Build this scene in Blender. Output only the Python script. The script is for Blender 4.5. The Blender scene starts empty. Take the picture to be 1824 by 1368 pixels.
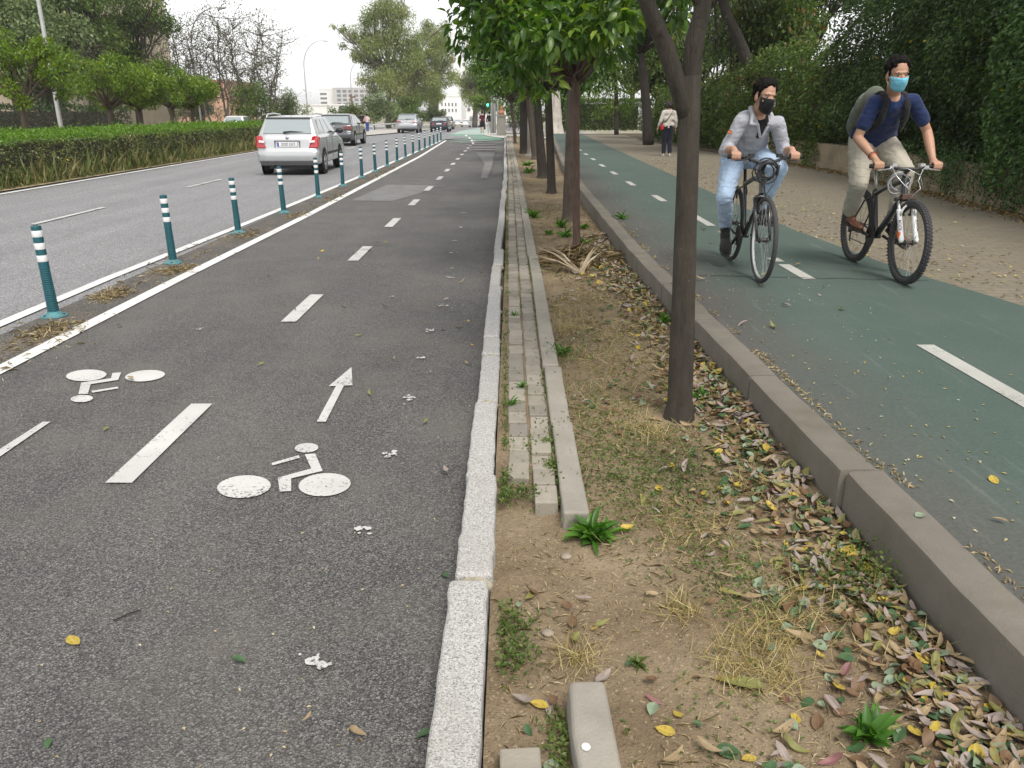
import bpy, bmesh, math, random
import numpy as np
from mathutils import Vector, Matrix, Euler, noise

sc = bpy.context.scene
col = sc.collection
R = math.radians
rng = np.random.default_rng(7)
random.seed(7)

# ------------------------------------------------------------------ camera
FPX, CAMH = 1400.0, 1.65
PITCH = math.atan((684 - 195) / FPX)
cam_d = bpy.data.cameras.new("camera")
cam = bpy.data.objects.new("camera", cam_d)
col.objects.link(cam)
cam.location = (0, 0, CAMH)
cam.rotation_euler = (math.pi / 2 - PITCH, 0, 0)
cam_d.sensor_fit = 'HORIZONTAL'
cam_d.sensor_width = 36.0
cam_d.lens = FPX / 1824 * 36.0
cam_d.clip_start = 0.05
cam_d.clip_end = 6000
sc.camera = cam

# ------------------------------------------------------------------ sky, sun, exposure (bright overcast day)
SUN_EL, SUN_ROT = R(58), R(160)
world = bpy.data.worlds.new("World")
sc.world = world
world.use_nodes = True
wn = world.node_tree
bg = wn.nodes["Background"]
sky = wn.nodes.new("ShaderNodeTexSky")
sky.sky_type = 'NISHITA'
sky.sun_disc = False
sky.sun_elevation = SUN_EL
sky.sun_rotation = SUN_ROT
sky.air_density = 1.0
sky.dust_density = 1.0
sky.ozone_density = 1.0
hs = wn.nodes.new("ShaderNodeHueSaturation")
hs.inputs["Saturation"].default_value = 0.07      # cloud cover greys the sky out
wn.links.new(sky.outputs[0], hs.inputs["Color"])
wn.links.new(hs.outputs[0], bg.inputs["Color"])
bg.inputs["Strength"].default_value = 0.125
sun_d = bpy.data.lights.new("sun", 'SUN')
sun_d.energy = 1.6
sun_d.angle = R(25)
sun_d.color = (1.0, 0.94, 0.86)
sun = bpy.data.objects.new("sun", sun_d)
col.objects.link(sun)
sd = Vector((math.sin(SUN_ROT) * math.cos(SUN_EL), math.cos(SUN_ROT) * math.cos(SUN_EL), math.sin(SUN_EL)))
sun.rotation_euler = sd.to_track_quat('Z', 'Y').to_euler()
vs = sc.view_settings
vs.view_transform = 'Standard'
vs.look = 'None'
vs.exposure = 0.95
vs.gamma = 1.0
vs.use_curve_mapping = False
sc.cycles.max_bounces = 6
sc.cycles.diffuse_bounces = 3
sc.cycles.glossy_bounces = 3
sc.cycles.transmission_bounces = 4
sc.cycles.transparent_max_bounces = 8

# ------------------------------------------------------------------ pixel <-> place (photo pixels, 1824 x 1368)
CP, SP = math.cos(PITCH), math.sin(PITCH)
def zg(y):
    """the road dips gently beyond the crossing"""
    return -min(max(0.0, y - 48.0), 372.0) * 0.014
def G(x, y, z=0.0):
    u = (x - 912) / FPX; v = (684 - y) / FPX
    dy = CP + v * SP; dz = -SP + v * CP
    Y = 0.0
    for _ in range(12):
        t = (z + zg(Y) - CAMH) / dz
        Y = dy * t
    return Vector((u * t, Y, z + zg(Y)))
def P(x, y, Y):
    u = (x - 912) / FPX; v = (684 - y) / FPX
    dy = CP + v * SP; dz = -SP + v * CP
    t = Y / dy
    return Vector((u * t, Y, CAMH + dz * t))

# ------------------------------------------------------------------ object helpers
def tag(o, label=None, cat=None, group=None, kind=None):
    if label: o['label'] = label
    if cat: o['category'] = cat
    if group: o['group'] = group
    if kind: o['kind'] = kind
    return o
def thing(name, label, cat, loc=(0, 0, 0), rz=0.0, group=None):
    o = bpy.data.objects.new(name, None)
    col.objects.link(o)
    o.empty_display_size = 0.2
    o.location = loc
    o.rotation_euler = (0, 0, rz)
    return tag(o, label, cat, group)
def link(name, me, mat=None, parent=None):
    o = bpy.data.objects.new(name, me)
    col.objects.link(o)
    if mat is not None:
        for m in (mat if isinstance(mat, (list, tuple)) else [mat]):
            me.materials.append(m)
    if parent is not None:
        o.parent = parent
    return o
KIDS = {}
def copy_tree(o, parent=None):
    c = o.copy()
    col.objects.link(c)
    if parent is not None: c.parent = parent
    for ch in list(o.children):
        copy_tree(ch, c)
    return c

class MB:
    def __init__(s):
        s.v = []; s.f = []; s.m = []
    def add(s, vs, fs, mi=0):
        b = len(s.v)
        s.v.extend([tuple(q) for q in vs])
        s.f.extend([tuple(b + i for i in f) for f in fs])
        s.m.extend([mi] * len(fs))
        return s
    def box(s, c, d, rot=None, mi=0, taper=1.0):
        x, y, z = d[0] / 2, d[1] / 2, d[2] / 2
        vs = [Vector((sx * x * (taper if sz > 0 else 1), sy * y * (taper if sz > 0 else 1), sz * z)) for sz in (-1, 1) for sy in (-1, 1) for sx in (-1, 1)]
        if rot is not None: vs = [rot @ q for q in vs]
        vs = [q + Vector(c) for q in vs]
        return s.add(vs, [(0, 2, 3, 1), (4, 5, 7, 6), (0, 1, 5, 4), (2, 6, 7, 3), (0, 4, 6, 2), (1, 3, 7, 5)], mi)
    def tube(s, pts, rad, seg=8, cap=True, mi=0, closed=False):
        pts = [Vector(q) for q in pts]
        n = len(pts)
        if not isinstance(rad, (list, tuple)): rad = [rad] * n
        vs = []; fs = []
        ref = None
        for i in range(n):
            if closed: t = pts[(i + 1) % n] - pts[i - 1]
            else: t = pts[min(i + 1, n - 1)] - pts[max(i - 1, 0)]
            if t.length < 1e-9: t = Vector((0, 0, 1))
            t.normalize()
            if ref is None:
                ref = Vector((0, 0, 1)) if abs(t.z) < 0.9 else Vector((1, 0, 0))
            a = ref - t * ref.dot(t)
            if a.length < 1e-6: a = t.orthogonal()
            a.normalize(); b = t.cross(a); ref = a
            for k in range(seg):
                an = 2 * math.pi * k / seg
                vs.append(pts[i] + (a * math.cos(an) + b * math.sin(an)) * rad[i])
        for i in range(n if closed else n - 1):
            j = (i + 1) % n
            for k in range(seg):
                k2 = (k + 1) % seg
                fs.append((i * seg + k, i * seg + k2, j * seg + k2, j * seg + k))
        if cap and not closed:
            fs.append(tuple(range(seg - 1, -1, -1)))
            fs.append(tuple((n - 1) * seg + k for k in range(seg)))
        return s.add(vs, fs, mi)
    def ell(s, c, r, rot=None, seg=14, rings=9, mi=0):
        vs = [Vector((0, 0, 1))]
        for i in range(1, rings):
            th = math.pi * i / rings
            for k in range(seg):
                ph = 2 * math.pi * k / seg
                vs.append(Vector((math.sin(th) * math.cos(ph), math.sin(th) * math.sin(ph), math.cos(th))))
        vs.append(Vector((0, 0, -1)))
        fs = [(0, 1 + k, 1 + (k + 1) % seg) for k in range(seg)]
        for i in range(rings - 2):
            for k in range(seg):
                a = 1 + i * seg + k; b = 1 + i * seg + (k + 1) % seg
                fs.append((a, a + seg, b + seg, b))
        L = len(vs) - 1
        fs += [(L, L - seg + (k + 1) % seg, L - seg + k) for k in range(seg)]
        if not isinstance(r, (list, tuple)): r = (r, r, r)
        vs = [Vector((q.x * r[0], q.y * r[1], q.z * r[2])) for q in vs]
        if rot is not None: vs = [rot @ q for q in vs]
        return s.add([q + Vector(c) for q in vs], fs, mi)
    def cone(s, A, B, ra, rb, seg=12):
        A = Vector(A); B = Vector(B)
        s.ell(A, ra, seg=seg, rings=8); s.ell(B, rb, seg=seg, rings=8)
        return s.tube([A, B], [ra, rb], seg)
    def chain(s, pts, rads, seg=12):
        for i in range(len(pts) - 1):
            s.cone(pts[i], pts[i + 1], rads[i], rads[i + 1], seg)
        return s
    def lathe(s, prof, c=(0, 0, 0), seg=20, rot=None, mi=0, cap=True):
        vs = []; fs = []
        for r, z in prof:
            for k in range(seg):
                a = 2 * math.pi * k / seg
                q = Vector((r * math.cos(a), r * math.sin(a), z))
                if rot is not None: q = rot @ q
                vs.append(q + Vector(c))
        n = len(prof)
        for i in range(n - 1):
            for k in range(seg):
                k2 = (k + 1) % seg
                fs.append((i * seg + k, i * seg + k2, (i + 1) * seg + k2, (i + 1) * seg + k))
        if cap:
            fs.append(tuple(range(seg - 1, -1, -1)))
            fs.append(tuple((n - 1) * seg + k for k in range(seg)))
        return s.add(vs, fs, mi)
    def prism(s, poly, z0, z1, mi=0):
        n = len(poly)
        vs = [(p[0], p[1], z0) for p in poly] + [(p[0], p[1], z1) for p in poly]
        fs = [tuple(range(n - 1, -1, -1)), tuple(range(n, 2 * n))] + [(i, (i + 1) % n, n + (i + 1) % n, n + i) for i in range(n)]
        return s.add(vs, fs, mi)
    def mesh(s, name, smooth=False):
        me = bpy.data.meshes.new(name)
        me.from_pydata(s.v, [], s.f)
        me.polygons.foreach_set("material_index", s.m)
        if smooth: me.polygons.foreach_set("use_smooth", [True] * len(s.f))
        me.update()
        return me
    def build(s, name, mat=None, parent=None, smooth=False, bevel=0, seg=2, angle=35):
        o = link(name, s.mesh(name, smooth), mat, parent)
        if bevel:
            b = o.modifiers.new("bevel", 'BEVEL'); b.width = bevel; b.segments = seg
            b.limit_method = 'ANGLE'; b.angle_limit = R(angle)
        return o
    def remesh(s, name, mat=None, parent=None, voxel=0.01, smooth=4, fn=None):
        me = s.mesh(name)
        o = link(name, me, None, None)
        r = o.modifiers.new("r", 'REMESH'); r.mode = 'VOXEL'; r.voxel_size = voxel; r.use_smooth_shade = True
        m = o.modifiers.new("s", 'SMOOTH'); m.iterations = smooth; m.factor = 0.5
        dg = bpy.context.evaluated_depsgraph_get()
        me2 = bpy.data.meshes.new_from_object(o.evaluated_get(dg))
        bpy.data.objects.remove(o); bpy.data.meshes.remove(me)
        me2.name = name
        if fn is not None:
            n = len(me2.vertices)
            co = np.empty(n * 3); no = np.empty(n * 3)
            me2.vertices.foreach_get("co", co); me2.vertex_normals.foreach_get("vector", no)
            co = fn(co.reshape(-1, 3), no.reshape(-1, 3))
            me2.vertices.foreach_set("co", co.ravel())
            me2.update()
        me2.polygons.foreach_set("use_smooth", [True] * len(me2.polygons))
        me2.materials.clear()
        return link(name, me2, mat, parent)

def text_mesh(txt, size, name="letters"):
    cu = bpy.data.curves.new(name, 'FONT')
    cu.body = txt; cu.size = size; cu.align_x = 'CENTER'; cu.align_y = 'CENTER'; cu.extrude = 0.0008
    o = bpy.data.objects.new(name, cu); col.objects.link(o)
    dg = bpy.context.evaluated_depsgraph_get()
    me = bpy.data.meshes.new_from_object(o.evaluated_get(dg))
    bpy.data.objects.remove(o); bpy.data.curves.remove(cu)
    return me

# ------------------------------------------------------------------ materials
class NT:
    def __init__(s, name):
        s.m = bpy.data.materials.new(name); s.m.use_nodes = True
        s.t = s.m.node_tree; s.b = s.t.nodes["Principled BSDF"]; s.out = s.t.nodes["Material Output"]
    def n(s, ty, **kw):
        x = s.t.nodes.new(ty)
        for k, v in kw.items():
            if k in x.inputs.keys(): x.inputs[k].default_value = v
            else: setattr(x, k, v)
        return x
    def l(s, a, b): s.t.links.new(a, b)
    def pos(s):
        if not hasattr(s, "_p"):
            s._p = s.n("ShaderNodeTexCoord").outputs["Object"]
        return s._p
    def noise(s, scale, detail=4.0, rough=0.55, vec=None, out="Fac"):
        x = s.n("ShaderNodeTexNoise", Scale=scale, Detail=detail, Roughness=rough)
        s.l(vec or s.pos(), x.inputs["Vector"]); return x.outputs[out]
    def voro(s, scale, out="Color", vec=None, feature='F1'):
        x = s.n("ShaderNodeTexVoronoi", Scale=scale); x.feature = feature
        s.l(vec or s.pos(), x.inputs["Vector"]); return x.outputs[out]
    def ramp(s, fac, stops):
        x = s.n("ShaderNodeValToRGB"); e = x.color_ramp.elements
        while len(e) < len(stops): e.new(0.5)
        for i, (p, c) in enumerate(stops):
            e[i].position = p
            e[i].color = (c[0], c[1], c[2], 1) if not isinstance(c, float) else (c, c, c, 1)
        s.l(fac, x.inputs[0]); return x.outputs[0]
    def mix(s, f, a, b, mode='MIX'):
        x = s.n("ShaderNodeMix", data_type='RGBA', blend_type=mode)
        for src, i in ((f, 0), (a, 6), (b, 7)):
            if isinstance(src, (float, int)): x.inputs[i].default_value = src
            elif isinstance(src, tuple): x.inputs[i].default_value = (*src, 1)
            else: s.l(src, x.inputs[i])
        return x.outputs[2]
    def math(s, op, a, b=0.0):
        x = s.n("ShaderNodeMath", operation=op)
        for src, i in ((a, 0), (b, 1)):
            if isinstance(src, (float, int)): x.inputs[i].default_value = src
            else: s.l(src, x.inputs[i])
        return x.outputs[0]
    def bump(s, h, strength, dist=0.01, prev=None):
        x = s.n("ShaderNodeBump", Strength=strength, Distance=dist)
        s.l(h, x.inputs["Height"])
        if prev is not None: s.l(prev, x.inputs["Normal"])
        s.l(x.outputs[0], s.b.inputs["Normal"]); return x.outputs[0]
    def base(s, c):
        if isinstance(c, tuple): s.b.inputs["Base Color"].default_value = (*c, 1)
        else: s.l(c, s.b.inputs["Base Color"])
    def set(s, **kw):
        for k, v in kw.items():
            i = s.b.inputs[k.replace("_", " ")]
            if isinstance(v, (int, float)): i.default_value = v
            else: s.l(v, i)

def simple(name, c, rough=0.5, metal=0.0, var=0.12, scale=8.0, bump=0.0, bscale=60.0, spec=0.5, coat=0.0):
    k = NT(name)
    f = k.noise(scale, 5)
    a = tuple(x * (1 - var) for x in c); b = tuple(min(1, x * (1 + var)) for x in c)
    k.base(k.ramp(f, [(0.3, a), (0.7, b)]))
    k.set(Roughness=rough, Metallic=metal)
    k.b.inputs["Specular IOR Level"].default_value = spec
    k.b.inputs["Coat Weight"].default_value = coat
    if bump: k.bump(k.noise(bscale, 4), bump, 0.004)
    return k.m
def glass_dark(name, c=(0.02, 0.025, 0.028), rough=0.05):
    k = NT(name); k.base(c); k.set(Roughness=rough)
    k.b.inputs["Specular IOR Level"].default_value = 0.9
    k.b.inputs["Coat Weight"].default_value = 0.6
    return k.m
def leafmat(name, stops, rough=0.42, trans=0.35, spec=0.4):
    k = NT(name)
    at = k.n("ShaderNodeAttribute"); at.attribute_name = "rnd"
    c = k.ramp(at.outputs["Fac"], stops)
    k.base(c)
    k.set(Roughness=rough)
    k.b.inputs["Specular IOR Level"].default_value = spec
    tr = k.n("ShaderNodeBsdfTranslucent")
    x = k.n("ShaderNodeHueSaturation"); x.inputs["Saturation"].default_value = 1.15; x.inputs["Value"].default_value = 1.5
    k.l(c, x.inputs["Color"]); k.l(x.outputs[0], tr.inputs["Color"])
    ms = k.n("ShaderNodeMixShader"); ms.inputs[0].default_value = trans
    k.l(k.b.outputs[0], ms.inputs[1]); k.l(tr.outputs[0], ms.inputs[2]); k.l(ms.outputs[0], k.out.inputs["Surface"])
    return k.m
# ------------------------------------------------------------------ foliage
def unit(a): return a / np.maximum(np.linalg.norm(a, axis=1, keepdims=True), 1e-9)
LEAF = {
    'far': ([(0, 0, 0), (.5, -.5, .06), (1, 0, -.06), (.5, .5, .06)], [(0, 1, 2, 3)]),
    'mid': ([(0, 0, 0), (.42, -.5, .10), (1, 0, -.10), (.42, .5, .10), (.5, 0, -.02)], [(0, 1, 2, 4), (0, 4, 2, 3)]),
    'near': ([(0, 0, 0), (.3, -.42, .08), (.65, -.40, .05), (1, 0, -.16), (.65, .40, .05), (.3, .42, .08), (.3, 0, 0.0), (.65, 0, -.03)],
             [(0, 1, 6), (1, 2, 7, 6), (2, 3, 7), (0, 6, 5), (6, 7, 4, 5), (7, 3, 4)]),
    'blade': ([(0, -.5, 0), (0, .5, 0), (.55, .32, .0), (.55, -.32, .0), (1, 0, -.12)], [(0, 1, 2, 3), (3, 2, 4)]),
}
def leaf_mesh(name, pts, axis, L, W, kind='far', rnd=None, rg=rng, flat=0.35):
    n = len(pts)
    tv, tf = LEAF[kind]
    tv = np.array(tv)
    L = np.broadcast_to(L, (n,)) * rg.uniform(.7, 1.25, n)
    W = np.broadcast_to(W, (n,)) * rg.uniform(.75, 1.2, n)
    d = unit(axis)
    up = np.tile([0., 0., 1.], (n, 1)) + rg.normal(0, flat, (n, 3))
    s = unit(np.cross(up, d)); nn = np.cross(d, s)
    co = (pts[:, None, :] + d[:, None, :] * (tv[None, :, 0, None] * L[:, None, None])
          + s[:, None, :] * (tv[None, :, 1, None] * W[:, None, None])
          + nn[:, None, :] * (tv[None, :, 2, None] * L[:, None, None]))
    m = len(tv)
    fl = np.array([len(f) for f in tf]); fi = np.concatenate([np.array(f) for f in tf])
    loops = (np.arange(n)[:, None] * m + fi[None, :]).ravel()
    tot = np.tile(fl, n); start = np.concatenate([[0], np.cumsum(tot)[:-1]])
    me = bpy.data.meshes.new(name)
    me.vertices.add(n * m); me.vertices.foreach_set("co", co.astype(np.float32).ravel())
    me.loops.add(len(loops)); me.loops.foreach_set("vertex_index", loops.astype(np.int32))
    me.polygons.add(len(tot)); me.polygons.foreach_set("loop_start", start.astype(np.int32))
    me.polygons.foreach_set("loop_total", tot.astype(np.int32))
    if rnd is None: rnd = rg.random(n)
    at = me.attributes.new("rnd", 'FLOAT', 'POINT')
    at.data.foreach_set("value", np.repeat(rnd, m).astype(np.float32))
    me.update(calc_edges=True)
    if kind == 'near': me.polygons.foreach_set("use_smooth", np.ones(len(tot), bool))
    return me

def rdir(n, rg=rng): return unit(rg.normal(0, 1, (n, 3)))
def clump_cloud(rg, clumps, per, spread):
    """clumps: list of (x,y,z,r). returns leaf points + outward axis"""
    c = np.array([q[:3] for q in clumps]); r = np.array([q[3] for q in clumps])
    w = r ** 2 / np.sum(r ** 2)
    N = int(per * len(clumps))
    idx = rg.choice(len(clumps), N, p=w)
    d = rdir(N, rg)
    rad = r[idx] * (rg.random(N) ** spread)
    pts = c[idx] + d * rad[:, None] * np.array([1, 1, .8])
    return pts, d, idx

GREEN_ORANGE = leafmat("orange_tree_leaf", [(0.0, (.018, .055, .009)), (.4, (.048, .11, .016)), (.75, (.125, .215, .030)), (1.0, (.27, .36, .06))], rough=.36, trans=.36, spec=.5)
GREEN_BRIGHT = leafmat("bright_leaf", [(0.0, (.055, .11, .014)), (.6, (.14, .225, .025)), (1.0, (.27, .33, .05))], trans=.35)
GREEN_OLIVE = leafmat("olive_leaf", [(0.0, (.085, .125, .055)), (.6, (.165, .22, .085)), (1.0, (.25, .29, .12))], trans=.3)
GREEN_EUC = leafmat("eucalyptus_leaf", [(0.0, (.10, .145, .05)), (.5, (.20, .25, .08)), (.8, (.31, .33, .10)), (1.0, (.34, .30, .13))], trans=.35)
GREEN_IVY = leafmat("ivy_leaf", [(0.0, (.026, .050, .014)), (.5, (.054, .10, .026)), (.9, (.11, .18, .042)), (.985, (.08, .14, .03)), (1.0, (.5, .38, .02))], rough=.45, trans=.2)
GREEN_IVY2 = leafmat("lit_ivy_leaf", [(0.0, (.036, .078, .022)), (.6, (.076, .155, .042)), (.985, (.15, .25, .06)), (1.0, (.5, .38, .03))], rough=.45, trans=.25)  # brighter copy of the ivy leaf, stronger light put into its colour
GREEN_BUSH = leafmat("bush_leaf", [(0.0, (.038, .068, .02)), (.45, (.085, .14, .03)), (.8, (.145, .21, .045)), (.95, (.16, .12, .04)), (1.0, (.24, .11, .04))], trans=.3)
GREEN_DARK = leafmat("dark_tree_leaf", [(0.0, (.018, .032, .010)), (.6, (.040, .068, .02)), (1.0, (.09, .14, .04))], trans=.25)
GREEN_YEL = leafmat("yellow_green_leaf", [(0.0, (.06, .12, .02)), (.6, (.14, .22, .04)), (1.0, (.30, .36, .10))], trans=.4)
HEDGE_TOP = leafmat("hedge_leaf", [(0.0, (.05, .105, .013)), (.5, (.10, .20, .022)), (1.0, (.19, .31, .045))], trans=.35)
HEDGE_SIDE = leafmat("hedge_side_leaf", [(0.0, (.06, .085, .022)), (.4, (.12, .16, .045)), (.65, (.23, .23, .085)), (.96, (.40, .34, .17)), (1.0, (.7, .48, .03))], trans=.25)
DRYGREEN = leafmat("sparse_leaf", [(0.0, (.06, .075, .03)), (.6, (.12, .13, .06)), (1.0, (.19, .17, .09))], trans=.35)

def bark(name, c, streak=1.0, light=None, scale=9):
    k = NT(name)
    mp = k.n("ShaderNodeMapping"); mp.inputs["Scale"].default_value = (1, 1, .22)
    k.l(k.pos(), mp.inputs[0])
    f = k.noise(scale * 3, 6, .65, mp.outputs[0]); f2 = k.noise(2.5, 3)
    a = tuple(x * .55 for x in c); b = tuple(min(1, x * 1.5) for x in c)
    cc = k.ramp(f, [(.3, a), (.55, c), (.8, b)])
    cc = k.mix(k.ramp(f2, [(.45, 0.0), (.7, .5)]), cc, light or tuple(x * 1.5 for x in c))
    lich = k.ramp(k.voro(30, "Distance"), [(.05, 1.0), (.12, 0.0)])
    cc = k.mix(k.math('MULTIPLY', lich, k.ramp(k.noise(6), [(.5, 0.0), (.65, .6)])), cc, (.34, .33, .28))
    k.base(cc); k.set(Roughness=.85)
    k.bump(k.math("ADD", f, k.math("MULTIPLY", k.noise(scale * 9, 5, .7, mp.outputs[0]), .6)), 1.0 * streak, .02)
    return k.m
BARK = bark("grey_brown_bark", (.085, .066, .050))
BARK_D = bark("dark_bark", (.040, .032, .025))
BARK_PALE = bark("pale_bark", (.44, .40, .35), .4, (.6, .57, .52), 2)
BARK_TWIG = bark("sparse_bark", (.13, .11, .09), .5)

def curve(A, B, bend, n=6, rg=rng):
    A = Vector(A); B = Vector(B); L = (B - A).length
    o = Vector(rg.normal(0, 1, 3)); d = (B - A).normalized(); o = (o - d * o.dot(d)).normalized()
    out = []
    for i in range(n + 1):
        t = i / n
        j = Vector(rg.normal(0, 1, 3)) * L * .012 * (0 < i < n)
        out.append(A.lerp(B, t) + o * bend * L * math.sin(t * math.pi) + j)
    return out
def taper(r0, r1, n): return [r0 + (r1 - r0) * i / (n - 1) for i in range(n)]

def trunk_rough(pts, rads, seg, mb, rg, amp=.06):
    """bark covered trunk: rings with slightly lumpy outline"""
    b = len(mb.v)
    mb.tube(pts, rads, seg)
    for i in range(b, len(mb.v)):
        q = Vector(mb.v[i]); k = (i - b) // seg
        if k < len(pts):
            c = Vector(pts[k])
            nn = noise.noise(q * 5.0) + .5 * noise.noise(q * 14)
            mb.v[i] = tuple(c + (q - c) * (1 + amp * nn))

def tree(name, label, base, trunk_pts, trunk_r, clumps, leaf, per, L, W, kind='far', bk=BARK, group=None, cat='tree',
         spread=.45, seed=1, limbs=True, twig=.35, flat=.5, droop=.25, seg=12, lr=None):
    rg = np.random.default_rng(seed)
    base = Vector(base)
    t = thing(name, label, cat, base, 0, group)
    tb = MB()
    tp = [Vector(q) - base for q in trunk_pts]
    # refine trunk
    fine = []; fr = []
    nseg = 5
    for i in range(len(tp) - 1):
        for k in range(nseg):
            u = k / nseg
            fine.append(tp[i].lerp(tp[i + 1], u)); fr.append(trunk_r[i] + (trunk_r[i + 1] - trunk_r[i]) * u)
    fine.append(tp[-1]); fr.append(trunk_r[-1])
    trunk_rough(fine, fr, seg, tb, rg)
    top = tp[-1]
    cl = [(q[0] - base.x, q[1] - base.y, q[2] - base.z, q[3]) for q in clumps]
    if limbs:
        for q in cl:
            r0 = lr or trunk_r[-1] * .55
            c = curve(top, q[:3], rg.uniform(.03, .14), 6, rg)
            tb.tube(c, taper(r0, r0 * .25, 7), 6)
            for _ in range(3):
                d = Vector(rdir(1, rg)[0]) * q[3] * .8
                c2 = curve(c[4], Vector(q[:3]) + d, .1, 4, rg)
                tb.tube(c2, taper(r0 * .35, r0 * .1, 5), 5)
    tb.build("trunk", bk, t, smooth=True)
    pts, d, idx = clump_cloud(rg, cl, per, spread)
    N = len(pts)
    ax = d * .6 + rdir(N, rg) * .7 + np.array([0, 0, -droop])
    tone = rg.normal(0, .16, len(cl))[idx]
    rnd = np.clip(rg.beta(2.2, 2.6, N) + tone * .6, 0, 1)
    link("crown", leaf_mesh("crown", pts, ax, L, W, kind, rnd, rg, flat), leaf, t)
    return t

def ellip_clumps(c, r, n, cr, rg, shell=.55, zmin=-9):
    out = []
    while len(out) < n:
        d = rdir(1, rg)[0]
        k = rg.uniform(shell, 1.0)
        q = np.array(c) + d * np.array(r) * k
        if q[2] - c[2] < zmin: continue
        out.append((q[0], q[1], q[2], cr * rg.uniform(.7, 1.25)))
    return out
# ------------------------------------------------------------------ the ground
def sheet(name, pts, z, mat, kind='structure', grid=None):
    """flat polygon laid at height z"""
    me = bpy.data.meshes.new(name)
    me.from_pydata([(p[0], p[1], z + zg(p[1])) for p in pts], [], [tuple(range(len(pts)))])
    me.update()
    if me.polygons[0].normal.z < 0:
        me.flip_normals()
    o = link(name, me, mat); return tag(o, kind=kind)
def strip(name, L, Rr, z, mat, kind='structure'):
    n = len(L); vs = [(p[0], p[1], z + zg(p[1])) for p in L] + [(p[0], p[1], z + zg(p[1])) for p in Rr]
    fs = [(i, n + i, n + i + 1, i + 1) for i in range(n - 1)]
    me = bpy.data.meshes.new(name); me.from_pydata(vs, [], fs); me.update()
    return tag(link(name, me, mat), kind=kind)

def asphalt(name, dark, lite, grain, rough=.8, tint=None, bs=.5, patch=.35):
    k = NT(name)
    v = k.voro(grain, "Color")
    sep = k.n("ShaderNodeSeparateColor"); k.l(v, sep.inputs[0])
    dist = k.voro(grain, "Distance")
    c = k.ramp(sep.outputs[0], [(0.0, dark), (.5, tuple((a + b) / 2 for a, b in zip(dark, lite))), (.86, lite), (1.0, tuple(min(1, x * 1.5) for x in lite))])
    pit = k.ramp(dist, [(.35, 1.0), (.8, .45)])
    c = k.mix(1.0, c, pit, 'MULTIPLY')
    big = k.ramp(k.noise(.9, 5, .6), [(.3, 1 - patch), (.7, 1.0)])
    c = k.mix(.8, c, big, 'MULTIPLY')
    mp = k.n("ShaderNodeMapping"); mp.inputs["Scale"].default_value = (1.6, .06, 1); k.l(k.pos(), mp.inputs[0])
    tr = k.ramp(k.noise(1.0, 4, .6, mp.outputs[0]), [(.35, .78), (.65, 1.0)])
    c = k.mix(.8, c, tr, 'MULTIPLY')
    if tint: c = k.mix(k.ramp(k.noise(1.7, 5), [(.45, 0.0), (.75, .5)]), c, tint)
    k.base(c); k.set(Roughness=rough)
    k.b.inputs["Specular IOR Level"].default_value = .5
    k.bump(dist, bs, .006)
    return k.m
M_LANE = asphalt("dark_coarse_asphalt", (.052, .050, .049), (.225, .215, .205), 165, .66, (.165, .148, .128), .8, .3)
M_ROAD = asphalt("worn_grey_asphalt", (.22, .22, .226), (.38, .38, .39), 90, .75, None, .3, .15)
M_BUFF = asphalt("dusty_asphalt", (.055, .05, .046), (.20, .185, .165), 115, .85, (.22, .18, .13), .7, .3)
M_PAVE = simple("light_pavement", (.42, .40, .37), .9, var=.15, scale=1.5, bump=.2)
M_EARTH = simple("far_ground", (.24, .22, .15), .95, var=.35, scale=.4)

YR = [-20, 48, 420, 2600]
strip("ground", [(-900, q) for q in YR], [(900, q) for q in YR], -0.05, M_EARTH)
strip("road", [(-10.75, -3), (-10.75, 48), (-10.6, 60), (-10.2, 75), (-10.75, 120), (-12, 420)], [(-3.95, -3), (-3.95, 48), (.4, 60), (2, 75), (4, 120), (4, 420)], 0.0, M_ROAD)
strip("far_carriageway", [(-27, q) for q in (-3, 48, 420)], [(-19, q) for q in (-3, 48, 420)], -0.012, M_ROAD)
strip("far_pavement", [(-36, q) for q in (-3, 48, 420)], [(-27.2, q) for q in (-3, 48, 420)], 0.02, M_PAVE)
sheet("cycle_lane", [(-3.38, -1.5), (-.16, -1.5), (-.16, 50.0), (-3.7, 47), (-3.38, 30)], 0.004, M_LANE)
sheet("lane_buffer", [(-3.95, -1.5), (-3.38, -1.5), (-3.38, 30), (-3.7, 47), (-3.95, 47)], 0.008, M_BUFF)
strip("side_pavement", [(-18.4, 46), (-18.4, 48), (-18.4, 75), (-18.4, 120)], [(-10.76, 46), (-10.75, 48), (-10.2, 75), (-10.7, 120)], 0.06, M_PAVE)
strip("kerb", [(-10.76, 46), (-10.75, 48), (-10.2, 75), (-10.7, 120)], [(-10.6, 46), (-10.59, 48), (-10.04, 75), (-10.54, 120)], .12, simple("pale_kerb", (.5, .48, .45), .9))
strip("kerb_face", [(-10.6, 46), (-10.59, 48), (-10.04, 75), (-10.54, 120)], [(-10.56, 46), (-10.55, 48), (-10.0, 75), (-10.5, 120)], .06, simple("pale_kerb", (.5, .48, .45), .9))
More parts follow.
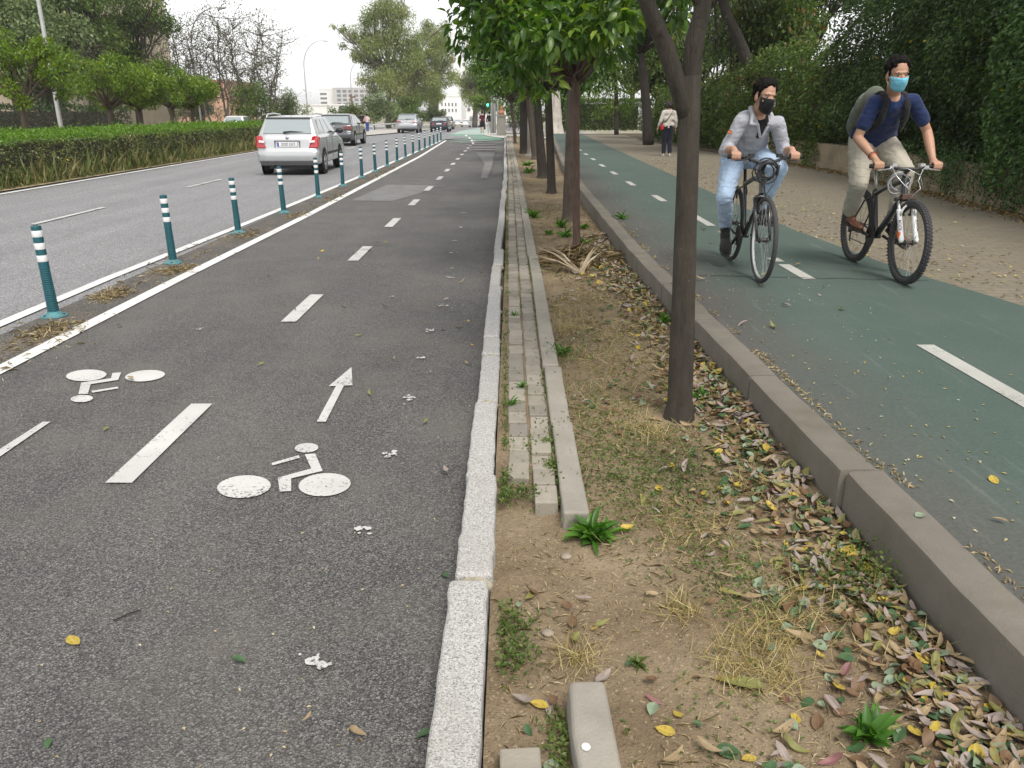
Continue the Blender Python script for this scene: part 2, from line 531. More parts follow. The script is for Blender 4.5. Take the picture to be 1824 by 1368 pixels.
# green crossing on the road ahead
M_GREEN_FAR = simple("green_paint", (.16, .30, .22), .8, var=.15, scale=3)
M_GREEN_PALE = simple("worn_green_paint", (.32, .40, .36), .8, var=.12, scale=2)
sheet("green_crossing", [G(800, 239.5)[:2], G(893, 242)[:2], G(893.5, 250)[:2], G(801, 254)[:2]], 0.012, M_GREEN_FAR)
sheet("green_crossing", [G(822, 233)[:2], G(868, 225)[:2], G(893, 232)[:2], G(893, 241.8)[:2], G(801, 239.2)[:2]], 0.012, M_GREEN_PALE)
strip("crossing_pavement", [(-.3, 49.5), (-1.6, 57), (-2.6, 68), (-1.8, 95)], [(2.6, 49.5), (2.6, 57), (2.6, 68), (3, 95)], 0.03, simple("pale_pavement", (.52, .50, .46), .9, var=.1))

# ------------------------------------------------------------------ painted markings
def paint(name, c, wear, scale=60, under=(.10, .098, .095)):
    k = NT(name)
    f = k.noise(scale, 6, .7); g = k.noise(3.0, 3)
    v = k.voro(115, "Distance")
    a = k.math('ADD', k.math('MULTIPLY', f, .6), k.math('MULTIPLY', g, .4))
    a = k.math('ADD', a, k.math('MULTIPLY', v, -.12))
    m = k.ramp(a, [(max(0, wear - .05), 0.0), (wear + .03, 1.0)])
    tone = k.ramp(k.noise(2.2, 5), [(.3, tuple(x * .78 for x in c)), (.7, c)])
    k.base(k.mix(m, under, tone)); k.set(Roughness=.75)
    k.bump(v, .45, .005)
    return k.m
M_WHITE = paint("road_paint", (.74, .74, .73), .30)
M_WORN = paint("worn_road_paint", (.60, .59, .575), .37)
M_FADE = paint("faded_road_paint", (.20, .197, .193), .40, 40, (.13, .127, .125))
ZP = 0.012
def pix_poly(name, pix, mat, z=ZP): return sheet(name, [G(x, y, z)[:2] for x, y in pix], z, mat)
def pix_ell(cx, cy, a, b, tilt=0.0, n=28):
    t = R(tilt)
    return [(cx + a * math.cos(q) * math.cos(t) + b * math.sin(q) * math.sin(t), cy - a * math.cos(q) * math.sin(t) + b * math.sin(q) * math.cos(t)) for q in [2 * math.pi * i / n for i in range(n)]]
def line(name, x, w, ys, mat, z=ZP):
    n = len(ys)
    xs = x if isinstance(x, (list, tuple)) else [x] * n
    return strip(name, [(a - w / 2, b) for a, b in zip(xs, ys)], [(a + w / 2, b) for a, b in zip(xs, ys)], z, mat)
line("edge_line", [-4.12, -4.16, -4.06, -3.95, -3.93, -3.96], .12, [2, 8, 12, 20, 32, 46], M_WHITE)
line("edge_line", [-3.40, -3.42, -3.42, -3.36, -3.40, -3.70], .13, [2, 5, 8, 13, 30, 46], M_WHITE)
line("edge_line", -10.50, .12, [2, 15, 30, 45], M_WHITE)
for y in np.arange(12, 60, 6.0):
    line("lane_dash", -7.25, .10, [y, y + 2.2], M_WORN)
# dashes of the two-way cycle lane
dash = [(3.30, 4.34)]
y = 6.24
while y < 46:
    dash.append((y, y + 1.0)); y += 2.75
for a, b in dash:
    line("lane_dash", -1.83 - max(0, (a - 20) * .009), .125, [a, b], M_WORN)
pix_poly("lane_dash", [(-10, 806), (76, 751), (90, 751), (-10, 820)], M_WORN)
def cz(pts): return [(80 + x / 2.85, 600 + y / 2.85) for x, y in pts]
for cx, cy, a, b, t in ((1010, 760, 137, 57, 4), (1420, 750, 133, 58, 4), (1328, 563, 60, 24, 3), (210, 195, 103, 29, 3), (508, 197, 102, 28, 5), (187, 313, 57, 18, 3)):
    pix_poly("bicycle_symbol", cz(pix_ell(cx, cy, a, b, t)), M_WORN)
for pts in ([(1318, 595), (1372, 592), (1410, 680), (1250, 718), (1250, 782), (1192, 785), (1182, 715), (1352, 668)],
            [(1150, 640), (1290, 600), (1294, 614), (1156, 652)],
            [(343, 183), (387, 180), (372, 218), (232, 240), (218, 290), (170, 290), (184, 232), (335, 210)],
            [(235, 274), (368, 253), (374, 261), (242, 283)]):
    pix_poly("bicycle_symbol", cz(pts), M_WORN)
pix_poly("arrow_marking", cz([(1380, 430), (1426, 430), (1518, 247), (1562, 245), (1556, 153), (1440, 250), (1478, 249)]), M_WORN)
# faded older markings further on
pix_poly("faded_arrow", [(848, 271), (881, 271), (878, 290), (868, 318), (856, 318), (863, 292)], M_FADE, .0085)
pix_poly("faded_triangle", [(625, 357), (690, 329), (780, 330), (748, 344), (700, 358)], M_FADE, .0085)
for yy, x0, x1 in ((254.5, 818, 858), (258, 830, 882), (262.5, 838, 882), (267, 845, 882)):
    pix_poly("crossing_bar", [(x0, yy - .9), (x1, yy - .9), (x1, yy + .9), (x0 - 3, yy + .9)], M_FADE)
for x, yy in ((830, 241.5), (836, 246), (840, 250.5), (842, 255)):
    pix_poly("crossing_dash", [(x - 2, yy - 1.3), (x + 1.5, yy - 1.3), (x + 3, yy + 1.3), (x - 1, yy + 1.3)], M_WHITE, .016)
# chewing gum and paint splashes along the kerb side
for x, y, s in ((649, 950, 15), (577, 1183, 22), (733, 712, 9), (697, 811, 11), (768, 591, 6), (750, 640, 6), (785, 547, 6), (800, 496, 5), (812, 430, 4), (818, 406, 4), (808, 452, 4), (826, 380, 4), (355, 588, 5), (700, 530, 4)):
    r2 = np.random.default_rng(int(x))
    c = G(x, y); sc2 = s / 400 * c.length * .55
    V = []; F = []
    for _ in range(9):
        ox, oy = r2.normal(0, sc2 * .42), r2.normal(0, sc2 * .36); rr = sc2 * r2.uniform(.10, .42); b0 = len(V)
        ring = [(c.x + ox + math.cos(a) * rr * r2.uniform(.5, 1.0), c.y + oy + math.sin(a) * rr * r2.uniform(.5, 1.0), .0115 + .0006 * _) for a in np.linspace(0, 2 * math.pi, 12)[:-1]]
        V += ring; F.append(tuple(range(b0, b0 + 11)))
    me = bpy.data.meshes.new("paint_splash"); me.from_pydata(V, [], F); me.update()
    tag(link("paint_splash", me, M_WORN), kind='structure')

# ------------------------------------------------------------------ granite kerb, brick strip, concrete edging
k = NT("granite")
sp = k.n("ShaderNodeSeparateColor"); k.l(k.voro(260), sp.inputs[0])
c = k.ramp(sp.outputs[0], [(0, (.14, .14, .135)), (.18, (.30, .295, .285)), (.6, (.42, .412, .40)), (1, (.56, .55, .535))])
c = k.mix(k.ramp(k.noise(4, 5), [(.4, 0.0), (.75, .35)]), c, (.30, .28, .23))
k.base(c); k.set(Roughness=.85); k.bump(k.noise(160, 5), .55, .005)
M_GRANITE = k.m
def concrete(name, c, moss=.25, sc_=6):
    k = NT(name)
    f = k.noise(sc_, 6, .6)
    cc = k.ramp(f, [(.25, tuple(x * .72 for x in c)), (.75, c)])
    cc = k.mix(k.ramp(k.voro(140, "Distance"), [(.08, .35), (.22, 0.0)]), cc, tuple(x * 1.4 for x in c))
    cc = k.mix(k.ramp(k.noise(2.3, 5), [(.5, 0.0), (.8, moss)]), cc, (.10, .095, .05))
    k.base(cc); k.set(Roughness=.9); k.bump(k.noise(110, 6), .5, .006)
    return k.m
M_CONC = concrete("weathered_concrete", (.33, .305, .26))
M_CONC_D = concrete("dark_concrete", (.195, .175, .145), .8, 5)
M_BRICK = concrete("paver_brick", (.31, .28, .232), .2, 12)

def rough_block(mb, x0, x1, y0, y1, z0, z1, rg, chip=.006, n=5):
    """stone block with slightly uneven, chipped long edges"""
    ys = np.linspace(y0, y1, n)
    vs = []
    for yv in ys:
        j = rg.normal(0, chip, 6)
        vs += [(x0 + j[0] - .004, yv, z0), (x1 + j[1] * .6, yv, z0), (x1 + j[1], yv, z1 + j[2] * .3), (x0 + j[3], yv, z1 + j[4] * .3)]
    fs = []
    for i in range(n - 1):
        a = i * 4
        fs += [(a, a + 1, a + 5, a + 4), (a + 1, a + 2, a + 6, a + 5), (a + 2, a + 3, a + 7, a + 6), (a + 3, a, a + 4, a + 7)]
    fs += [(3, 2, 1, 0), ((n - 1) * 4, (n - 1) * 4 + 1, (n - 1) * 4 + 2, (n - 1) * 4 + 3)]
    mb.add(vs, fs)
rg = np.random.default_rng(3)
mb = MB()
cuts = [-.4, .55, 1.45, 2.36, 3.17, 4.12, 5.0, 5.4]
while cuts[-1] < 50: cuts.append(cuts[-1] + rg.uniform(.85, 1.05))
def kx(y): return -.0 if y < 9 else -.0
for a, b in zip(cuts[:-1], cuts[1:]):
    m = (a + b) / 2
    off = rg.normal(0, .006) - (max(0, m - 20) * .0085)
    rough_block(mb, -.203 + off, -.055 + off * 1.2 + rg.normal(0, .004) - min(m, 9) * .006, a + .006, b - .006, -.12, .118 + rg.normal(0, .006), rg, .0022, 14)
tag(mb.build("kerb", M_GRANITE, bevel=.014, seg=3), kind='structure')
# mortar lumps between the kerb stones
mb = MB()
for yv in cuts[1:12]:
    mb.ell((-.125 - yv * .003, yv, .075), (.068, .028, .038))
tag(mb.build("kerb_mortar", simple("mortar", (.30, .27, .20), .95, var=.3, scale=40, bump=.5), smooth=True), kind='structure')
# two rows of pavers
mb = MB()
for row, (xa, xb, ystart) in enumerate(((-.018, .086, 3.16), (.092, .196, 2.93))):
    yv = ystart
    while yv < 50:
        ln = (.168 if yv < 4.2 else .188) * rg.uniform(.94, 1.06)
        sh = -max(0, yv - 2.9) * .0042 - max(0, yv - 20) * .005
        zz = .100 + rg.normal(0, .0045)
        q = Matrix.Rotation(rg.normal(0, .012), 3, 'Z') @ Matrix.Rotation(rg.normal(0, .012), 3, 'Y') @ Matrix.Rotation(rg.normal(0, .012), 3, 'X')
        mb.box(((xa + xb) / 2 + sh + rg.normal(0, .002), yv + ln / 2, zz - .05), (xb - xa - .007, ln - .009, .10), q, int(rg.integers(0, 3)))
        yv += ln
tag(mb.build("brick_path", [M_BRICK, concrete("paver_brick_grey", (.26, .235, .20), .35, 9), concrete("paver_brick_pale", (.36, .325, .27), .1, 14)], bevel=.006, seg=2), kind='structure')
mb = MB()
ecut = [2.80, 3.78, 4.72, 5.72]
while ecut[-1] < 50: ecut.append(ecut[-1] + 1.0)
for a, b in zip(ecut[:-1], ecut[1:]):
    m = (a + b) / 2; sh = -max(0, m - 2.9) * .0062 - max(0, m - 20) * .003 + rg.normal(0, .004)
    rough_block(mb, .213 + sh, .318 + sh, a + .004, b - .004, -.1, .128 + rg.normal(0, .004), rg, .002, 4)
tag(mb.build("edging_kerb", M_CONC, bevel=.012, seg=3), kind='structure')
# loose pieces in the gap near the camera
mb = MB(); rough_block(mb, -.052, .052, -.48, .48, -.075, .075, rg, .003, 6)
o = mb.build("kerb_block", M_CONC, bevel=.016, seg=3); o.location = (.222, 1.32, .062); o.rotation_euler = (R(1.5), 0, R(2))
tag(o, "short concrete kerb block with a white spot, half buried in the dirt", "kerb block")
mb = MB(); mb.box((0, 0, 0), (.105, .2, .08)); o = mb.build("paver", M_BRICK, bevel=.006)
o.location = (.024, 1.505, .056); o.rotation_euler = (R(2), R(-2), R(1.5))
tag(o, "single loose paver lying in the dirt beside the concrete kerb block", "paver")
sheet("paint_splash", [(.185 + math.cos(a) * .012, 1.555 + math.sin(a) * .014) for a in np.linspace(0, 6.0, 9)], .147, M_WHITE)

# ------------------------------------------------------------------ dirt strip (real relief)
def fb(x, y, s, o=3):
    return sum(noise.noise(Vector((x * s * 2 ** i, y * s * 2 ** i, 3.7))) / 2 ** i for i in range(o))
def dirt_z(x, y):
    d = .040 + .022 * fb(x, y, 1.3) + (.008 * fb(x, y, 9) if y < 9 else 0)
    if y > 2.75: d += .03 * min(1, (y - 2.75) / 1.0) * (1 if x > .2 else .3)
    d += .035 * max(0, min(1, (x - 1.0) / .35)) * (1 if y < 9 else .5)
    if x < .3 and y > 2.98: d = d + (.090 + .003 * fb(x, y, 12, 2) - d) * min(1, (y - 2.98) / .3)
    return d
xs = np.linspace(-.075, 1.62, 86)
ys = np.concatenate([np.arange(.6, 6, .022), np.arange(6, 14, .06), np.arange(14, 52, .4)])
vs = [(x - (max(0, y - 9) * .006 if x < .1 else 0), y, dirt_z(x, y)) for y in ys for x in xs]
nx = len(xs)
fs = [(j * nx + i, j * nx + i + 1, (j + 1) * nx + i + 1, (j + 1) * nx + i) for j in range(len(ys) - 1) for i in range(nx - 1)]
k = NT("dirt")
f = k.noise(2.2, 6, .6); f2 = k.noise(38, 6, .7); f3 = k.voro(150, "Color")
cc = k.ramp(f, [(.3, (.165, .115, .066)), (.5, (.255, .19, .115)), (.7, (.34, .265, .17))])
cc = k.mix(.55, cc, k.ramp(f2, [(.25, .45), (.7, 1.0)]), 'MULTIPLY')
sp = k.n("ShaderNodeSeparateColor"); k.l(f3, sp.inputs[0])
cc = k.mix(k.ramp(sp.outputs[0], [(.93, 0.0), (.97, .6)]), cc, (.42, .34, .22))
cc = k.mix(k.ramp(sp.outputs[1], [(.92, 0.0), (.97, .6)]), cc, (.09, .07, .05))
k.base(cc); k.set(Roughness=.95)
b1 = k.bump(f2, .7, .02); k.bump(k.voro(120, "Distance"), .5, .006, b1)
M_DIRT = k.m
me = bpy.data.meshes.new("dirt_strip"); me.from_pydata(vs, [], fs); me.update()
me.polygons.foreach_set("use_smooth", [True] * len(fs))
tag(link("dirt_strip", me, M_DIRT), kind='structure')

# ------------------------------------------------------------------ raised green cycle path and its kerb
ZG = .27
PK = [(-1.0, 1.37), (1.2, 1.37), (1.7, 1.365), (2.05, 1.355), (2.88, 1.35), (2.9, 1.325), (4.2, 1.30), (5.3, 1.275), (8.4, 1.215), (14.5, 1.24), (22.3, 1.35), (30.5, 1.63), (40, 2.0), (52, 2.4)]
def pkx(y):
    for (a, xa), (b, xb) in zip(PK[:-1], PK[1:]):
        if a <= y <= b: return xa + (xb - xa) * (y - a) / max(1e-6, b - a)
    return PK[-1][1]
JT = [1.62, 2.89, 4.1, 5.32, 6.5, 7.75, 8.95, 10.2, 11.4, 12.6, 13.9, 15.1]
JS = set(); rows = set([p[0] for p in PK] + list(np.arange(-1, 52, .25)))
for q in JT:
    rows = {r for r in rows if abs(r - q) > .02}
    for dq in (-.009, -.006, .006, .009): rows.add(q + dq)
    JS |= {q - .006, q + .006}
rows = sorted(rows)
mb = MB(); vs = []
prof = [(0.012, -.1), (.006, ZG - .03), (.010, ZG - .008), (.026, ZG), (.150, ZG + .002), (.153, ZG - .05)]
for y in rows:
    x = pkx(y)
    for dx, z in prof:
        j = .006 * noise.noise(Vector((x * 3, y * 4, z * 9))) + .003 * noise.noise(Vector((x, y * 22, z * 30)))
        g_ = 1 if y in JS and dx < .1 else 0
        vs.append((x + dx + j + .022 * g_, y, z + j * .5 - (.02 * g_ if z > .2 else 0)))
n = len(prof)
mb.add(vs, [(j * n + i, (j + 1) * n + i, (j + 1) * n + i + 1, j * n + i + 1) for j in range(len(rows) - 1) for i in range(n - 1)])
o = mb.build("path_kerb", M_CONC_D, smooth=False)
for p in o.data.polygons: p.use_smooth = True
e = o.modifiers.new("e", 'EDGE_SPLIT'); e.split_angle = R(40)
tag(o, kind='structure')
k = NT("green_coated_asphalt")
sepx = k.n("ShaderNodeSeparateXYZ"); k.l(k.pos(), sepx.inputs[0])
f = k.noise(1.1, 6, .6); fg = k.noise(60, 5, .7)
g = k.ramp(fg, [(.3, (.045, .073, .060)), (.7, (.070, .108, .090))])
g = k.mix(k.ramp(f, [(.4, 0.0), (.7, .35)]), g, (.10, .125, .108))
grey = k.ramp(fg, [(.3, (.062, .060, .054)), (.7, (.105, .10, .09))])
w = k.math('ADD', sepx.outputs[0], k.math('MULTIPLY', k.noise(1.0, 4), .9))
m = k.ramp(w, [(0.0, 1.0), (1.0, 0.0)])
mr = k.n("ShaderNodeMapRange"); k.l(w, mr.inputs[0]); mr.inputs[1].default_value = 1.85; mr.inputs[2].default_value = 2.6
c = k.mix(mr.outputs[0], grey, g)
mp = k.n("ShaderNodeMapping"); mp.inputs["Scale"].default_value = (5, .5, 1); mp.inputs["Rotation"].default_value = (0, 0, .3); k.l(k.pos(), mp.inputs[0])
c = k.mix(k.ramp(k.noise(3, 6, .7, mp.outputs[0]), [(.58, 0.0), (.75, .28)]), c, (.26, .27, .25))
c = k.mix(k.ramp(k.noise(170, 2, .5), [(.7, 0.0), (.76, .5)]), c, (.34, .34, .31))
k.base(c); k.set(Roughness=.8); k.bump(k.noise(190, 4), .35, .004)
M_GREEN = k.m
GE = [(-1, 3.95), (4.5, 3.95), (5.71, 3.81), (7.12, 3.56), (9.84, 3.42), (15, 3.53), (22.3, 3.66), (38.9, 3.95), (52, 4.25)]
def gex(y):
    for (a, xa), (b, xb) in zip(GE[:-1], GE[1:]):
        if a <= y <= b: return xa + (xb - xa) * (y - a) / (b - a)
    return GE[-1][1]
yy = np.arange(-1, 52.01, .5)
strip("cycle_path", [(pkx(y) + .151, y) for y in yy], [(gex(y), y) for y in yy], ZG, M_GREEN)
# dashes on the green path
M_WORN_G = paint("worn_paint_on_green", (.46, .455, .42), .33, 60, (.09, .13, .11))
for a, b in ((3.55, 4.68), (6.68, 7.36), (7.50, 7.70), (9.95, 11.0), (12.75, 13.7), (15.5, 16.4), (18.2, 19.1), (20.7, 21.7), (23.5, 24.4), (26.2, 27.2), (29, 30), (32, 33), (35, 36)):
    x = 2.56 if a < 8 else 2.53 - min(.19, (a - 9) * .03)
    if a > 20: x = 2.34 + (a - 20) * .012
    line("path_dash", x, .11, [a, b], M_WORN_G, ZG + .004)
# crack across the path
pts = []
for t in np.linspace(0, 1, 40):
    x = 1.45 + t * 2.1; pts.append((x, 6.86 - .25 * t + .05 * noise.noise(Vector((x * 4, 0, 0))) + .02 * noise.noise(Vector((x * 15, 5, 0)))))
M_CRACK = simple("crack", (.018, .018, .016), .95)
strip("path_crack", [(x, y + .006 + .004 * noise.noise(Vector((x * 9, 0, 0)))) for x, y in pts], [(x, y - .006) for x, y in pts], ZG + .006, M_CRACK)
# brick paved walk on the far side
k = NT("paved_walk")
mp = k.n("ShaderNodeMapping"); mp.inputs["Rotation"].default_value = (0, 0, R(4)); k.l(k.pos(), mp.inputs[0])
br = k.n("ShaderNodeTexBrick"); br.inputs["Scale"].default_value = 1.0; br.inputs["Brick Width"].default_value = .21; br.inputs["Row Height"].default_value = .105
br.inputs["Mortar Size"].default_value = .0045; br.inputs["Color1"].default_value = (.195, .165, .122, 1); br.inputs["Color2"].default_value = (.235, .20, .15, 1); br.inputs["Mortar"].default_value = (.10, .085, .062, 1)
k.l(mp.outputs[0], br.inputs["Vector"])
c = k.mix(k.ramp(k.noise(1.2, 5), [(.35, 0.0), (.7, .55)]), br.outputs["Color"], (.19, .175, .115))
c = k.mix(.5, c, k.ramp(k.noise(40, 5), [(.3, .6), (.7, 1.0)]), 'MULTIPLY')
k.base(c); k.set(Roughness=.9)
b1 = k.bump(k.math('SUBTRACT', 1.0, br.outputs["Fac"]), .7, .006); k.bump(k.noise(50, 5), .4, .006, b1)
M_WALK = k.m
WB = [(-1, 6.75), (10.9, 7.05), (14.5, 7.45), (19, 7.7), (24, 7.6), (30, 6.6), (40, 6.2), (52, 6.4)]
def wbx(y):
    for (a, xa), (b, xb) in zip(WB[:-1], WB[1:]):
        if a <= y <= b: return xa + (xb - xa) * (y - a) / (b - a)
    return WB[-1][1]
strip("paved_walk", [(gex(y), y) for y in yy], [(wbx(y), y) for y in yy], ZG - .004, M_WALK)
strip("path_far_end", [(2.4, 52), (2.0, 60), (1.0, 95)], [(6.4, 52), (6.4, 60), (6.0, 95)], ZG - .1, M_PAVE)
# soil behind the walk
k2 = simple("leafy_soil", (.105, .080, .045), .95, var=.4, scale=6, bump=.6, bscale=30)
strip("soil", [(wbx(y), y) for y in yy], [(wbx(y) + 22, y) for y in yy], ZG + .012, k2)
# ------------------------------------------------------------------ the row of orange trees
ROW = "orange trees in a row along the dirt strip"
def orange_tree(x, y, zf, lean, r0, r1, crown_c, crown_r, n, per, L, kind, seed, label, limbs=None, name="orange_tree", leaf=GREEN_ORANGE, zmin=-9, group=ROW, bk=BARK, lr=None, extra=()):
    b = Vector((x, y, dirt_z(x, y) - .03 if y < 50 and -.1 < x < 1.6 else 0))
    tp = [b, b + Vector((0.0, 0, .14)), Vector((x + lean * .45, y, b.z + (zf - b.z) * .5)), Vector((x + lean, y, zf))]
    rg = np.random.default_rng(seed)
    cl = ellip_clumps(crown_c, crown_r, n, .42, rg, .35, zmin) + list(extra)
    return tree(name, label, b, tp, [r0 * 1.42, r0 * 1.04, (r0 + r1) / 2, r1], cl, leaf, per, L, L * .46, kind, bk, group, 'tree', .5, seed, True, flat=.45, droop=.35, seg=16, lr=lr)
BARK_T1 = bark("dark_grey_bark", (.046, .037, .027), 1.0, (.075, .062, .046))
t1 = orange_tree(.91, 3.99, 1.80, -.065, .066, .049, (.95, 4.2, 3.35), (1.45, 1.5, .75), 20, 330, .10, 'near', 11,
                 "orange tree with thick grey trunk forking above head height, closest to the two cyclists", zmin=-.45, lr=.001, bk=BARK_T1)
# its two heavy limbs
lm = MB()
f0 = Vector((.852, 3.99, 1.60)) - t1.location
for pix, r in (([(1186, 85, 3.95), (1158, 20, 3.9), (1128, -70, 3.85), (1100, -150, 3.9)], .044), ([(1236, 80, 4.0), (1251, 20, 4.05), (1262, -60, 4.1), (1290, -150, 4.2)], .047)):
    pts = [f0] + [P(a, b_, c_) - t1.location for a, b_, c_ in pix]
    fine = []
    for i in range(len(pts) - 1):
        for q in range(4): fine.append(pts[i].lerp(pts[i + 1], q / 4))
    fine.append(pts[-1])
    trunk_rough(fine, taper(r, r * .7, len(fine)), 14, lm, rng, .07)
    for q in (6, 12):
        lm.ell(tuple(fine[q]), (r * .8, r * 1.05, r * 1.0), seg=10, rings=7)
for a_, lst in ((fine[-1], 7), (fine[8], 4)):
    for _ in range(lst):
        lm.tube(curve(a_, a_ + Vector((rng.normal(0, .6), rng.normal(0, .6), rng.uniform(.3, 1.0))), .1, 5, rng), taper(.022, .006, 6), 6)
lm.build("limb", BARK_T1, t1, smooth=True)

orange_tree(.77, 9.43, 1.95, -.05, .043, .034, (.62, 8.6, 2.95), (1.3, 1.9, .85), 26, 220, .125, 'near', 12,
            "slender orange tree whose thin reddish trunk rises out of the dry palm debris", bk=bark("reddish_bark", (.12, .075, .058)),
            extra=[(*P(930, 105, 7.6), .30), (*P(985, 60, 7.2), .34), (*P(1060, 40, 7.3), .36), (*P(905, 40, 7.8), .34), (*P(1105, 15, 7.2), .3), (*P(960, 145, 8.0), .2)])
orange_tree(.85, 11.93, 1.95, .02, .095, .080, (.55, 12.2, 3.15), (1.8, 1.8, 1.0), 30, 200, .115, 'near', 13,
            "orange tree with forked trunk directly behind the slender trunk in the palm debris", zmin=-.8, lr=.05)
orange_tree(.79, 16.1, 2.0, -.10, .085, .07, (.5, 16.2, 3.1), (2.0, 2.0, 1.15), 26, 220, .115, 'mid', 14,
            "orange tree with straight dark trunk, third trunk behind the dry palm debris", bk=BARK_D)
orange_tree(.74, 19.75, 2.0, -.16, .115, .085, (.4, 19.8, 3.1), (2.0, 2.0, 1.2), 26, 220, .115, 'mid', 15,
            "orange tree with rugged leaning trunk between two weed tufts and the green path", bk=BARK_D)
orange_tree(.78, 27.3, 2.1, -.25, .12, .10, (.3, 27.5, 3.1), (2.0, 2.2, 1.2), 26, 200, .12, 'mid', 16,
            "orange tree whose leaning trunk almost touches the grey lamp pole")
orange_tree(.46, 31.3, 2.2, -.02, .16, .15, (.2, 31.5, 3.2), (2.0, 2.2, 1.2), 26, 200, .12, 'mid', 17,
            "orange tree with very dark ringed trunk on the road side of the grey lamp pole", bk=BARK_D)
orange_tree(.15, 40.0, 2.0, -.2, .07, .06, (.0, 40, 3.0), (1.9, 2.4, 1.2), 22, 180, .13, 'mid', 18,
            "small orange tree near the far end of the dirt strip, before the iron railing")
orange_tree(.2, 49.0, 2.0, -.3, .07, .06, (-.1, 48, 2.9), (1.8, 2.2, 1.1), 20, 160, .13, 'mid', 19,
            "thin orange tree at the corner beside the iron railing")

# ------------------------------------------------------------------ right side: low wall, ivy, trees
mb = MB()
ws = np.arange(6.5, 25.01, 1.85)
for a, b in zip(ws[:-1], ws[1:]):
    x0, x1 = wbx(a) + .06, wbx(b) + .06
    A = Vector((x0, a + .004, 0)); B = Vector((x1, b - .004, 0))
    d = (B - A).normalized(); nrm = Vector((d.y, -d.x, 0))
    h = .56 + .02 * math.sin(a * 3)
    vs = []
    for q in (A, B):
        for off, z in ((0, ZG - .1), (0, ZG + h), (.28, ZG + h), (.28, ZG - .1)):
            vs.append((q.x + nrm.x * off, q.y + nrm.y * off, z))
    mb.add(vs, [(0, 1, 5, 4), (1, 2, 6, 5), (2, 3, 7, 6), (3, 2, 1, 0), (4, 5, 6, 7)])
    # plinth
    vs = []
    for q in (A, B):
        for off, z in ((-.07, ZG - .1), (-.07, ZG + .13), (.0, ZG + .14), (.0, ZG - .1)):
            vs.append((q.x + nrm.x * off, q.y + nrm.y * off, z))
    mb.add(vs, [(0, 1, 5, 4), (1, 2, 6, 5), (3, 2, 1, 0), (4, 5, 6, 7)])
w = mb.build("low_wall", concrete("stained_wall", (.34, .27, .18), .75, 2.2), bevel=.012)
tag(w, "low stained concrete wall with a plinth running below the dark ivy hedge", "wall")

def hedge_face(name, label, y0, y1, off, zlo, zhi, n, L, mat, depth=.8, seed=1, bulge=.5, core=True, cat="hedge", group=None, xf=wbx, edge=.35):
    rg = np.random.default_rng(seed)
    t = thing(name, label, cat, (xf((y0 + y1) / 2) + off, (y0 + y1) / 2, ZG), 0, group)
    o = np.array(t.location)
    Y = rg.uniform(y0, y1, n); s = rg.random(n)
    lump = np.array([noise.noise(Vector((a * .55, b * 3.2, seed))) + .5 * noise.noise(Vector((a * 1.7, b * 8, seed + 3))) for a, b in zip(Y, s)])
    Z = zlo + (zhi - zlo) * s + rg.normal(0, .08, n) + (lump * edge) * (s > .6) - np.maximum(0, .12 - s) * 3 * np.abs(lump)
    Xb = np.array([xf(q) for q in Y]) + off
    front = -bulge * np.sin(np.clip(s, 0, 1) * math.pi * .85 + .2) - lump * .45
    X = Xb + front + depth * rg.random(n) ** 2.0
    pts = np.stack([X, Y, Z], 1) - o
    ax = np.stack([-np.abs(rg.normal(.5, .5, n)), rg.normal(0, .6, n), rg.normal(-.35, .5, n)], 1)
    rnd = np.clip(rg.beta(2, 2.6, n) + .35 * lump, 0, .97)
    rnd[rg.random(n) < .004] = 1.0
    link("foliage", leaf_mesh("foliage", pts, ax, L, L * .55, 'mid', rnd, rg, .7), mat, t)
    if core:
        mb = MB()
        for q in np.arange(y0 + .2, y1, .42):
            for j in range(2):
                A = Vector((xf(q) + off + .45 + rg.normal(0, .1), q, ZG + .3)) - Vector(o)
                B = Vector((xf(q) + off + .5 + rg.normal(0, .4), q + rg.normal(0, .5), zhi - .2)) - Vector(o)
                mb.tube(curve(A, B, rg.uniform(.02, .08), 6, rg), taper(.03, .01, 7), 5)
        # solid unseen backing, added to keep light from coming through the leaves
        vs = []; m = 8
        for i in range(m + 1):
            q = y0 + (y1 - y0) * i / m
            for dx, z in ((off + .95, ZG), (off + .95, zhi - .5), (off + 1.15, zhi - .5), (off + 1.15, ZG)):
                vs.append((xf(q) + dx - o[0], q - o[1], z - o[2]))
        mb.add(vs, [(i * 4 + a, (i + 1) * 4 + a, (i + 1) * 4 + (a + 1) % 4, i * 4 + (a + 1) % 4) for i in range(m) for a in range(4)] + [(3, 2, 1, 0), (m * 4, m * 4 + 1, m * 4 + 2, m * 4 + 3)])
        mb.build("branches_and_backing", BARK_D, t)
    return t
hedge_face("ivy_hedge", "tall dark ivy hedge hanging over the low wall behind the two cyclists", 12.4, 20.5, .45, .85, 4.6, 42000, .085, GREEN_IVY, .9, 21)
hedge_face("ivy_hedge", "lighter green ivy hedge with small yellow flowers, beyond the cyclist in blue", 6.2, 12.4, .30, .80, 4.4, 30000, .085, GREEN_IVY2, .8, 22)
hedge_face("shrub", "lower reddish green shrub growing behind the cyclist in the grey pullover", 20.5, 27.0, .2, .32, 3.3, 15000, .11, GREEN_BUSH, .9, 23, .45, True, "shrub")
hedge_face("shrub", "dark shrub row behind the walking woman", 27.0, 40.0, .9, .30, 2.6, 12000, .14, GREEN_BUSH, 1.0, 24, .6, True, "shrub")
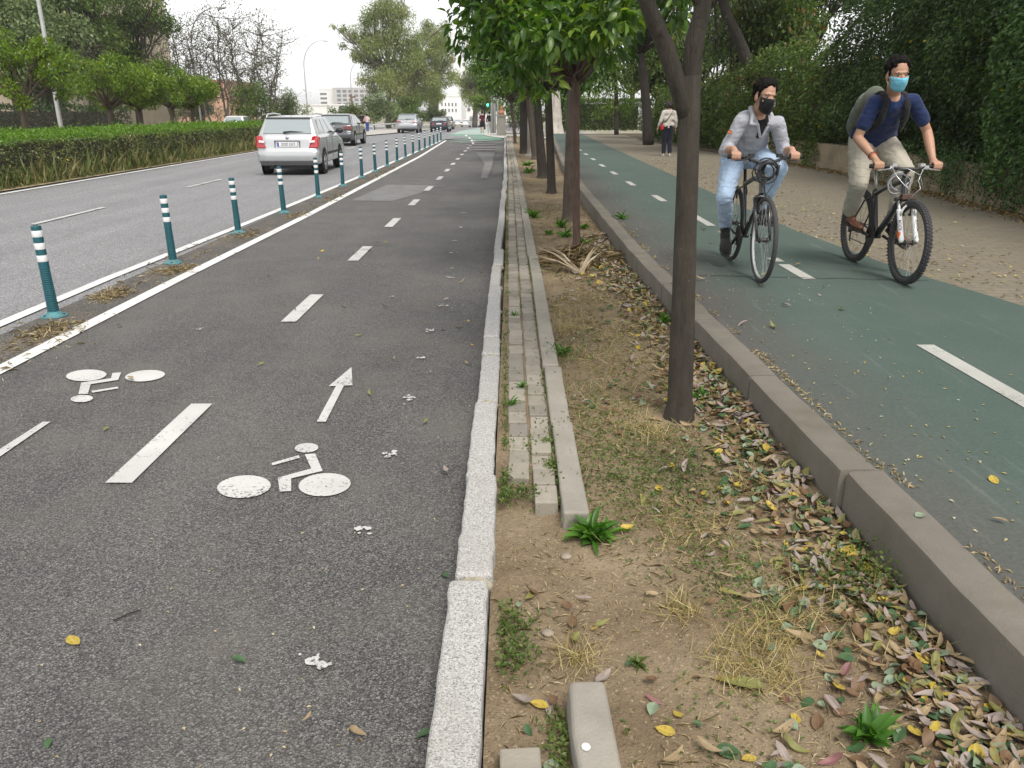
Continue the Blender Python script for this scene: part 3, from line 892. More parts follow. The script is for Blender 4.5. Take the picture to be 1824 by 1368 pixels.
# drooping creeper strands over the wall
def strands(name, label, spots, mat, seed, L=.05, drop=(.3, .9)):
    rg = np.random.default_rng(seed)
    t = thing(name, label, "creeper", (7.4, 12.5, ZG))
    o = np.array(t.location); P_ = []; mb = MB()
    for y in spots:
        x = wbx(y) + rg.uniform(-.10, .03); z0 = ZG + .56 + rg.uniform(.05, .3); d = rg.uniform(*drop)
        c = [(x + rg.normal(0, .03) - o[0], y + rg.normal(0, .05) - o[1], z0 - d * q - o[2]) for q in np.linspace(0, 1, 7)]
        mb.tube(c, .004, 4)
        for q in range(int(d * 90)):
            u = rg.random() * 5.99; i = int(u); a = np.array(c[i]); b = np.array(c[i + 1])
            P_.append(a + (b - a) * (u - i) + rg.normal(0, .05, 3))
    P_ = np.array(P_)
    link("foliage", leaf_mesh("foliage", P_, rdir(len(P_), rg) + np.array([-.3, 0, -.6]), L, L * .6, 'mid', np.clip(rg.beta(2, 2, len(P_)), 0, .97), rg, .7), mat, t)
    mb.build("stem", BARK_D, t)
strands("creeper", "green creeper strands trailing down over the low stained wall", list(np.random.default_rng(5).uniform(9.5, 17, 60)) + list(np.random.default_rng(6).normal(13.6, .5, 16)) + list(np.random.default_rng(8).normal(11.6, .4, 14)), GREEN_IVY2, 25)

# trees behind the ivy and over the path
rgx = np.random.default_rng(31)
tree("tree", "dark drooping tree overhanging the ivy hedge above the cyclist in blue", (9.6, 14.2, ZG), [(9.6, 14.2, ZG), (9.4, 14.2, 2.5), (9.2, 14.0, 5.0)], [.22, .18, .14],
     ellip_clumps((8.6, 14.0, 5.0), (2.0, 3.6, 1.9), 34, .75, rgx, .3, -1.9), GREEN_DARK, 420, .16, .035, 'far', BARK_D, None, 'tree', .5, 32, droop=1.1)
tree("tree", "tall dark tree with a curved trunk behind the reddish shrub", (7.7, 26.5, ZG), [P(1352, 230, 26.5), P(1342, 150, 26.5), P(1322, 85, 26.5), P(1296, 30, 26.5), P(1275, -40, 26.5)], [.22, .20, .18, .16, .13],
     ellip_clumps((6.6, 26.5, 6.6), (2.6, 3.2, 1.9), 26, .8, rgx, .3) + ellip_clumps((9.2, 27.5, 6.3), (1.6, 2.2, 1.6), 8, .6, rgx, .3) + [(*P(1275, 90, 27), .55), (*P(1300, 150, 27.5), .5), (*P(1262, 40, 26), .6)], GREEN_DARK, 300, .15, .06, 'far', BARK_D, None, 'tree', .5, 33, droop=.5)
tree("tree", "forked dark tree beside the walk, behind the walking woman", (5.64, 33.9, ZG), [G(1155, 258, ZG), P(1152, 200, 33.9), P(1146, 130, 33.9), P(1140, 95, 33.9)], [.24, .19, .17, .15],
     ellip_clumps((5.2, 33.9, 6.6), (3.2, 3.0, 2.2), 26, .8, rgx, .3), GREEN_DARK, 260, .17, .07, 'far', BARK_D, None, 'tree', .5, 34, droop=.4)
tree("tree", "thin tree with pale yellow green hanging foliage near the clipped hedge", (6.04, 47.7, ZG), [G(1098, 240, ZG), P(1098, 180, 47.7), P(1096, 130, 47.7)], [.14, .12, .08],
     [(*P(a, b, 47.7), r) for a, b, r in ((1070, 125, .9), (1110, 120, .9), (1090, 150, .8), (1060, 160, .7), (1120, 160, .7), (1085, 185, .7), (1065, 200, .5), (1115, 190, .55), (1085, 105, .8), (1050, 135, .6))], GREEN_YEL, 330, .16, .08, 'far', BARK_D, None, 'tree', .55, 35, droop=.6)
for i, (x, y, z, r, lb) in enumerate(((12.5, 20.0, 6.5, 3.2, "dense dark tree rising behind the tall ivy hedge"), (11.5, 34.0, 6.0, 3.4, "dark green tree behind the shrub row, right of the walking woman"), (10.2, 46.0, 5.6, 3.4, "mid green tree standing beyond the forked dark tree"), (9.5, 66.0, 5.5, 4.0, "broad green tree behind the clipped hedge"), (5.2, 70.0, 4.6, 3.4, "bright yellow green tree behind the clipped hedge, nearest the pale trunk"), (7.2, 41.0, 4.2, 2.0, "small green tree just right of the thin yellow green tree"), (13.5, 56.0, 5.5, 4.5, "wide green tree closing the garden on the right side"), (8.6, 29.5, 4.4, 1.7, "loose green tree behind the shrub row, close to the curved trunk"))):
    tree("tree", lb, (x, y, ZG), [(x, y, ZG), (x, y, z * .5)], [.25, .18], ellip_clumps((x, y, z), (r, r, r * .7), 26, .9, rgx, .35), (GREEN_DARK, GREEN_DARK, GREEN_BUSH, GREEN_BUSH, GREEN_YEL, GREEN_BUSH, GREEN_BUSH, GREEN_BUSH)[i], 260, .20, .09, 'far', BARK_D, None, 'tree', .5, 40 + i, droop=.4)
tree("eucalyptus_tree", "large pale trunk of an old eucalyptus beside the path end", (2.75, 54, ZG - .3), [(2.75, 54, ZG - .3), (2.72, 54, .8), (2.60, 54, 3.2), (2.5, 54, 6.5)], [.72, .55, .44, .38],
     ellip_clumps((2.2, 54, 9.5), (4.0, 4, 3.0), 22, 1.2, rgx, .3), GREEN_EUC, 260, .2, .05, 'far', BARK_PALE, None, 'tree', .5, 44, droop=.9)

def box_hedge(name, label, x0, x1, y0, y1, z0, z1, n, L, mat_top, mat_side, seed, wob=.12, cat="hedge", corner=None):
    """clipped hedge: leaves through a shell around a box, twiggy core"""
    rg = np.random.default_rng(seed)
    t = thing(name, label, cat, ((x0 + x1) / 2, y0, z0))
    o = np.array(t.location)
    w, d, h = x1 - x0, y1 - y0, z1 - z0
    At, As, Af = w * d, d * h, w * h
    nt = int(n * At / (At + As + 2 * Af)); ns = int(n * As / (At + As + 2 * Af)) ; nf = int(n * Af / (At + As + 2 * Af))
    def lump(a, b, c): return noise.noise(Vector((a * .8, b * .8, c * 1.5 + seed)))
    X = rg.uniform(x0, x1, nt); Y = rg.uniform(y0, y1, nt)
    Z = z1 + np.array([lump(a, b, 0) for a, b in zip(X, Y)]) * wob - np.abs(rg.normal(0, .07, nt)) + rg.exponential(.03, nt)
    top = np.stack([X, Y, Z], 1)
    Y = rg.uniform(y0, y1, ns); Z = rg.uniform(z0, z1, ns)
    lx = np.array([lump(9, b, c) for b, c in zip(Y, Z)])
    X = x1 + lx * wob * 1.5 - np.abs(rg.normal(0, .12, ns)) + .10 * (Z < z0 + .35)
    sd = np.stack([X, Y, Z], 1)
    X = np.concatenate([rg.uniform(x0, x1, 2 * nf)]); Z = rg.uniform(z0, z1, 2 * nf)
    Y = np.concatenate([np.full(nf, y0), np.full(nf, y1)]) + rg.normal(0, .1, 2 * nf)
    fr = np.stack([X, Y, Z], 1)
    ax = rdir(nt, rg) * .8 + np.array([.1, -.1, .7])
    link("clipped_top", leaf_mesh("clipped_top", top - o, ax, L, L * .5, 'mid', np.clip(rg.beta(2.3, 2, nt), 0, 1), rg, .6), mat_top, t)
    sd = np.concatenate([sd, fr]); m = len(sd)
    ax = rdir(m, rg) * .8 + np.array([.5, -.2, .1])
    tone = np.array([noise.noise(Vector((a * .9, b * 1.3, 7))) for a, b in zip(sd[:, 1], sd[:, 2])])
    rnd = np.clip(rg.beta(2, 2.4, m) * .75 + .22 * tone + .1 * (sd[:, 2] - z0 < .3), 0, .96)
    rnd[rg.random(m) < .006] = 1.0
    link("foliage", leaf_mesh("foliage", sd - o, ax, L * 1.0, L * .45, 'mid', rnd, rg, .8), mat_side, t)
    mb = MB()
    for q in np.arange(y0 + .1, y1, .35):
        for _ in range(2):
            x = rg.uniform(x1 - .5, x1 - .15)
            mb.tube(curve((x - o[0], q - o[1], -.05), (x + rg.normal(0, .12) - o[0], q + rg.normal(0, .2) - o[1], h - .1), .06, 4, rg), taper(.018, .006, 5), 4)
    mb.box(((x0 + x1) / 2 - .3 - o[0], (y0 + y1) / 2 - o[1], h * .45), (w - 1.0, d - .8, h * .86))
    mb.build("branches_and_backing", BARK_D, t)
    return t
box_hedge("hedge", "clipped dark hedge closing off the garden beside the pale eucalyptus trunk", 3.6, 9.5, 57, 58.5, ZG, 2.25, 9000, .16, GREEN_BUSH, GREEN_BUSH, 51)
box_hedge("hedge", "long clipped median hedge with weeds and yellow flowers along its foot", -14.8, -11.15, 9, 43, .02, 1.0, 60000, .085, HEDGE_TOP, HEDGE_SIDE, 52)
# dry verge and weeds below the median hedge
tag(strip("verge", [(-19, 5), (-19, 46)], [(-10.72, 5), (-10.72, 46)], .03, simple("dry_verge", (.33, .27, .16), .95, var=.45, scale=5, bump=.5)), kind='structure')
rg = np.random.default_rng(53)
n = 9000
pts = np.stack([-11.0 + rg.normal(0, .13, n), rg.uniform(9, 44, n), np.full(n, .03)], 1)
pts = pts[(pts[:, 0] < -10.74)]
n = len(pts)
tag(link("verge_weeds", leaf_mesh("verge_weeds", pts, rdir(n, rg) * .5 + np.array([0, 0, 1.0]), rg.uniform(.05, .75, n) * (rg.random(n) ** 1.5) + .05, .022, 'mid', np.clip(rg.beta(2, 1.6, n), 0, .98), rg, .8), HEDGE_SIDE), kind='stuff')

# ------------------------------------------------------------------ left side trees
LEFT = "small round orange trees beyond the median hedge"
for i, (px, X, top, r, lb) in enumerate(((40, -17.2, 62, 2.05, "round orange tree beside the leaning lamp pole, half cut by the picture edge"),
                                     (195, -17.0, 88, 2.1, "wide round orange tree with thick trunk, just past the first lamp pole"),
                                     (248, -17.2, 118, 1.5, "smaller orange tree squeezed behind the wide round one"),
                                     (305, -17.0, 112, 1.75, "bright orange tree, second to last of the round crowns beyond the hedge"),
                                     (342, -16.9, 135, 1.4, "last and smallest round orange tree, next to the bare poplars"))):
    zc = X / ((px - 912) / FPX); Y = zc / CP * .995
    q = P(px, 150, Y); zt = P(px, top, Y).z
    orange_tree(X, Y, 1.7, .1, .16 if i == 1 else .10, .09, (X, Y, (zt + 1.75) / 2), (r, r, (zt - 1.75) / 2), 26, 230, .15, 'far', 60 + i, lb, leaf=GREEN_BRIGHT, group=LEFT)
rgl = np.random.default_rng(71)
BACK = "tall trees in front of the beige building"
for i, (px, Y, zt, r, lf, lb) in enumerate(((30, 58, 17.0, 4.8, GREEN_OLIVE, "tall olive green tree hiding most of the beige building"),
                                           (165, 60, 16.5, 4.4, GREEN_BUSH, "tall dark green tree rising at the corner of the beige building"),
                                           (245, 66, 11.5, 3.6, GREEN_BUSH, "lower spreading green tree between the tall tree and the bare poplars"),
                                           (95, 50, 8.0, 2.8, GREEN_OLIVE, "low olive green tree behind the first lamp pole"))):
    c = P(px, 195, Y)
    tree("tree", lb, (c.x, Y, zg(Y)), [(c.x, Y, zg(Y)), (c.x + .2, Y, zt * .35)], [.3, .2], ellip_clumps((c.x, Y, zt * .62), (r, r, zt * .36), 40, 1.0, rgl, .3), lf, 300, .27, .14, 'far', BARK_D, BACK, 'tree', .55, 72 + i, droop=.3)
box_hedge("hedge", "dark untrimmed hedge in front of the beige building", -36, -22.5, 47.5, 49, .02, 1.75, 9000, .16, GREEN_DARK, GREEN_DARK, 80, .3)
# sparse, nearly bare trees
for i, (px, Y, top, wd) in enumerate(((318, 74, 48, 2.3), (362, 76, 25, 2.6), (402, 74, -6, 2.8), (438, 77, 18, 2.8), (470, 75, 52, 2.6))):
    rg = np.random.default_rng(90 + i)
    c = P(px, 195, Y); zt = P(px, top, Y).z
    lb = ["sparse bare poplar nearest the round orange trees", "sparse bare poplar with crossing twigs, second of five", "tallest of the sparse bare poplars, with straight pale stems",
          "sparse poplar with a few olive leaves, second from the road end", "last sparse poplar, leaning over the olive thicket"][i]
    t = thing("poplar_tree", lb, "tree", (c.x, Y, zg(Y)), 0, "sparse bare poplars beyond the hedge")
    mb = MB(); tips = []
    for s in range(5):
        A = Vector((rg.normal(0, .35), rg.normal(0, .5), 0)); B = Vector((rg.normal(0, wd * .55), rg.normal(0, 1.0), zt * rg.uniform(.8, 1.0)))
        cv = curve(A, B, rg.uniform(.02, .07), 10, rg); r0 = rg.uniform(.07, .12)
        mb.tube(cv, taper(r0, .015, 11), 6)
        for q in range(3, 11):
            for _ in range(3):
                d = Vector((rg.normal(0, 1.0), rg.normal(0, .8), rg.uniform(.3, 1.3))) * rg.uniform(.6, 1.3)
                c2 = curve(cv[q], cv[q] + d, .1, 4, rg); mb.tube(c2, taper(.034, .012, 5), 4); tips += [c2[2], c2[3], c2[4]]
                for _ in range(2):
                    d2 = Vector((rg.normal(0, 1), rg.normal(0, .8), rg.uniform(0, 1))) * .6
                    c3 = curve(c2[3], c2[3] + d2, .1, 3, rg); mb.tube(c3, taper(.014, .006, 4), 3); tips += [c3[2], c3[3]]
    mb.build("trunk", BARK_TWIG, t, smooth=True)
    tp = np.array([tuple(q) for q in tips]); tp = tp[rg.integers(0, len(tp), 2600)] + rg.normal(0, .22, (2600, 3))
    link("crown", leaf_mesh("crown", tp, rdir(len(tp), rg), .17, .09, 'far', None, rg, .7), DRYGREEN, t)
for i, (px, py, Y, r, lb) in enumerate(((455, 190, 72, 2.0, "olive thicket at the foot of the bare poplars"), (505, 195, 80, 2.2, "olive thicket tapering off towards the road"), (350, 195, 80, 2.2, "olive thicket behind the smallest round orange tree"))):
    c = P(px, py, Y); rg = np.random.default_rng(110 + i)
    tree("bush", lb, (c.x, Y, zg(Y)), [(c.x, Y, zg(Y)), (c.x, Y, 1.0)], [.08, .06], ellip_clumps((c.x, Y, 2.0), (r * 1.2, r, 2.3), 20, .8, rg, .2, -1.9), GREEN_OLIVE if i else GREEN_BUSH, 230, .2, .1, 'far', BARK_TWIG, None, 'bush', .5, 111 + i)
# eucalyptus trees in the distance
EUC = "tall eucalyptus trees along the far road"
spots = (
    (690, 128, [(650, 60, 2.6), (668, 25, 2.4), (690, 5, 2.6), (712, 30, 2.6), (730, 70, 2.4), (690, 70, 3.2), (660, 110, 2.0), (708, 110, 3.0), (640, 95, 1.6), (625, 62, 1.3), (612, 50, .9), (672, 140, 2.4), (700, 150, 2.6), (735, 105, 2.2)], "tallest eucalyptus, its wispy crown leaning out over the far lamps"),
    (735, 135, [(745, 100, 2.6), (760, 130, 2.4), (735, 140, 2.6), (772, 95, 2.0), (750, 170, 2.2), (725, 170, 2.2), (765, 165, 1.8), (780, 75, 2.0)], "yellowish eucalyptus crowded behind the tallest one"),
    (775, 160, [(770, 60, 2.6), (790, 85, 2.4), (785, 120, 2.2), (772, 140, 2.2), (795, 110, 1.6), (775, 170, 2.0), (790, 60, 1.6)], "grey green eucalyptus nearest the white building"),
    (845, 150, [(835, 150, 2.2), (850, 130, 2.6), (862, 155, 2.6), (842, 175, 2.0), (870, 180, 2.0), (858, 105, 2.4), (880, 140, 2.4), (830, 165, 1.2)], "hazy eucalyptus beyond the pedestrians and the traffic light"),
)
for i, (px, Y, cl, lb) in enumerate(spots):
    c = P(px, 195, Y); rg = np.random.default_rng(120 + i)
    clp = []
    for a, b, r in cl:
        q = P(a, b, Y + rg.uniform(-3, 3)); clp.append((q.x, q.y, q.z, r))
        for _ in range(2): clp.append((q.x + rg.normal(0, r * .7), q.y + rg.normal(0, r), q.z + rg.normal(0, r * .6), r * .6))
    top = P(px + 3, 130, Y)
    tree("eucalyptus_tree", lb, (c.x, Y, zg(Y)), [(c.x, Y, zg(Y)), (c.x + .3, Y, 3), tuple(top)], [.5, .42, .3], clp, GREEN_EUC, 720, .36, .13, 'far', BARK_TWIG, EUC, 'tree', .6, 121 + i, droop=.8)
for i, (px, py, Y, r, lf, lb) in enumerate(((665, 190, 100, 3.0, GREEN_OLIVE, "pale olive bush beside the rusty pole"), (615, 205, 105, 2.4, GREEN_BUSH, "low green bush left of the rusty pole"), (690, 200, 112, 2.5, GREEN_OLIVE, "bush below the tallest eucalyptus"),
                                            (735, 205, 118, 2.2, GREEN_BUSH, "dark bush behind the silver crossover car"), (720, 190, 122, 2.6, GREEN_BUSH, "dark green thicket under the yellowish eucalyptus"), (938, 190, 69, 2.2, GREEN_BUSH, "dense green bush behind the iron railing"), (1015, 195, 63, 1.7, GREEN_BUSH, "green bush between the pale eucalyptus trunk and the clipped hedge"), (768, 203, 140, 2.4, GREEN_OLIVE, "bush at the foot of the grey green eucalyptus"))):
    c = P(px, py, Y); rg = np.random.default_rng(130 + i)
    tree("bush", lb, (c.x, Y, zg(Y)), [(c.x, Y, zg(Y)), (c.x, Y, .8)], [.08, .06], ellip_clumps((c.x, Y, c.z), (r, r, max(1.2, c.z)), 16, .8, rg, .2, -c.z * .9), lf, 200, .3, .14, 'far', BARK_TWIG, "bushes along the far road", 'bush', .5, 131 + i)
c = P(863, 205, 110)
tree("street_tree", "small round street tree left of the two walking men", (c.x, 110, zg(110)), [(c.x, 110, zg(110)), (c.x, 110, 1.6)], [.12, .1], ellip_clumps((c.x, 110, 2.6), (2.0, 2, 1.0), 14, .6, rgl, .3), GREEN_BRIGHT, 200, .22, .12, 'far', BARK_D, None, 'tree', .5, 140)
# ------------------------------------------------------------------ buildings
def facade_building(name, label, x0, x1, y0, y1, z1, wall, rows, pane, parapet=.5, frame=None):
    """rows: list of (z0, z1, [(xa, xb)...]) openings on the front (facing -y)"""
    t = thing(name, label, "building", ((x0 + x1) / 2, y0, zg(y0)))
    o = Vector(t.location)
    mb = MB(); mb.box(((x0 + x1) / 2 - o.x, (y0 + y1) / 2 - o.y, (z1 - o.z) / 2), (x1 - x0, y1 - y0, z1 - o.z)); mb.build("wall", wall, t)
    mb = MB(); mb.box((0, (y1 - y0) / 2, z1 - o.z + parapet / 2 + .002), (x1 - x0 + .3, y1 - y0 + .3, parapet)); mb.build("roof", frame or wall, t)
    for za, zb, cols in rows:
        za -= o.z; zb -= o.z
        for xa, xb in cols:
            w = MB(); m = max(.05, (xb - xa) * .06)
            w.box(((xa + xb) / 2 - o.x, -.04, za - m / 2), (xb - xa + 2 * m, .16, m)); w.box(((xa + xb) / 2 - o.x, -.04, zb + m / 2), (xb - xa + 2 * m, .16, m))
            w.box((xa - m / 2 - o.x, -.04, (za + zb) / 2), (m, .16, zb - za)); w.box((xb + m / 2 - o.x, -.04, (za + zb) / 2), (m, .16, zb - za))
            f = w.build("window", frame or wall, t)
            pmb = MB(); pmb.box(((xa + xb) / 2 - o.x, -.012, (za + zb) / 2), (xb - xa, .02, zb - za)); pmb.build("pane", pane, f)
    return t
M_BEIGE = simple("beige_stone", (.46, .39, .29), .85, var=.08, scale=.8)
M_WHITEW = simple("white_wall", (.78, .77, .75), .8, var=.05, scale=.3)
M_GREYW = simple("grey_wall", (.50, .48, .47), .85, var=.1, scale=.3)
M_REDW = simple("orange_brick", (.46, .27, .19), .9, var=.15, scale=.6)
M_PANE = glass_dark("window_pane", (.10, .115, .13), .2)
a = P(-60, 200, 64).x; b = P(150, 200, 64).x
w0, w1 = P(72, 200, 64).x, P(115, 200, 64).x
v0, v1 = P(28, 200, 64).x, P(52, 200, 64).x
facade_building("building", "beige stone building behind the trees with dark windows", a, b, 64, 82, 13.5, M_BEIGE,
                [(.9 + 3.3 * f, 2.6 + 3.3 * f, [(w0, w1), (v0, v1)]) for f in range(4)], M_PANE, .5, simple("dark_frame", (.10, .10, .10), .5))
a = P(285, 200, 170).x; b = P(405, 200, 170).x
facade_building("building", "low orange brick building seen through the bare poplars", a, b, 170, 190, 6.8, M_REDW,
                [(1.0 + 2.8 * f, 2.4 + 2.8 * f, [(a + 1.2 + 2.9 * i, a + 2.4 + 2.9 * i) for i in range(4)]) for f in range(2)], M_PANE)
# apartment block far off
Y = 640
a = P(567, 180, Y).x; m1 = P(582, 180, Y).x; m2 = P(594, 180, Y).x; b = P(660, 180, Y).x
zt = P(600, 158, Y).z
rows = [(zt - 3.1 * (f + 1) + .3, zt - 3.1 * (f + 1) + 2.2, [(m2 + 3 + 4.4 * i, m2 + 6 + 4.4 * i) for i in range(int((b - m2 - 4) / 4.4))]) for f in range(6)]
facade_building("apartment_block", "pale grey apartment block with rows of balconies on the skyline", m2, b, Y, Y + 20, zt, M_GREYW, rows, M_PANE, .8)
facade_building("apartment_block", "white wing of the skyline block with dark balcony bands", a, m2 - .1, Y + 4, Y + 22, P(575, 160, Y).z, M_WHITEW, [(zt - 4.5 - 3.2 * f, zt - 2.9 - 3.2 * f, [(a + .8, m1 - .5)]) for f in range(6)], M_PANE, .8)
# low pale sheds
a = P(520, 200, 210).x; b = P(640, 200, 210).x
facade_building("building", "low pale shed with a flat roof behind the lamp pole", a, b, 210, 225, P(560, 188, 210).z, M_WHITEW, [(1.5, 2.8, [(a + 12, a + 14), (a + 17, a + 18.4)])], M_PANE, .3)
# white building and tower at the end of the road
Y = 300
a = P(783, 200, Y).x; b = P(822, 200, Y).x; zt = P(800, 172, Y).z
facade_building("building", "white building with small dark windows at the end of the road", a, b, Y, Y + 30, zt, M_WHITEW,
                [(.8 + 2.0 * f, 1.9 + 2.0 * f, [(a + .7 + 1.25 * i, a + 1.2 + 1.25 * i) for i in range(int((b - a - .5) / 1.25))]) for f in range(int((zt - 1.5) / 2.0))], M_PANE, .4)
Y = 420
a = P(807, 200, Y).x; b = P(833, 200, Y).x
facade_building("tower_block", "tall white tower rising behind the white building", a, b, Y, Y + 12, P(815, 60, Y).z, M_WHITEW, [(6 + 4 * f, 7.5 + 4 * f, [(b - 2.2, b - .9)]) for f in range(8)], M_PANE, .5)
a = P(826, 200, 330).x; b = P(905, 200, 330).x
facade_building("building", "low white building beyond the parked cars", a, b, 330, 345, P(850, 190, 330).z, M_WHITEW, [(1.0, 2.2, [(a + 1.5 + 2.6 * i, a + 2.7 + 2.6 * i) for i in range(6)])], M_PANE, .3)

# ------------------------------------------------------------------ lamp posts
M_GALV = simple("galvanised_steel", (.48, .48, .47), .45, .6, .08)
M_LAMPW = simple("lamp_housing", (.72, .72, .70), .4)
def lamp(base, h, reach, label, head_dir=1, group="street lamps across the road"):
    t = thing("street_lamp", label, "street lamp", base, 0, group)
    mb = MB(); pts = [(0, 0, 0), (0, 0, 1.0), (0, 0, h * .72)]
    rd = [.105, .095, .07]
    for q in np.linspace(0, math.pi / 2, 9)[1:]:
        pts.append((head_dir * reach * (1 - math.cos(q)), 0, h * .72 + h * .28 * math.sin(q))); rd.append(.07 - .03 * q / 1.57)
    mb.tube(pts, rd, 10); mb.build("pole", M_GALV, t, smooth=True)
    mb = MB(); mb.ell((head_dir * (reach + .4), 0, h - .02), (.5, .17, .11)); mb.build("lamp_head", M_LAMPW, t, smooth=True)
    mb = MB(); mb.ell((head_dir * (reach + .45), 0, h - .08), (.34, .13, .07)); mb.build("lens", simple("lamp_lens", (.6, .6, .58), .2), t, smooth=True)
    return t
q = P(112, 245, 36)
lamp((q.x, 36, .03), 10.5, 2.2, "grey lamp pole leaving the top of the picture, beside the wide orange tree")
for px, Y, hpx, lb in ((356, 75, 13, "curved lamp post standing among the bare poplars"), (548, 109, 72, "curved lamp post alone against the white sky"), (628, 148, 105, "curved lamp post beside the rusty pole"),
                       (670, 192, 126, "curved lamp post in front of the tallest eucalyptus tree"), (708, 232, 140, "distant curved lamp post above the silver crossover"), (733, 275, 151, "most distant of the curved lamp posts, left of the dark saloon")):
    q = P(px, 200, Y); zt = P(px, hpx, Y).z
    lamp((q.x, Y, zg(Y)), zt - zg(Y), 2.6, lb)
t = thing("utility_pole", "rusty brown pole with a crossbar beside a far lamp post", "pole", (P(630, 200, 140).x, 140, zg(140)))
mb = MB(); mb.tube([(0, 0, 0), (-.3, 0, 5.4)], [.22, .16], 8); mb.build("post", simple("rust", (.16, .10, .07), .8), t, smooth=True)
mb = MB(); mb.box((0, 0, 4.9), (.9, .2, .25)); mb.build("crossbar", simple("rust", (.16, .10, .07), .8), t)
# grey pole among the orange trees
t = thing("lamp_pole", "smooth grey metal pole standing in the dirt strip among the orange trees", "pole", (.66, 29.9, .05))
mb = MB(); mb.tube([(0, 0, -.05), (0, 0, 1.2), (-.05, 0, 8)], [.11, .10, .07], 14); mb.build("pole", M_GALV, t, smooth=True)
mb = MB(); mb.box((0, -.005, .03), (.34, .34, .05)); mb.build("base_plate", M_GALV, t)
mb = MB(); mb.tube([(-.05, 0, 8), (-.4, 0, 8.6), (-1.6, 0, 8.9)], .05, 8); mb.ell((-1.9, 0, 8.9), (.4, .16, .1)); mb.build("lamp_head", M_LAMPW, t, smooth=True)
# slim poles, pillar with urn, railing and traffic light ahead
for px, r, lb in ((876.5, .09, "light grey pole left of the stone pillar, beside the walking man in black"), (881, .11, "light grey thicker pole touching the stone pillar"), (886.5, .07, "slim light pole just behind the stone pillar")):
    Yp = 63; x = P(px, 230, Yp).x
    t = thing("sign_pole", lb, "pole", (x, Yp, zg(Yp) + .03), 0, "slim poles at the corner")
    mb = MB(); mb.tube([(0, 0, 0), (0, 0, 5.2)], r, 10); mb.build("pole", M_GALV, t, smooth=True)
    mb = MB(); mb.lathe([(r + .06, 0), (r + .06, .06), (r + .01, .12)], seg=12); mb.build("base", M_GALV, t)
Yp = 60.5; x = P(893.5, 230, Yp).x; zt = P(893, 205, Yp).z - zg(Yp)
t = thing("stone_pillar", "stone pillar at the end of the iron railing", "pillar", (x, Yp, zg(Yp) + .03))
mb = MB(); mb.box((0, 0, zt / 2 - .06), (.62, .62, zt - .12)); mb.build("shaft", M_CONC, t, bevel=.02)
mb = MB(); mb.box((0, 0, zt - .05), (.80, .80, .12)); mb.build("capstone", M_CONC, t, bevel=.02)
u = thing("terracotta_urn", "orange terracotta finial standing on the stone pillar", "urn", (x, Yp, zg(Yp) + .03 + zt + .01))
s_ = .55
mb = MB(); mb.lathe([(r * s_, z * s_) for r, z in ((.38, 0), (.40, .30), (.36, .34), (.30, .5), (.16, .62), (.24, .72), (.26, .84), (.10, .98), (.12, 1.05), (.02, 1.16))], seg=18); mb.build("body", simple("terracotta", (.44, .19, .10), .8), u, smooth=True)
xa, xb = P(899, 230, Yp).x, P(930, 230, Yp).x
t = thing("iron_railing", "dark iron railing with diagonal bars right of the stone pillar", "railing", ((xa + xb) / 2, Yp, zg(Yp) + .03))
M_IRON = simple("weathered_iron", (.06, .055, .05), .6, .3)
h = P(910, 217, Yp).z - zg(Yp) - .03
mb = MB(); W_ = xb - xa
for z in (.10, h - .03): mb.box((0, 0, z), (W_, .05, .05))
mb.build("rail", M_IRON, t)
mb = MB(); nb = 12
for i in range(nb):
    x0 = -W_ / 2 + (i + .5) * W_ / nb
    mb.tube([(x0 - .04, 0, .1), (x0 + .04, 0, h - .03)], .013, 6)
    mb.tube([(x0 - .06, .02, h * .55), (x0 + .02, .02, h - .05)], .013, 6); mb.tube([(x0 + .06, .02, .15), (x0 - .02, .02, h * .5)], .013, 6)
mb.build("bars", M_IRON, t)
mb = MB()
for s_ in (-1, 1): mb.box((s_ * (W_ / 2 - .03), 0, h / 2), (.09, .09, h + .06))
mb.build("post", M_IRON, t)
Yp = 75; q = P(869, 187, Yp); q.z -= zg(Yp)
t = thing("traffic_light", "traffic light showing green above the two walking men", "traffic light", (q.x + .35, Yp, zg(Yp)))
mb = MB(); mb.tube([(0, 0, 0), (0, 0, q.z + .6)], .07, 8); mb.build("pole", M_GALV, t, smooth=True)
mb = MB(); mb.box((-.35, -.12, q.z + .30), (.34, .26, .95)); mb.box((-.15, 0, q.z + .3), (.3, .06, .06)); hb = mb.build("housing", simple("signal_black", (.03, .035, .03), .5), t, bevel=.04)
for i, (dz, em) in enumerate(((0, 1), (.3, 0), (.6, 0))):
    k = NT("signal_lens"); k.base(((.02, .3, .2), (.10, .06, .01), (.10, .01, .01))[i]); k.set(Roughness=.2)
    if em: k.b.inputs["Emission Color"].default_value = (.05, .9, .55, 1); k.b.inputs["Emission Strength"].default_value = 2.5
    mb = MB(); mb.ell((-.35, -.25, q.z + dz), (.11, .03, .11)); mb.build("lamp", k.m, hb, smooth=True)
# guard rail on the far left bank
mb = MB(); A = P(665, 229, 92); B = P(752, 218, 118)
t = thing("guard_rail", "low pale guard rail beside the distant bushes", "guard rail", (A.x, A.y, zg(100)))
mb.tube([(0, 0, .75), (B.x - A.x, B.y - A.y, .75)], .09, 6); mb.build("rail", M_GALV, t, smooth=True)
for i in range(6):
    u = i / 5; m2_ = MB(); m2_.box(((B.x - A.x) * u, (B.y - A.y) * u + .1, .37), (.1, .1, .75)); m2_.build("post", M_GALV, t)

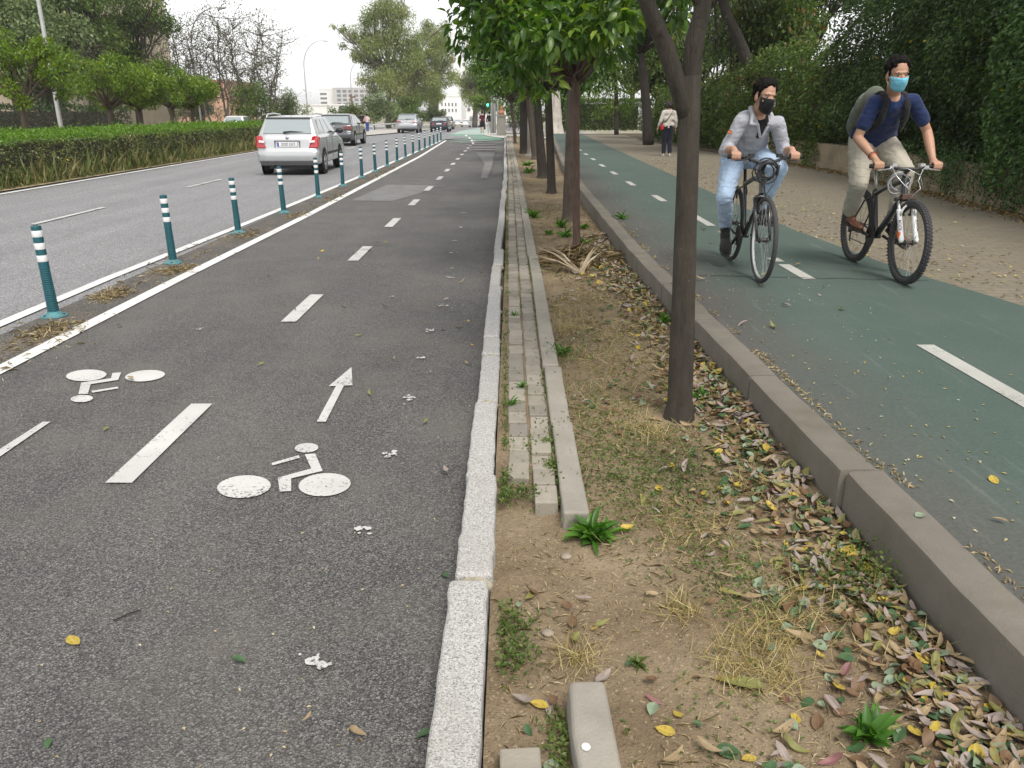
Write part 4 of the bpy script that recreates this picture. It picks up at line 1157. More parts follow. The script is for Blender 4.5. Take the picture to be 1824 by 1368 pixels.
# ------------------------------------------------------------------ bollards
M_TEAL = simple("teal_rubber", (.010, .085, .105), .5, var=.1, scale=14)
M_TEAL_L = simple("dusty_teal", (.07, .20, .22), .7, var=.3, scale=18)
M_REFL = simple("reflective_white", (.72, .72, .72), .35, var=.05)
def make_bollard():
    t = thing("bollard", None, "bollard")
    mb = MB(); prof = [(.046, .02), (.046, .04)]
    z = .05
    while z < .41:
        prof += [(.046 - (z - .05) * .016, z), (.0425 - (z - .05) * .016, z + .003), (.0425 - (z - .05) * .016, z + .011), (.046 - (z - .05) * .016, z + .014)]; z += .018
    prof += [(.040, .43), (.0385, .745), (.036, .752), (.02, .752), (.018, .758), (.001, .758)]
    mb.lathe(prof, seg=24); mb.build("post", M_TEAL, t, smooth=False)
    for za in (.465, .565, .665):
        m2 = MB(); m2.lathe([(.0398, za), (.0402, za + .001), (.0400, za + .051), (.0395, za + .052)], seg=24, cap=False); m2.build("reflective_band", M_REFL, t, smooth=True)
    mb = MB(); mb.lathe([(.105, 0), (.105, .008), (.085, .018), (.058, .030), (.048, .045), (.04, .045)], seg=24); b_ = mb.build("base", M_TEAL_L, t, smooth=True)
    for a in (30, 150, 270):
        m2 = MB(); m2.ell((.08 * math.cos(R(a)), .08 * math.sin(R(a)), .018), (.014, .014, .009), seg=10, rings=6); m2.build("bolt", M_IRON, b_)
    return t
ORD = ["first", "second", "third", "fourth", "fifth", "sixth", "seventh", "eighth", "ninth", "tenth", "eleventh", "twelfth", "thirteenth", "fourteenth", "fifteenth", "sixteenth", "seventeenth", "eighteenth"]
by = [6.43, 8.85, 11.15, 13.43, 15.93, 18.34, 20.67, 22.77, 25.09, 27.29, 29.56, 31.9, 34.2, 36.5, 38.8, 41.1, 43.4, 45.6]
proto = make_bollard()
for i, y in enumerate(by):
    o = proto if i == 0 else copy_tree(proto)
    o.location = (-3.84 - (max(0, y - 30) * .006) + rng.normal(0, .008), y, .008); o.rotation_euler = (R(rng.normal(0, .5)), R(.6 if i == 0 else rng.normal(.2, .6)), rng.uniform(0, 6))
    o['label'] = f"teal bollard with three white bands, {ORD[i]} in its row counting from the painted bicycles"
    o['group'] = "teal bollards between road and cycle lane"
# ------------------------------------------------------------------ cars (local: x right, y forward from the rear bumper, z up)
M_TYRE = simple("tyre_rubber", (.022, .022, .023), .8, var=.2, scale=30, bump=.3, bscale=120)
M_ALLOY = simple("alloy_wheel", (.42, .42, .43), .35, .7)
M_GLASS = glass_dark("car_glass", (.10, .12, .125), .06)
M_GLASS_R = glass_dark("rear_glass", (.27, .31, .32), .12)
M_TRIM = simple("black_trim", (.02, .02, .021), .5)
M_RED = simple("red_lamp", (.45, .012, .018), .15, spec=.8, coat=.5)
M_CLEAR = simple("clear_lamp", (.75, .70, .68), .15, coat=.5)
M_PLATE = simple("plate_white", (.72, .72, .72), .5)
M_BLUE = simple("plate_blue", (.02, .06, .35), .5)
M_INK = simple("plate_ink", (.02, .02, .03), .6)
def carpaint(name, c, metal=.45):
    k = NT(name); f = k.noise(900, 2); k.base(k.ramp(f, [(.3, tuple(x * .9 for x in c)), (.7, tuple(min(1, x * 1.08) for x in c))]))
    k.set(Roughness=.32, Metallic=metal); k.b.inputs["Coat Weight"].default_value = .7; k.b.inputs["Coat Roughness"].default_value = .05
    return k.m
SIL = carpaint("silver_paint", (.50, .51, .52)); DGR = carpaint("graphite_paint", (.11, .115, .125)); NAVY = carpaint("black_paint", (.012, .014, .022), .1); WHT = carpaint("white_paint", (.72, .72, .72), 0); SUVP = carpaint("steel_paint", (.36, .37, .40))

KIND = {
    # L, W, H, lower profile, greenhouse (bottom rear, top rear, top mid, top front, bottom front), axle positions, wheel radius
    'wagon': dict(L=4.24, W=1.62, low=[(.10, .27), (.02, .36), (0, .50), (.015, .63), (.07, .67), (.10, .90), (.16, 1.02), (3.15, 1.0), (3.9, .86), (4.18, .66), (4.24, .42), (4.16, .25)],
                  gh=[(.17, .98), (.20, 1.06), (.46, 1.44), (.60, 1.475), (1.7, 1.50), (2.35, 1.46), (3.2, .98)], ax=(.78, 3.24), r=.305, rg=((.205, 1.055), (.445, 1.40)), belt=.985),
    'hatch': dict(L=4.0, W=1.74, low=[(.12, .25), (.03, .34), (0, .50), (.02, .62), (.10, .66), (.14, .86), (.22, .98), (2.95, .97), (3.65, .84), (3.95, .62), (4.0, .4), (3.9, .22)],
                  gh=[(.24, .95), (.28, 1.02), (.62, 1.38), (.78, 1.43), (1.6, 1.455), (2.15, 1.42), (3.0, .95)], ax=(.72, 3.26), r=.31, rg=((.285, 1.02), (.60, 1.345)), belt=.96),
    'suv': dict(L=4.35, W=1.84, low=[(.12, .34), (.03, .42), (0, .60), (.02, .74), (.07, .80), (.12, 1.02), (.20, 1.12), (3.2, 1.1), (3.95, .98), (4.3, .72), (4.35, .5), (4.2, .3)],
                gh=[(.22, 1.08), (.26, 1.16), (.60, 1.57), (.74, 1.63), (1.8, 1.66), (2.4, 1.62), (3.25, 1.08)], ax=(.82, 3.46), r=.36, rg=((.27, 1.17), (.57, 1.53)), belt=1.1),
    'saloon': dict(L=4.7, W=1.82, low=[(.12, .27), (.03, .36), (0, .52), (.02, .66), (.06, .92), (.16, 1.0), (.60, 1.02), (3.5, .97), (4.3, .84), (4.66, .62), (4.7, .4), (4.6, .22)],
                   gh=[(.50, .98), (.62, 1.03), (1.15, 1.36), (1.35, 1.42), (2.1, 1.445), (2.7, 1.41), (3.55, .95)], ax=(.95, 3.75), r=.33, rg=((.64, 1.055), (1.14, 1.345)), belt=.98),
    'van': dict(L=4.9, W=1.9, low=[(.05, .3), (0, .45), (0, 1.05), (3.7, 1.05), (4.5, .95), (4.85, .7), (4.9, .4), (4.8, .25)],
                gh=[(.02, 1.0), (.02, 1.1), (.12, 1.85), (.3, 1.93), (2.4, 1.95), (3.2, 1.88), (3.9, 1.0)], ax=(.85, 3.9), r=.33, rg=((.045, 1.1), (.11, 1.7)), belt=1.08),
}
def pillow(mb, poly, w0, w1, zlo, zhi, shrink, layers=(1.0, .93, .8)):
    """lens shaped prism along x; half width goes from w0 at zlo to w1 at zhi"""
    cy = sum(p[0] for p in poly) / len(poly); cz_ = sum(p[1] for p in poly) / len(poly)
    xs = [-1.0, -.93, -.72, .72, .93, 1.0]; sh = [shrink, shrink * .35, 0, 0, shrink * .35, shrink]
    n = len(poly); vs = []
    for f, s in zip(xs, sh):
        for y, z in poly:
            u = min(1, max(0, (z - zlo) / max(1e-6, zhi - zlo)))
            w = w0 + (w1 - w0) * u
            yy = y + (s if y < cy else -s) * min(1, abs(y - cy) / 1.0); zz = z + (-s * .5 if z > cz_ else s * .3)
            vs.append((f * w, yy, zz))
    fs = [(i * n + k, i * n + (k + 1) % n, (i + 1) * n + (k + 1) % n, (i + 1) * n + k) for i in range(len(xs) - 1) for k in range(n)]
    fs += [tuple(range(n - 1, -1, -1)), tuple((len(xs) - 1) * n + k for k in range(n))]
    mb.add(vs, fs)
def slab(pts, th=.012, off=.004):
    pts = [Vector(p) for p in pts]; nn = (pts[1] - pts[0]).cross(pts[2] - pts[0]).normalized()
    mb = MB(); n = len(pts)
    mb.add([p + nn * off for p in pts] + [p + nn * (off + th) for p in pts], [tuple(range(n - 1, -1, -1)), tuple(range(n, 2 * n))] + [(i, (i + 1) % n, n + (i + 1) % n, n + i) for i in range(n)])
    return mb
def car(name, label, kind, loc, paintm, lamp_style, plate=None, rails=False, rz=0, fine=True, lower=None):
    K = KIND[kind]; W = K['W'] / 2; L = K['L']
    t = thing(name, label, "car", loc, rz)
    gw = W - .045; rw = W - .20
    zt = max(p[1] for p in K['gh']); zb = K['gh'][0][1]
    mb = MB(); pillow(mb, K['low'], W, W, 0, 1, .10)
    mb.tube([(0, .3, .5), (0, L - .3, .5)], .3, 8)
    pillow(mb, K['gh'], gw, rw, zb, zt, .05)
    body = mb.remesh("body", paintm, t, .028 if fine else .05, 3)
    # glazing
    (ya, za), (yb, zb2) = K['rg']
    wa = gw - .13; wb = rw - .05
    slab([(-wa, ya - .012, za), (wa, ya - .012, za), (wb, yb - .012, zb2), (-wb, yb - .012, zb2)], .01, .004).build("rear_window", M_GLASS_R, t, bevel=.01)
    if fine:
        mb = MB(); mb.tube([(-.10, ya - .035, za + .03), (.08, ya - .03, za + .055), (.42, ya + .0, za + .035)], [.022, .014, .008], 6); mb.build("wiper", M_TRIM, t)
        # dark strip put in for the shade under the spoiler
        slab([(-wb - .02, yb - .02, zb2 + .005), (wb + .02, yb - .02, zb2 + .005), (wb, yb + .015, zb2 + .045), (-wb, yb + .015, zb2 + .045)], .012, .004).build("spoiler_shadow_strip", M_TRIM, t)
    def sidex(z): return gw + (rw - gw) * (z - zb) / (zt - zb)
    g = K['gh']; top = zt - .10
    fr0 = g[-1][0] - .22; fr1 = g[-2][0] - .06; re0 = g[1][0] + .34; re1 = g[2][0] + .30
    z0 = zb + .06
    cuts_ = [0, .30, .64, 1.0] if kind != 'saloon' else [0, .12, .52, 1.0]
    for s in (-1, 1):
        for a, b in zip(cuts_[:-1], cuts_[1:]):
            def lo(u): return re0 + (fr0 - re0) * u
            def hi(u): return re1 + (fr1 - re1) * u
            g_ = .03
            q = [(s * sidex(z0), lo(a) + g_, z0), (s * sidex(z0), lo(b) - g_, z0), (s * sidex(top), hi(b) - g_, top), (s * sidex(top), hi(a) + g_, top)]
            if s < 0: q = q[::-1]
            slab(q, .008, .004).build("side_window", M_GLASS, t)
        if fine:
            mb = MB(); mb.ell((s * (W + .10), fr0 - .15, zb + .09), (.11, .07, .075)); mb.tube([(s * (W - .06), fr0 - .12, zb + .05), (s * (W + .06), fr0 - .14, zb + .07)], .02, 6)
            mb.build("wing_mirror", M_TRIM if lower else paintm, t, smooth=True)
            # door seams and handles, rubbing strip
            mb = MB()
            for u in cuts_[1:3]:
                y = re0 + (fr0 - re0) * u; mb = MB(); mb.box((s * (W + .001), y, .66), (.006, .012, .58)); mb.build("door_seam", M_TRIM, t)
            pass
            for u in cuts_[1:3]:
                y = re0 + (fr0 - re0) * u + .14; m2 = MB(); m2.box((s * (W + .012), y, zb - .10), (.03, .17, .028)); m2.build("door_handle", paintm, t, bevel=.008)
            mb = MB(); mb.box((s * (W + .006), (K['ax'][0] + K['ax'][1]) / 2, .52), (.02, K['ax'][1] - K['ax'][0] - .9, .07)); mb.build("side_moulding", M_TRIM, t, bevel=.006)
        for y in K['ax']:
            r = K['r']
            mb = MB(); rot = Matrix.Rotation(R(90), 3, 'Y')
            mb.lathe([(r + .075, -.004), (r + .075, .004)], (s * (W - .004), y, r + .01), 28, rot); mb.lathe([(r + .07, 0), (.05, 0)], (s * (W + .006), y, r + .01), 28, rot)
            mb.build("wheel_arch", M_TRIM, t)
            wm = MB(); prof = [(r * .62, -.10), (r * .93, -.105), (r, -.07), (r, .07), (r * .93, .105), (r * .62, .10)]
            wm.lathe(prof, (0, 0, 0), 28, rot); wh = wm.build("wheel", M_TYRE, t, smooth=True); wh.location = (s * (W - .085), y, r)
            hm = MB()
            hm.lathe([(.04, .112), (r * .16, .112), (r * .2, .10)], (0, 0, 0), 18, Matrix.Rotation(R(90 * s), 3, 'Y'))
            hm.lathe([(r * .54, .112), (r * .64, .108), (r * .64, .09)], (0, 0, 0), 24, Matrix.Rotation(R(90 * s), 3, 'Y'), cap=False)
            for q in range(7):
                a = 2 * math.pi * q / 7; c_, s_ = math.cos(a), math.sin(a)
                hm.tube([(s * .106, c_ * r * .15, s_ * r * .15), (s * .100, c_ * r * .58, s_ * r * .58)], [.026, .018], 6)
            hm.build("rim", M_ALLOY, wh, smooth=False)
    # lights
    if lamp_style == 'tall':
        for s in (-1, 1):
            zl, zh = .70, 1.0
            q = [(s * (W - .26), .095 - .03, zl), (s * (W - .02), .10, zl), (s * (W - .035), .17, zh), (s * (W - .16), .165 - .04, zh)]
            if s < 0: q = q[::-1]
            lm = slab(q, .03, .0).build("tail_light", M_RED, t, bevel=.015)
            q = [(s * (W - .23), .060, .82), (s * (W - .09), .062, .83), (s * (W - .09), .075, .885), (s * (W - .225), .075, .875)]
            if s < 0: q = q[::-1]
            slab(q, .02, .02).build("reversing_lens", M_CLEAR, lm, bevel=.006)
            q = [(s * (W + .002), .08, zl + .03), (s * (W + .002), .26, zl + .06), (s * (W - .01), .30, zh - .04), (s * (W - .01), .14, zh - .02)]
            if s < 0: q = q[::-1]
            slab(q, .012, .0).build("lens_side", M_RED, lm)
    else:
        zl, zh = {'hatch': (.74, .92), 'suv': (.95, 1.03), 'saloon': (.70, .86), 'van': (.9, 1.3)}[kind]
        yb0 = .05 if kind != 'hatch' else .09
        for s in (-1, 1):
            q = [(s * (W - .40), yb0 - .02, zl), (s * (W - .03), yb0 + .05, zl), (s * (W - .04), yb0 + .09, zh), (s * (W - .40), yb0 + .01, zh)]
            if s < 0: q = q[::-1]
            slab(q, .03, .0).build("tail_light", M_RED if kind != 'hatch' else simple("dark_red_lamp", (.12, .01, .015), .15, coat=.5), t, bevel=.012)
    # plate
    pz, py = {'wagon': (.79, .060), 'hatch': (.43, -.012), 'suv': (.83, .03), 'saloon': (.80, .02), 'van': (.7, -.01)}[kind]
    pt = MB(); pt.box((0, py, pz), (.52, .018, .115)); pl = pt.build("number_plate", M_PLATE, t, bevel=.004)
    if plate:
        m2 = MB(); m2.box((-.235, py - .0105, pz), (.042, .004, .106)); m2.build("blue_band", M_BLUE, pl)
        me = text_mesh(plate, .105, "plate_letters"); o = link("plate_letters", me, M_INK, pl); o.location = (.03, py - .0105, pz); o.rotation_euler = (R(90), 0, 0); o.scale = (.86, 1, 1)
        # recess around the plate
        m2 = MB()
        m2.box((0, py + .003, pz + .085), (.66, .012, .02)); m2.box((-.32, py + .003, pz), (.015, .012, .16)); m2.box((.32, py + .003, pz), (.015, .012, .16)); m2.build("plate_recess", M_TRIM, t)
    if fine:
        mb = MB(); bl = [(-W * .96, .05, .30), (W * .96, .05, .30), (W * .97, .0, .42), (-W * .97, .0, .42)]
        slab([(-W * .86, .045, .27), (W * .86, .045, .27), (W * .9, -.012, .385), (-W * .9, -.012, .385)], .014, .006).build("lower_bumper", simple("grey_plastic", (.11, .11, .115), .5) if kind == 'wagon' else M_TRIM, t, bevel=.01)
        mb = MB(); mb.box((0, .8, .22), (1.1, 1.2, .10)); mb.tube([(-.42, .08, .24), (-.42, .5, .24)], .03, 8); mb.build("underside", M_TRIM, t)
        mb = MB(); zz = K['low'][4][1] if kind != 'saloon' else .67
        mb.box((0, K['low'][4][0] - .012, zz - .015), (W * 1.55, .012, .012)); mb.build("tailgate_seam", M_TRIM, t)
        zb_ = {'wagon': .955, 'hatch': .875, 'suv': 1.0, 'saloon': .95, 'van': 1.0}[kind]
        mb = MB(); mb.lathe([(.001, .012), (.035, .010), (.042, .0), (.042, -.01)], (0, {'wagon': .102, 'hatch': .135, 'suv': .10, 'saloon': .08, 'van': 0}[kind], zb_), 20, Matrix.Rotation(R(90), 3, 'X')); mb.build("badge", M_ALLOY, t, smooth=True)
        mb = MB(); mb.tube([(0, .8, zt - .02), (0, .62, zt + .16)], .006, 5); mb.build("aerial", M_TRIM, t)
    if rails:
        for s in (-1, 1):
            mb = MB(); mb.tube([(s * (rw - .03), .50, zt - .06), (s * (rw - .03), .62, zt + .03), (s * (rw - .03), 1.3, zt + .05), (s * (rw - .03), 2.0, zt + .02), (s * (rw - .03), 2.15, zt - .06)], .02, 8); mb.build("roof_rail", SIL, t, smooth=True)
    return t
car("car", "white car passing behind the median hedge with only its roof showing", 'hatch', (-23.0, 68, zg(68) - .01), WHT, 'slim', None, fine=False)
car("car", "silver estate car with roof rails and red tail lights, beside the teal bollards", 'wagon', (-5.86, 21.35, 0), SIL, 'tall', "5020 GST", True, R(2.2), lower=True)
car("car", "dark grey hatchback ahead of the silver estate car", 'hatch', (-8.42, 38.9, 0), DGR, 'slim', None, lower=True)
car("car", "silver crossover car further along the road, left of the dark saloon", 'suv', (-9.35, 73.5, zg(74)), SUVP, 'slim')
car("car", "dark saloon with pale roof reflections, next to the last bollards", 'saloon', (-7.25, 82, zg(83)), NAVY, 'slim')
car("car", "dark car half hidden in front of the dark saloon", 'suv', (-8.7, 108, zg(109)), DGR, 'slim', fine=False)
car("car", "small white car parked before the white building", 'hatch', (P(829, 218, 165).x, 165, zg(166)), WHT, 'slim', fine=False)
car("van", "white van parked under the small round street tree", 'van', (P(844, 215, 150).x, 150, zg(151)), WHT, 'slim', fine=False)
car("car", "distant silver car left of the small white parked car", 'hatch', (P(815, 219, 180).x, 180, zg(181)), SIL, 'slim', fine=False)
# ------------------------------------------------------------------ bicycles (local: x forward, y to the rider's left, z up; origin on the ground under the rear axle)
M_BLACKP = simple("black_frame_paint", (.018, .018, .02), .3, var=.05, coat=.5)
M_BLACKR = simple("black_plastic", (.02, .02, .021), .6)
M_WHITEP = simple("white_frame_paint", (.70, .70, .70), .3, coat=.4)
M_STEEL = simple("bright_steel", (.55, .55, .55), .28, .9)
M_RIM = simple("silver_rim", (.62, .62, .60), .3, .4)
M_RIMK = simple("black_rim", (.03, .03, .03), .35, .2)
M_BTYRE = simple("bicycle_tyre", (.045, .045, .046), .85, var=.2, scale=40, bump=.4, bscale=200)
M_CHAIN = simple("oily_chain", (.05, .045, .04), .5, .6)
M_LETTER = simple("white_lettering", (.75, .75, .75), .5)
M_GREYLET = simple("grey_lettering", (.22, .22, .23), .5)
M_ORANGER = simple("orange_reflector", (.75, .16, .03), .2)

def wheel(parent, name, x, r, tyre_r, rimm, spokes_m, knobby=False, ndiscs=0, seed=0):
    w = thing(name, None, None); del_keys(w); w.parent = parent; w.location = (x, 0, r)
    seg = 64
    mb = MB(); c = [(math.cos(a) * (r - tyre_r), 0, math.sin(a) * (r - tyre_r)) for a in np.linspace(0, 2 * math.pi, seg + 1)[:-1]]
    mb.tube(c, tyre_r, 12, closed=True)
    if knobby:
        for i in range(72):
            a = 2 * math.pi * i / 72
            for s in (-1, 0, 1):
                rr = r - tyre_r + tyre_r * (1.0 if s == 0 else .86); q = Matrix.Rotation(-a, 3, 'Y')
                mb.box((math.cos(a + (.04 if s else 0)) * rr, s * tyre_r * .62, math.sin(a + (.04 if s else 0)) * rr), (.010, .014, .016), q)
    mb.build("tyre", M_BTYRE, w, smooth=not knobby)
    ri = r - tyre_r * 1.75
    mb = MB(); n = seg
    prof = [(ri + .012, -.012), (ri + .012, .012), (ri - .012, .009), (ri - .016, 0), (ri - .012, -.009)]
    vs = [(math.cos(2 * math.pi * i / n) * a, b, math.sin(2 * math.pi * i / n) * a) for i in range(n) for a, b in prof]
    m = len(prof); mb.add(vs, [(i * m + k, i * m + (k + 1) % m, ((i + 1) % n) * m + (k + 1) % m, ((i + 1) % n) * m + k) for i in range(n) for k in range(m)])
    mb.build("rim", rimm, w, smooth=False)
    mb = MB()
    for i in range(32):
        a = 2 * math.pi * i / 32; s = 1 if i % 2 else -1; a2 = a + (.9 if (i // 2) % 2 else -.9)
        mb.tube([(math.cos(a2) * .022, s * .028, math.sin(a2) * .022), (math.cos(a) * (ri - .012), 0, math.sin(a) * (ri - .012))], .0013, 4, cap=False)
    mb.build("spokes", spokes_m, w)
    mb = MB(); rot = Matrix.Rotation(R(90), 3, 'X'); mb.lathe([(.006, -.07), (.009, -.05), (.024, -.036), (.024, -.028), (.016, -.02), (.016, .02), (.024, .028), (.024, .036), (.009, .05), (.006, .07)], (0, 0, 0), 16, rot)
    mb.build("hub", M_CHAIN, w, smooth=False)
    return w
def del_keys(o):
    for k in ("label", "category", "group"):
        if k in o: del o[k]

def lathe_between(mb, A, B, r, seg=12): mb.tube([A, B], r, seg)

def bicycle(label, loc, rz, style):
    t = thing("bicycle", label, "bicycle", loc, rz)
    mtb = style == 'suspension'
    r = .338 if mtb else .352
    tr = .027 if mtb else .020
    rimm = M_RIMK if mtb else M_RIM
    wb_ = 1.05
    rear = wheel(t, "rear_wheel", 0, r, tr, rimm, M_STEEL, mtb)
    front = wheel(t, "front_wheel", wb_, r, tr, rimm, M_STEEL, mtb)
    BB = Vector((.43, 0, .30)); ST = Vector((.29, 0, .74)); HT = Vector((.815, 0, .86)); HB = Vector((.865, 0, .71)); AX = Vector((0, 0, r)); FA = Vector((wb_, 0, r))
    if mtb: ST = Vector((.30, 0, .66)); HT = Vector((.80, 0, .83)); HB = Vector((.85, 0, .70))
    mb = MB()
    mb.tube([BB, HB + (HT - HB) * .12], .026 if mtb else .022, 14)
    mb.tube([ST, ST.lerp(HT, .5) + Vector((0, 0, .006)), HT + (HB - HT) * .12], .020, 12)
    mb.tube([BB, ST + (ST - BB).normalized() * .04], .017, 12)
    mb.tube([HB, HT], .026, 14)
    for s in (-1, 1):
        mb.tube([AX + Vector((0, s * .066, 0)), Vector((.3, s * .055, .30)), BB + Vector((-.03, s * .02, 0))], .010, 8)
        mb.tube([AX + Vector((0, s * .066, 0)), ST + Vector((-.10, s * .05, -.07)), ST + Vector((-.01, s * .015, -.02))], .008, 8)
    mb.tube([BB + Vector((0, -.036, 0)), BB + Vector((0, .036, 0))], .022, 14)
    fr = mb.build("frame", M_BLACKP, t, smooth=True)
    e = fr.modifiers.new("e", 'EDGE_SPLIT'); e.split_angle = R(60)
    # lettering on both sides of the down tube
    d = (HB - BB).normalized()
    for s in (-1, 1):
        me = text_mesh("ROCKRIDER" if mtb else "B'TWIN", .038 if mtb else .052, "lettering")
        o = link("lettering", me, M_GREYLET if mtb else M_LETTER, fr)
        X = d if s < 0 else -d; Z = Vector((0, s, 0)); Y = Z.cross(X)
        mt = Matrix((X, Y, Z)).transposed().to_4x4(); mt.translation = BB.lerp(HB, .52) + Vector((0, s * ((.026 if mtb else .022) + .0008), 0)); o.matrix_local = mt
    # fork
    if mtb:
        fk = MB(); cr = HB + Vector((.012, 0, -.03))
        fk.box(tuple(cr + Vector((.004, 0, 0))), (.05, .17, .035)); st = fk.build("fork_crown", M_BLACKP, t, bevel=.01)
        for s in (-1, 1):
            q = MB(); A = cr + Vector((.01, s * .058, 0)); B = FA + Vector((-.012, s * .060, .02)); q.tube([A, A.lerp(B, .45)], .014, 12); q.build("stanchion", M_STEEL, t, smooth=True)
            q = MB(); q.tube([A.lerp(B, .26), A.lerp(B, .30), A.lerp(B, .8), B, FA + Vector((0, s * .066, 0))], [.023, .021, .020, .022, .012], 12); lg = q.build("fork_leg", M_WHITEP, t, smooth=True)
            me = text_mesh("ROCK", .034, "lettering"); o = link("lettering", me, M_INK, lg)
            X = (B - A).normalized(); Z = Vector((.85, s * .5, 0)).normalized(); Y = Z.cross(X).normalized(); Z = X.cross(Y)
            mt = Matrix((X, Y, Z)).transposed().to_4x4(); mt.translation = A.lerp(B, .66) + Z * .0222; o.matrix_local = mt
        q = MB()
        arch = [cr.lerp(FA, .36) + Vector((.03 , .060 * math.cos(a), .085 * math.sin(a))) for a in np.linspace(0, math.pi, 9)]
        q.tube(arch, .0095, 8); q.build("fork_arch", M_WHITEP, t, smooth=True)
        q = MB(); q.box(tuple(FA + Vector((-.03, -.078, .06))), (.03, .012, .05)); q.build("reflector", M_ORANGER, t, bevel=.004)
        q = MB(); q.box(tuple(HB + Vector((.055, 0, -.005))), (.03, .10, .045)); q.build("bracket", simple("brown_bracket", (.09, .05, .035), .7), t, bevel=.006)
    else:
        fk = MB(); cr = HB + Vector((.01, 0, -.03))
        fk.tube([cr + Vector((0, -.06, -.01)), cr + Vector((.005, -.045, .008)), cr + Vector((.005, .045, .008)), cr + Vector((0, .06, -.01))], .016, 10)
        for s in (-1, 1): fk.tube([cr + Vector((0, s * .058, -.005)), cr.lerp(FA, .5) + Vector((-.006, s * .056, 0)), FA + Vector((0, s * .052, 0))], [.016, .014, .010], 10)
        fk.build("fork", M_BLACKP, t, smooth=True)
    # brakes
    for A, s_ in ((HB + Vector((.075, 0, -.13)), 1),):
        q = MB()
        for s in (-1, 1): q.box(tuple(A + Vector((.0, s * .036, .02))), (.018, .012, .10)); q.box(tuple(A + Vector((0, s * .028, -.02))), (.05, .012, .014))
        q.tube([A + Vector((0, -.036, .07)), A + Vector((0, .036, .07))], .003, 5)
        q.build("brake", M_BLACKR, t)
    q = MB(); rb = Vector((.17, 0, .64))
    for s in (-1, 1): q.box(tuple(rb + Vector((0, s * .034, 0))), (.018, .012, .08))
    q.build("brake", M_BLACKR, t)
    # stem, bar, grips, levers
    ax = (HT - HB).normalized(); s0 = HT + ax * .05; hb = s0 + Vector((.085, 0, .055)) if not mtb else s0 + Vector((.07, 0, .035))
    q = MB(); q.tube([HT, s0], .019, 12); q.tube([s0 - ax * .005, hb], .017, 10); q.build("stem", M_BLACKR, t, smooth=True)
    w = .30; rise = .045 if not mtb else .02
    pts = [hb + Vector((-.05, -w, rise)), hb + Vector((-.03, -w * .55, rise)), hb + Vector((0, -w * .18, 0)), hb, hb + Vector((0, w * .18, 0)), hb + Vector((-.03, w * .55, rise)), hb + Vector((-.05, w, rise))]
    q = MB(); q.tube(pts, [.0135, .0135, .0145, .016, .0145, .0135, .0135], 10); q.build("handlebar", M_BLACKR, t, smooth=True)
    grips = []
    for s in (-1, 1):
        A = hb + Vector((-.042, s * (w - .125), rise)); B = hb + Vector((-.051, s * (w + .005), rise)); grips.append((A, B))
        q = MB(); q.tube([A, A.lerp(B, .05), B], [.021, .0185, .019], 12); q.build("grip", M_BLACKR, t, smooth=True)
        q = MB(); c0 = hb + Vector((-.034, s * (w - .155), rise)); q.box(tuple(c0 + Vector((.012, 0, -.006))), (.045, .03, .03)); q.box(tuple(c0 + Vector((.0, -s * .03, .01))), (.05, .04, .03))
        q.tube([c0 + Vector((.03, 0, -.01)), c0 + Vector((.045, s * .03, -.02)), c0 + Vector((.03, s * .11, -.03))], [.008, .006, .005], 6); q.build("brake_lever", M_BLACKR if not mtb else M_STEEL, t)
    q = MB()
    for s in (-1, 1):
        A = hb + Vector((-.0, s * (w - .16), rise)); q.tube(curve(A, A.lerp(HB, .5) + Vector((.14, -s * .02, -.05)), .12, 6, rng) + curve(A.lerp(HB, .5) + Vector((.14, -s * .02, -.05)), HB + Vector((.06, -s * .01, -.08 if s > 0 else -.02)), .1, 5, rng)[1:], .003, 5)
    q.build("cable", M_BLACKR if not mtb else M_STEEL, t, smooth=True)
    if mtb:
        q = MB(); A = Vector((hb.x, 0, hb.z)); q.tube([A + Vector((.02, -.1, .0)), A + Vector((.08, -.05, .01)), A + Vector((.10, .05, -.04)), A + Vector((.08, .1, -.14)), A + Vector((.05, .05, -.24))], .003, 5); q.build("cable", M_STEEL, t, smooth=True)
    if mtb:   # chevron mark on the head tube
        q = MB(); fx = (HT + HB) / 2 + Vector((.029, 0, .02)); q.tube([fx + Vector((0, .012, .02)), fx + Vector((.004, -.008, 0)), fx + Vector((0, .012, -.02))], .0035, 5); q.build("head_mark", M_LETTER, t)
    # saddle
    sp = ST + (ST - BB).normalized() * (.20 if not mtb else .27)
    q = MB(); q.tube([ST, sp], .0135, 10); q.build("seatpost", M_STEEL if mtb else M_BLACKR, t, smooth=True)
    q = MB(); q.ell(tuple(sp + Vector((-.05, 0, .02))), (.12, .075, .03)); q.ell(tuple(sp + Vector((.08, 0, .022))), (.12, .025, .025)); q.remesh("saddle", M_BLACKR, t, .008, 4)
    # drivetrain: cranks, rings, pedals
    rot = Matrix.Rotation(R(90), 3, 'X')
    q = MB(); q.lathe([(.088, -.003), (.092, 0), (.088, .003)], tuple(BB + Vector((0, -.055, 0))), 36, rot); q.lathe([(.06, -.003), (.06, .003)], tuple(BB + Vector((0, -.047, 0))), 24, rot); cs = q.build("chainring", M_CHAIN, t)
    q = MB()
    for i, rr in enumerate((.055, .045, .035, .025)): q.lathe([(rr, -.002), (rr, .002)], (0, -.05 + .006 * i, r), 20, rot)
    q.build("cassette", M_CHAIN, t)
    q = MB(); q.tube([(0, -.055, r + .05), BB + Vector((0, -.055, .09))], .004, 5); q.tube([(.02, -.055, r - .12), BB + Vector((0, -.055, -.09))], .004, 5); q.build("chain", M_CHAIN, t)
    q = MB(); q.box((.0, -.065, r - .03), (.03, .02, .07)); q.box((.015, -.06, r - .10), (.02, .012, .10)); q.build("derailleur", M_BLACKR, t, bevel=.004)
    ca = CR_ANG[style]
